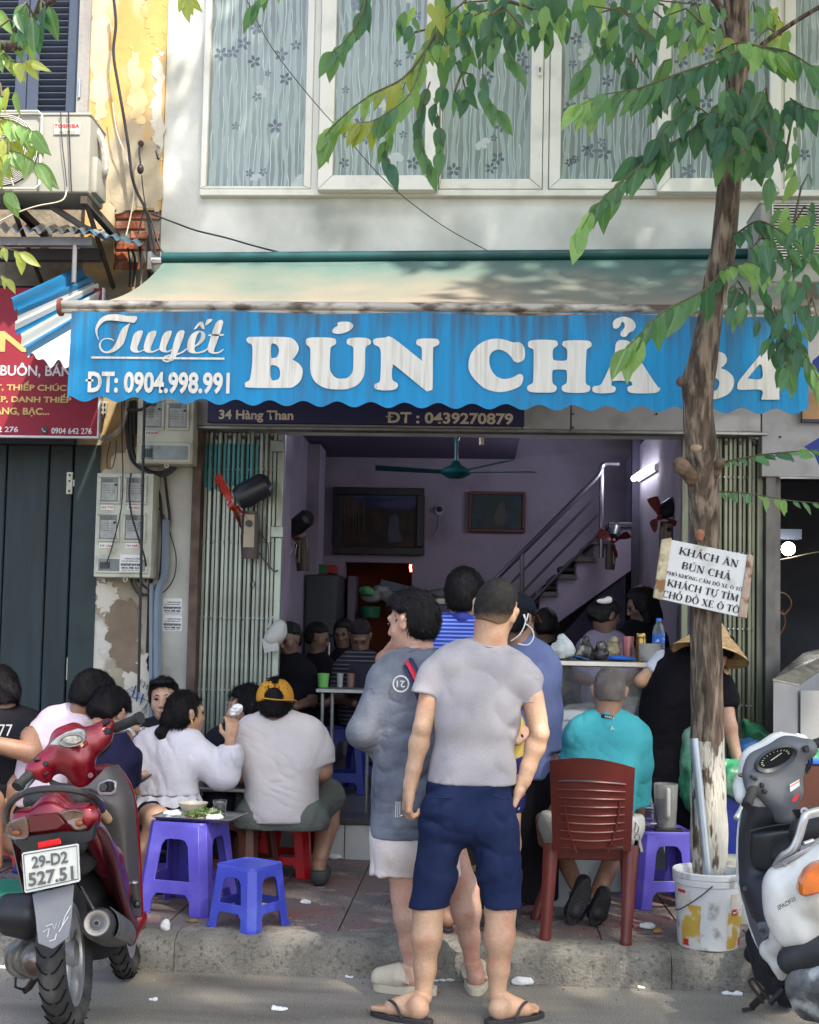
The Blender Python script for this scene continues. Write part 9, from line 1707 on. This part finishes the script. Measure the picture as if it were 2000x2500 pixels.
MB().tube(smoothline([P(14,2004,4.42),P(18,1976,4.28),P(36,1950,4.22),P(80,1930,4.17),P(156,1926,4.17),P(215,1938,4.2),P(243,1958,4.32),P(250,1978,4.46)],5),[.013]*36,8).build('grab_rail',mat('rail_dark',(.035,.03,.032),.3,.3,coat=.4),RS,True)
def panel(name,pts,y,m,th=.012,t=RS,bev=.003,off=(0,1,0)):m_=MB();m_.prism([P(p[0],p[1],p[2] if len(p)>2 else y) for p in pts],V3(off)*th);return m_.build(name,m,t,bevel=bev)
panel('tail_light',[(5,2028,4.26),(22,2006,4.19),(63,1991,4.17),(70,2012,4.17),(68,2036,4.17),(62,2052,4.17),(31,2054,4.2),(12,2044,4.24)],4.2,lensm,.03,bev=.008);panel('tail_light',[(139,1982,4.17),(183,1977,4.17),(229,1990,4.22),(230,2004,4.24),(213,2026,4.2),(183,2031,4.17),(163,2010,4.16)],4.2,lensm,.03,bev=.008)
for a,b in ((40,2034),(192,2010)):soft('bulb',[ell(P(a,b,4.185),(.018,.008,.012))],mat('bulb_dull',(.20,.06,.015),.2),RS,vox=.006)
panel('tail_panel',[(66,1992),(138,1984),(160,2012),(140,2026),(72,2034)],4.165,reddk,.02,bev=.004)
panel('tail_lower',[(30,2056),(70,2040),(150,2030),(215,2030),(235,2004),(226,2050),(170,2080),(60,2085)],4.19,blackp,.03)
panel('reflector',[(91,2057),(146,2047),(149,2062),(93,2074)],4.13,mat('reflector_red',(.62,.005,.01),.2,emit='FF0A10',es=.0),.008)
pq=[(53.5,2086),(57,2082),(188,2060),(192,2063),(195.5,2148),(192,2153),(64,2180),(60,2177)];pl=panel('number_plate',pq,4.09,mat('plate_white',(.62,.63,.58),.4),.004,bev=0)
MB().tube([P(a,b,4.086) for a,b in [(57,2087),(187,2065),(191,2146),(64,2174),(57,2087)]],.0016,4).build('plate_border',mat('plate_grey',(.10,.10,.105),.5),pl)
pux,puz=(P(188,2060,4.085)-P(57,2082,4.085)),(P(57,2082,4.085)-P(62,2177,4.085))
for s_,a,b,w_,h_ in (('29-D2',78,2122,91,30),('527.51',70,2166,114,34)):text(s_,P(a,b,4.083),pux,(P(57,2082,4.085)-P(62,2177,4.085)),M(w_,4.08),M(h_,4.08),MATS['plate_grey'],pl,bold=.03,depth=0)
mf=panel('mudflap',[(78,2184,4.14),(180,2160,4.14),(174,2240,4.1),(168,2288,4.07),(128,2318,4.05),(92,2304,4.06),(86,2240,4.1)],4.1,greyp,.008)
scr2=mat('scratch_white',(.6,.6,.6),.7)
for pts in ([(105,2276),(120,2266),(116,2288)],[(112,2262),(128,2256),(133,2270),(138,2254),(142,2264),(147,2250),(152,2260),(158,2240),(174,2210)],[(144,2275),(155,2256),(167,2238)],[(120,2298),(134,2294),(138,2280)]):MB().tube([P(a,b,4.075+(2290-b)*.0006-.008) for a,b in pts],.0016,4).build('scratch',scr2,mf)
# exhaust
ea,eb=P(236,2254,4.26),P(290,2282,4.98);m_=MB();m_.tube([ea,ea.lerp(eb,.08),ea.lerp(eb,.5),eb],[.046,.058,.062,.05],22);m_.build('muffler',mufm,RS,True,sharp=50);d=(ea-eb).normalized();rot=d.to_track_quat('Z','Y').to_matrix()
m_=MB();m_.lathe([(.046,0),(.042,.006),(.026,.004),(.022,-.002),(.010,-.003),(.010,.004),(.008,.004),(.008,-.02),(0,-.02)],ea,24,rot=rot);m_.build('muffler_end',muft,RS,True,sharp=50);MB().cyl(ea+d*.0045,ea+d*.006,.0085,n=12).build('outlet',dark,RS)
m_=MB();m_.sheet(lambda u,v:ea.lerp(eb,.12+.85*u)+V3((math.cos(R(-35+95*v)),0,math.sin(R(-35+95*v))))*(.073),8,6,(-.004,0,0));m_.build('heat_shield',mat('shield_grey',(.10,.10,.10),.55,var=.3,vs=12),RS,True)
cable('hose',[P(198,2165,4.4),P(215,2195,4.35),P(230,2222,4.3)],.004,MATS['muffler_end'],RS)
# engine and air box on the left, stand
sf('air_box',[C2((22,2230,4.5),(70,2235,4.5),.062,.065),C2((18,2200,4.5),(78,2198,4.5),.025,.03),C2((20,2262,4.52),(68,2268,4.52),.035,.04)],blackp,k=.02)
sf('engine',[C2((62,2340,4.65),(90,2350,4.45),.075,.05),C2((50,2330,4.7),(70,2345,4.8),.06,.06),C2((60,2285,4.6),(66,2310,4.6),.02,.03),C2((95,2330,4.5),(110,2360,4.5),.035,.04)],engm,k=.02,wr=(8,50,.004));
for a,b in (((58,2350,4.5),(98,2344,4.48)),((80,2372,4.5),(86,2390,4.5))):MB().cyl(P(*a),P(*b),.009,n=8).build('bolt',engm,RS,True)
MB().tube([P(40,2370,4.7),P(37,2410,4.7),P(60,2418,4.75)],.005,6).build('kick_lever',blackp,RS);MB().tube([P(95,2375,4.75),P(70,2412,4.8),P(58,2420,4.8)],.014,8).build('stand',mat('stand_rust',(.05,.035,.03),.7,.4),RS,True);MB().tube([P(100,2380,4.8),P(125,2425,4.8)],.02,8).build('stand',MATS['stand_rust'],RS,True)
sf('under_frame',[C2((140,2280,4.8),(240,2280,4.9),.10,.10),C2((200,2250,4.7),(255,2260,5.0),.07,.08),C2((120,2350,4.75),(100,2360,4.7),.03,.03)],dark,k=.04,vox=.014)
# leg shield, floor, front
loftpx([[(112,1900,5.0),(160,1918,4.96),(205,1922,4.94),(240,1893,4.95),(262,1872,4.98),(286,1868,5.06)],[(140,1940,4.97),(190,1945,4.94),(235,1950,4.92),(270,1950,4.93),(298,1925,4.98),(313,1913,5.1)],[(180,1990,4.98),(225,1990,4.95),(262,1985,4.93),(292,1975,4.94),(318,1965,5.0),(327,1960,5.12)],
 [(225,2040,5.0),(262,2040,4.96),(285,2035,4.95),(305,2030,4.96),(322,2030,5.02),(333,2030,5.14)],[(250,2110,5.0),(275,2110,4.97),(295,2110,4.96),(312,2108,4.97),(328,2105,5.05),(338,2105,5.16)],[(285,2180,5.0),(300,2180,4.98),(312,2180,4.98),(322,2180,5.0),(334,2180,5.08),(342,2180,5.16)],[(305,2235,5.0),(315,2235,5.0),(322,2235,5.0),(330,2237,5.03),(338,2238,5.1),(345,2240,5.17)]]).build('leg_shield',greyin,RS,True,sharp=60)
MB().tube(smoothline([P(282,1868,5.08),P(300,1892,5.1),P(320,1930,5.12),P(333,2000,5.14),P(338,2080,5.16),P(342,2160,5.16),P(345,2240,5.18)],5),.011,8).build('shield_edge',redpaint,RS,True)
sf('front_fairing',[C2((262,1900,5.14),(200,1905,5.14),.06,.06),C2((300,1940,5.16),(180,1940,5.2),.045,.06),C2((318,2060,5.18),(200,2060,5.25),.035,.06),C2((325,2180,5.2),(220,2180,5.25),.03,.05),C2((335,2240,5.2),(350,2262,5.26),.03,.015),C2((335,2240,5.2),(320,2300,5.15),.035,.02)],redpaint,k=.04,vox=.012)
panel('key_panel',[(238,1912),(262,1903),(284,1908),(284,1936),(272,1944),(240,1944),(234,1930)],4.925,silv,.02,bev=.006)
panel('key_panel_inset',[(243,1915),(263,1907),(279,1911),(279,1928),(270,1934),(246,1934),(241,1928)],4.92,mat('inset_black',(.02,.02,.02),.25),.01)
MB().cyl(P(252,1922,4.915),P(252,1922,4.90),.016,n=14).build('key_lock',blackp,RS,True);MB().slab(P(266,1930,4.91),P(274,1908,4.90)).build('switch',blackp,RS)
MB().cyl(P(327,2158,5.0),P(333,2205,4.98),.020,.017,n=10).build('foot_peg',rubber,RS,True);MB().ball(P(335,2208,4.96),.018,8).build('peg_end',blackp,RS,True);soft('peg_tip',[ell(P(327,2155,4.99),(.017,.017,.009))],silv,RS,vox=.005)
# handlebar cover
sf('handlebar_cover',[C2((118,1862,4.98),(175,1830,5.0),.050,.085,fl=.75),C2((175,1830,5.0),(238,1802,5.02),.085,.050,fl=.75),C2((82,1880,4.96),(125,1860,4.98),.035,.045),C2((228,1805,5.02),(262,1775,5.04),.045,.036),C2((190,1860,5.0),(205,1905,5.02),.07,.055),C2((150,1800,5.02),(180,1790,5.04),.04,.045),C2((250,1800,5.02),(238,1822,5.0),.03,.02),C2((100,1885,4.96),(112,1900,4.96),.03,.022)],redpaint,k=.03)
dash=[(119,1820),(136,1802),(160,1788),(190,1779),(204,1783),(209,1800),(200,1812),(182,1822),(166,1825)]
panel('dash_glass',dash,4.872,mat('dash_clear',(.30,.31,.31),.12,.2,var=.3,vs=30),.03,bev=.006)
MB().tube([P(176+30*math.cos(R(k)),1807-15*math.sin(R(k))-3*math.cos(R(k)),4.866) for k in range(0,361,20)],.0035,6).build('gauge_ring',steel,RS,True);soft('gauge_face',[ell(P(176,1807,4.869),(.040,.006,.018))],mat('gauge_face',(.32,.30,.27),.3,var=.5,vs=60),RS,vox=.005)
MB().tube([P(182,1792,4.865),P(200,1787,4.865)],.003,4).build('glass_glint',steel,RS)
panel('badge_base',[(186,1812),(208,1808),(214,1818),(200,1828),(188,1824)],4.865,redpaint,.02);panel('wing_badge',[(195,1818),(201,1813),(205,1820),(199,1825)],4.858,mat('badge_gold',(.55,.5,.3),.3,.8),.003,bev=0)
for pts in ([(247,1762),(262,1755),(266,1764),(252,1772)],[(250,1784),(263,1777),(271,1784),(266,1793),(256,1796)],[(79,1852),(96,1850),(97,1857),(80,1859)],[(103,1860),(112,1857),(119,1866),(113,1873),(103,1870)],[(105,1888),(116,1884),(117,1892),(106,1895)]):panel('switch',pts,4.925 if pts[0][0]<150 else 4.985,blackp,.03,bev=.004)
m_=MB();m_.tube([P(86,1880,4.97),P(70,1893,4.93),P(47,1916,4.88)],[.018,.021,.020],12);m_.tube([P(49,1913,4.885),P(42,1922,4.87)],.026,12);m_.build('grip',rubber,RS,True);m_=MB();m_.tube([P(268,1782,5.05),P(300,1770,5.03),P(336,1755,5.0)],[.019,.022,.021],12);m_.tube([P(334,1756,5.0),P(343,1752,4.99)],.026,12);m_.build('grip',rubber,RS,True)
levm=mat('lever_white',(.60,.60,.55),.3,.6);MB().tube(smoothline([P(275,1788,5.12),P(300,1785,5.11),P(318,1782,5.1),P(328,1797,5.09)],4),.008,6).build('brake_lever',levm,RS,True);MB().tube(smoothline([P(84,1900,5.02),P(62,1925,4.98),P(44,1945,4.95)],4),.008,6).build('brake_lever',levm,RS,True)
for pts in ([(268,1802,5.06),(262,1822,5.06),(245,1838,5.06),(230,1848,5.04)],[(272,1800,5.07),(270,1820,5.07),(250,1842,5.06),(232,1852,5.04)]):cable('cable',[P(*q) for q in pts],.005,wirem,RS)
MB().cyl(P(221,1893,4.935),P(221,1893,4.925),.011,n=10).build('screw',reddk,RS);

# ------------------------------------------------ white scooter
whp=mat('scooter_white',(.70,.68,.63),.3,var=.04,coat=.5,col2=(.40,.36,.29),c2s=5,c2t=.66,c2w=.2);dgr=mat('scooter_dark_grey',(.032,.035,.042),.42,var=.12,vs=5);mgr=mat('scooter_mid_grey',(.10,.105,.115),.42,var=.08)
WS=thing('scooter','white scooter with dark grey leg shield parked at the right edge on its side stand','scooter',(P(1960,2450,4.8).x,4.8,0))
S=lambda n,pr,m,**k:sf(n,pr,m,WS,**k)
Wp=lambda n,pts,y,m,th=.012,**k:panel(n,pts,y,m,th,WS,**k)
tyre(WS,(lambda c:V3((c.x,c.y,.235)))(P(2080,2400,4.45)),V3((.98,-.15,.12)),.235,.10,tread=False);tyre(WS,(lambda c:V3((c.x,c.y,.235)))(P(1905,2380,5.32)),V3((.98,-.15,.12)),.235,.085,tread=False)
# headset: white front shell, grey instrument cover
S('front_shell',[C2((1850,1862,5.06),(1905,1830,5.05),.070,.065,fl=.7),C2((1905,1830,5.05),(1955,1812,5.04),.06,.035,fl=.8),C2((1850,1862,5.06),(1818,1920,5.05),.055,.040),C2((1818,1920,5.05),(1812,1945,5.02),.04,.03),C2((1860,1960,5.06),(1905,1975,5.05),.05,.04)],whp,k=.03)
S('instrument_cover',[C2((1858,1868,4.99),(1925,1836,4.99),.062,.060,fl=.6),C2((1925,1836,4.99),(1972,1828,4.98),.055,.040,fl=.8),C2((1850,1895,4.98),(1930,1880,4.98),.055,.055,fl=.6),C2((1880,1930,4.98),(1925,1930,4.98),.055,.06,fl=.7),C2((1845,1900,4.98),(1838,1925,4.96),.04,.028),C2((1905,1955,4.99),(1915,1985,5.0),.055,.05)],mgr,k=.03)
c=P(1893,1851,4.93);u=(P(1938,1832,4.93)-c).normalized();v_=V3((0,-.35,1));v_=(v_-u*v_.dot(u)).normalized();nrm=u.cross(v_).normalized();nrm=nrm if nrm.y<0 else-nrm
def ering(r1,r2,off,n=28):return [c+u*r1*math.cos(2*math.pi*k/n)+v_*r2*math.sin(2*math.pi*k/n)+nrm*off for k in range(n)]
m_=MB();a_,b_,c_,d_=ering(.092,.052,.006),ering(.084,.046,.016),ering(.070,.036,.004),ering(.070,.036,-.01);n=28;m_.add(a_+b_+c_+d_,[(i*n+j,i*n+(j+1) % n,(i+1)*n+(j+1) % n,(i+1)*n+j) for i in range(3) for j in range(n)]);m_.build('gauge_bezel',dgr,WS,True)
m_=MB();m_.add(ering(.071,.037,.001),[tuple(range(n))]);m_.build('gauge_face',mat('gauge_dark',(.015,.016,.018),.15,coat=.8),WS)
m_=MB()
for k in range(14):a=R(200-k*16);p_=c+u*.052*math.cos(a)+v_*.026*math.sin(a)+nrm*.003;q__=c+u*.060*math.cos(a)+v_*.031*math.sin(a)+nrm*.003;m_.tube([p_,q__],.0012,4)
m_.tube([c-u*.02+nrm*.004,c+u*.03+v_*.012+nrm*.004],.0015,4);m_.build('gauge_marks',mat('gauge_white',(.65,.6,.45),.5),WS)['kind']='stuff'
S('turn_signal',[ell(P(1813,1893,4.99),(.018,.012,.010))],lensm,vox=.004)
for pts in ([(1835,1893),(1852,1900),(1850,1907),(1833,1900)],[(1858,1910),(1868,1914),(1866,1926),(1856,1920)],[(1866,1926),(1876,1930),(1872,1940),(1862,1934)],[(1962,1824),(1976,1820),(1978,1836),(1966,1838)]):Wp('switch',pts,4.925,blackp,.04,bev=.003)
m_=MB();m_.tube([P(1846,1915,4.97),P(1836,1935,4.93),P(1826,1958,4.89)],[.022,.020,.018],14);m_.tube([P(1828,1954,4.9),P(1823,1967,4.88)],.021,14);m_.build('grip',rubber,WS,True);m_=MB();m_.tube([P(1975,1822,5.0),P(2040,1800,4.98)],.020,14);m_.build('grip',rubber,WS,True)
MB().tube(smoothline([P(1828,1938,5.0),P(1818,1955,4.98),P(1808,1975,4.95),P(1797,1998,4.92)],4),[.008]*10+[.010,.011,.011],8).build('brake_lever',levm,WS,True)
Wp('sticker',[(1929,1916),(1952,1903),(1953,1918),(1930,1934)],4.905,paper,.004,bev=0);Wp('warning_sticker',[(1932,1956),(1944,1940),(1954,1938),(1944,1957)],4.915,mat('stk_red',(.5,.03,.03),.5),.004,bev=0);Wp('sticker_band',[(1930,1919),(1952,1906),(1952,1909),(1930,1922)],4.903,mat('stk_orange',(.6,.2,.08),.5),.004,bev=0)
# leg shield: dark inner shell with white edge
SHR=[[(1812,1972,5.12),(1842,1970,5.0),(1880,1974,4.97),(1930,1978,4.95),(2000,1970,4.93),(2070,1970,4.95)],[(1805,2008,5.13),(1832,2004,5.02),(1880,1998,4.99),(1930,1994,4.97),(2000,1992,4.96),(2070,1992,4.96)],[(1802,2040,5.13),(1830,2035,5.05),(1880,2026,5.03),(1930,2022,5.02),(2000,2016,5.0),(2070,2016,5.0)],[(1800,2095,5.13),(1828,2092,5.07),(1880,2088,5.04),(1930,2080,5.03),(2000,2070,5.),(2070,2070,5.)],
 [(1801,2135,5.13),(1828,2135,5.07),(1865,2135,5.05),(1905,2130,5.03),(1965,2120,5.),(2040,2120,5.)],[(1805,2160,5.11),(1830,2163,5.02),(1862,2166,4.97),(1900,2162,4.94),(1960,2150,4.92),(2020,2150,4.92)],[(1822,2218,5.05),(1841,2214,4.95),(1868,2217,4.90),(1900,2225,4.85),(1950,2222,4.84),(2000,2222,4.84)],[(1843,2272,4.98),(1858,2268,4.88),(1876,2272,4.82),(1898,2280,4.78),(1930,2280,4.78),(1960,2280,4.78)],[(1859,2322,4.92),(1867,2322,4.86),(1879,2320,4.80),(1895,2314,4.76),(1915,2314,4.76),(1930,2314,4.76)]]
loftpx(SHR).build('leg_shield',dgr,WS,True,sharp=60)
loftpx([[(1838,2038,5.02),(1870,2030,4.995),(1915,2026,4.98),(1950,2024,4.98)],[(1835,2048,5.02),(1870,2042,4.985),(1920,2036,4.97),(1956,2032,4.97)],[(1834,2090,5.03),(1872,2086,4.995),(1918,2080,4.98),(1950,2074,4.97)],[(1842,2118,5.04),(1872,2122,5.01),(1900,2118,5.),(1925,2110,4.99)],[(1852,2126,5.05),(1872,2130,5.03),(1894,2126,5.02),(1910,2120,5.01)]]).build('glove_box',mat('scooter_black_panel',(.020,.023,.028),.35),WS,True,sharp=60)
MB().tube(smoothline([P(1812,1975,5.12),P(1804,2020,5.13),P(1801,2090,5.13),P(1803,2150,5.12),P(1822,2230,5.08),P(1842,2290,5.04),P(1860,2325,5.0)],5),.006,6).build('white_edge',whp,WS,True)
MB().tube(smoothline([P(1832,2030,4.985),P(1880,2018,4.975),P(1960,2008,4.95),P(2010,2004,4.94)],4),.004,5).build('panel_seam',blackp,WS)
Wp('floorboard',[(1808,2155,5.1),(1840,2170,5.0),(1893,2240,4.85),(1893,2285,4.75),(1862,2325,4.85),(1830,2240,5.0)],5,mgr,.03,off=(0,.2,-1));Wp('floor_mat',[(1848,2258,4.88),(1872,2254,4.86),(1890,2275,4.78),(1862,2300,4.84)],5,mat('floor_light',(.16,.165,.18),.5),.01,off=(0,-.5,1))
for a,b in ((1818,2170),(1859,2273)):MB().cyl(P(a,b,4.84),P(a,b,4.81),.009,n=10).build('screw',blackp,WS)
# rear body
S('rear_body',[C2((1930,2170,4.62),(2040,2130,4.55),.10,.12),C2((1925,2230,4.62),(2040,2200,4.55),.085,.12),C2((1955,2110,4.70),(2060,2090,4.6),.06,.09),C2((1925,2285,4.62),(1965,2275,4.58),.045,.06),C2((1915,2260,4.72),(1910,2300,4.75),.05,.05)],whp,k=.05,vox=.010)
S('lower_cowl',[C2((1880,2320,4.78),(1905,2360,4.74),.035,.030),C2((1905,2360,4.74),(1908,2385,4.74),.026,.016),C2((1880,2320,4.78),(1935,2280,4.6),.035,.028),C2((1935,2280,4.6),(2040,2235,4.5),.028,.03),C2((1885,2325,4.8),(1920,2310,4.7),.035,.03)],whp,k=.02)
Wp('turn_lens',[(1953,2182),(1957,2152),(1972,2126),(1992,2110),(2030,2100),(2040,2170),(1990,2186),(1962,2192)],4.43,amber,.06,bev=.012)
text('SPACY',P(1901,2223,4.505),(1,.0,.56),(-.35,0,1),M(34,4.55),M(11,4.55),mat('decal_black',(.02,.02,.025),.4),WS,bold=.02,depth=.0);text('i25',P(1931,2204,4.50),(1,0,.5),(-.3,0,1),M(13,4.55),M(9,4.55),MATS['decal_black'],WS,bold=.0,depth=.0)
MB().tube(smoothline([P(1897,2116,4.62),P(1912,2092,4.58),P(1935,2075,4.56),P(1950,2045,4.56),P(1962,2005,4.56),P(1975,1988,4.57),P(2040,1975,4.6)],6),.019,10,flat=.7).build('grab_rail',silv,WS,True);MB().tube(smoothline([P(1897,2116,4.6),P(1930,2098,4.56),P(1975,2075,4.55),P(2040,2045,4.55)],5),.016,8,flat=.6).build('carrier_bar',silv,WS,True)
for a,b,c__,d__ in ((1950,2048,1952,2080),(1962,2060,1985,2052),(1916,2105,1922,2125)):MB().cyl(P(a,b,4.56),P(c__,d__,4.58),.008,n=8).build('carrier_stay',silv,WS,True)
S('seat',[C2((1960,2030,4.75),(2060,2010,4.7),.05,.07),C2((1900,2090,4.85),(1960,2050,4.8),.035,.05)],seatm,k=.03)
MB().cyl(P(1965,1981,4.95),P(1965,1981,4.935),.016,n=14).build('key_lock',silv,WS,True);MB().cyl(P(1965,1981,4.934),P(1965,1981,4.93),.007,n=8).build('key_slot',blackp,WS)
S('belt_cover',[C2((1935,2345,4.6),(2040,2320,4.5),.055,.07),C2((1930,2310,4.65),(2040,2290,4.55),.03,.06)],mat('cover_black',(.03,.03,.032),.5,var=.3,vs=12),k=.02,wr=(4,30,.002))
S('belly',[C2((1850,2290,5.15),(1875,2370,5.1),.05,.06),C2((1870,2370,5.0),(1925,2420,4.85),.05,.06),C2((1840,2330,5.2),(1850,2310,5.2),.04,.04),C2((1900,2340,4.85),(1960,2350,4.8),.07,.07)],dark,k=.03,vox=.012)
S('rear_engine',[C2((1965,2410,4.55),(2040,2400,4.5),.07,.09),C2((1975,2450,4.55),(2040,2450,4.5),.06,.08)],mat('engine_white_dust',(.12,.12,.12),.6,.3,var=.6,vs=16,col2=(.5,.5,.48),c2s=9,c2t=.56,c2w=.1),k=.03,wr=(6,40,.004))
g0=G(1812,2466,.01);g1=G(1838,2468,.01);MB().tube([P(1902,2398,4.82),g1+V3((0,0,.02))],.015,8).build('side_stand',MATS['stand_rust'],WS,True);MB().tube([g0,g1+V3((.01,0,.01))],.012,6,flat=.6).build('stand_foot',MATS['stand_rust'],WS,True)
MB().tube([P(1892,2385,4.8),P(1912,2400,4.8)],.018,8).build('stand_pivot',blackp,WS,True);MB().tube(smoothline([P(1865,2450,4.85),P(1848,2425,4.86),P(1830,2400,4.87),P(1836,2390,4.87),P(1845,2396,4.87),P(1866,2425,4.86),P(1878,2440,4.85)],4),.006,6).build('kick_loop',MATS['stand_rust'],WS,True);MB().tube([P(1915,2415,4.8),P(1880,2450,4.82)],.012,6).build('centre_stand',blackp,WS)
for pts in ([(1972,1836,5.02),(1975,1860,5.05),(1968,1880,5.05),(1955,1900,5.03)],[(1978,1836,5.02),(1982,1862,5.05),(1970,1888,5.05)]):cable('cable',[P(*q) for q in pts],.005,wirem,WS)
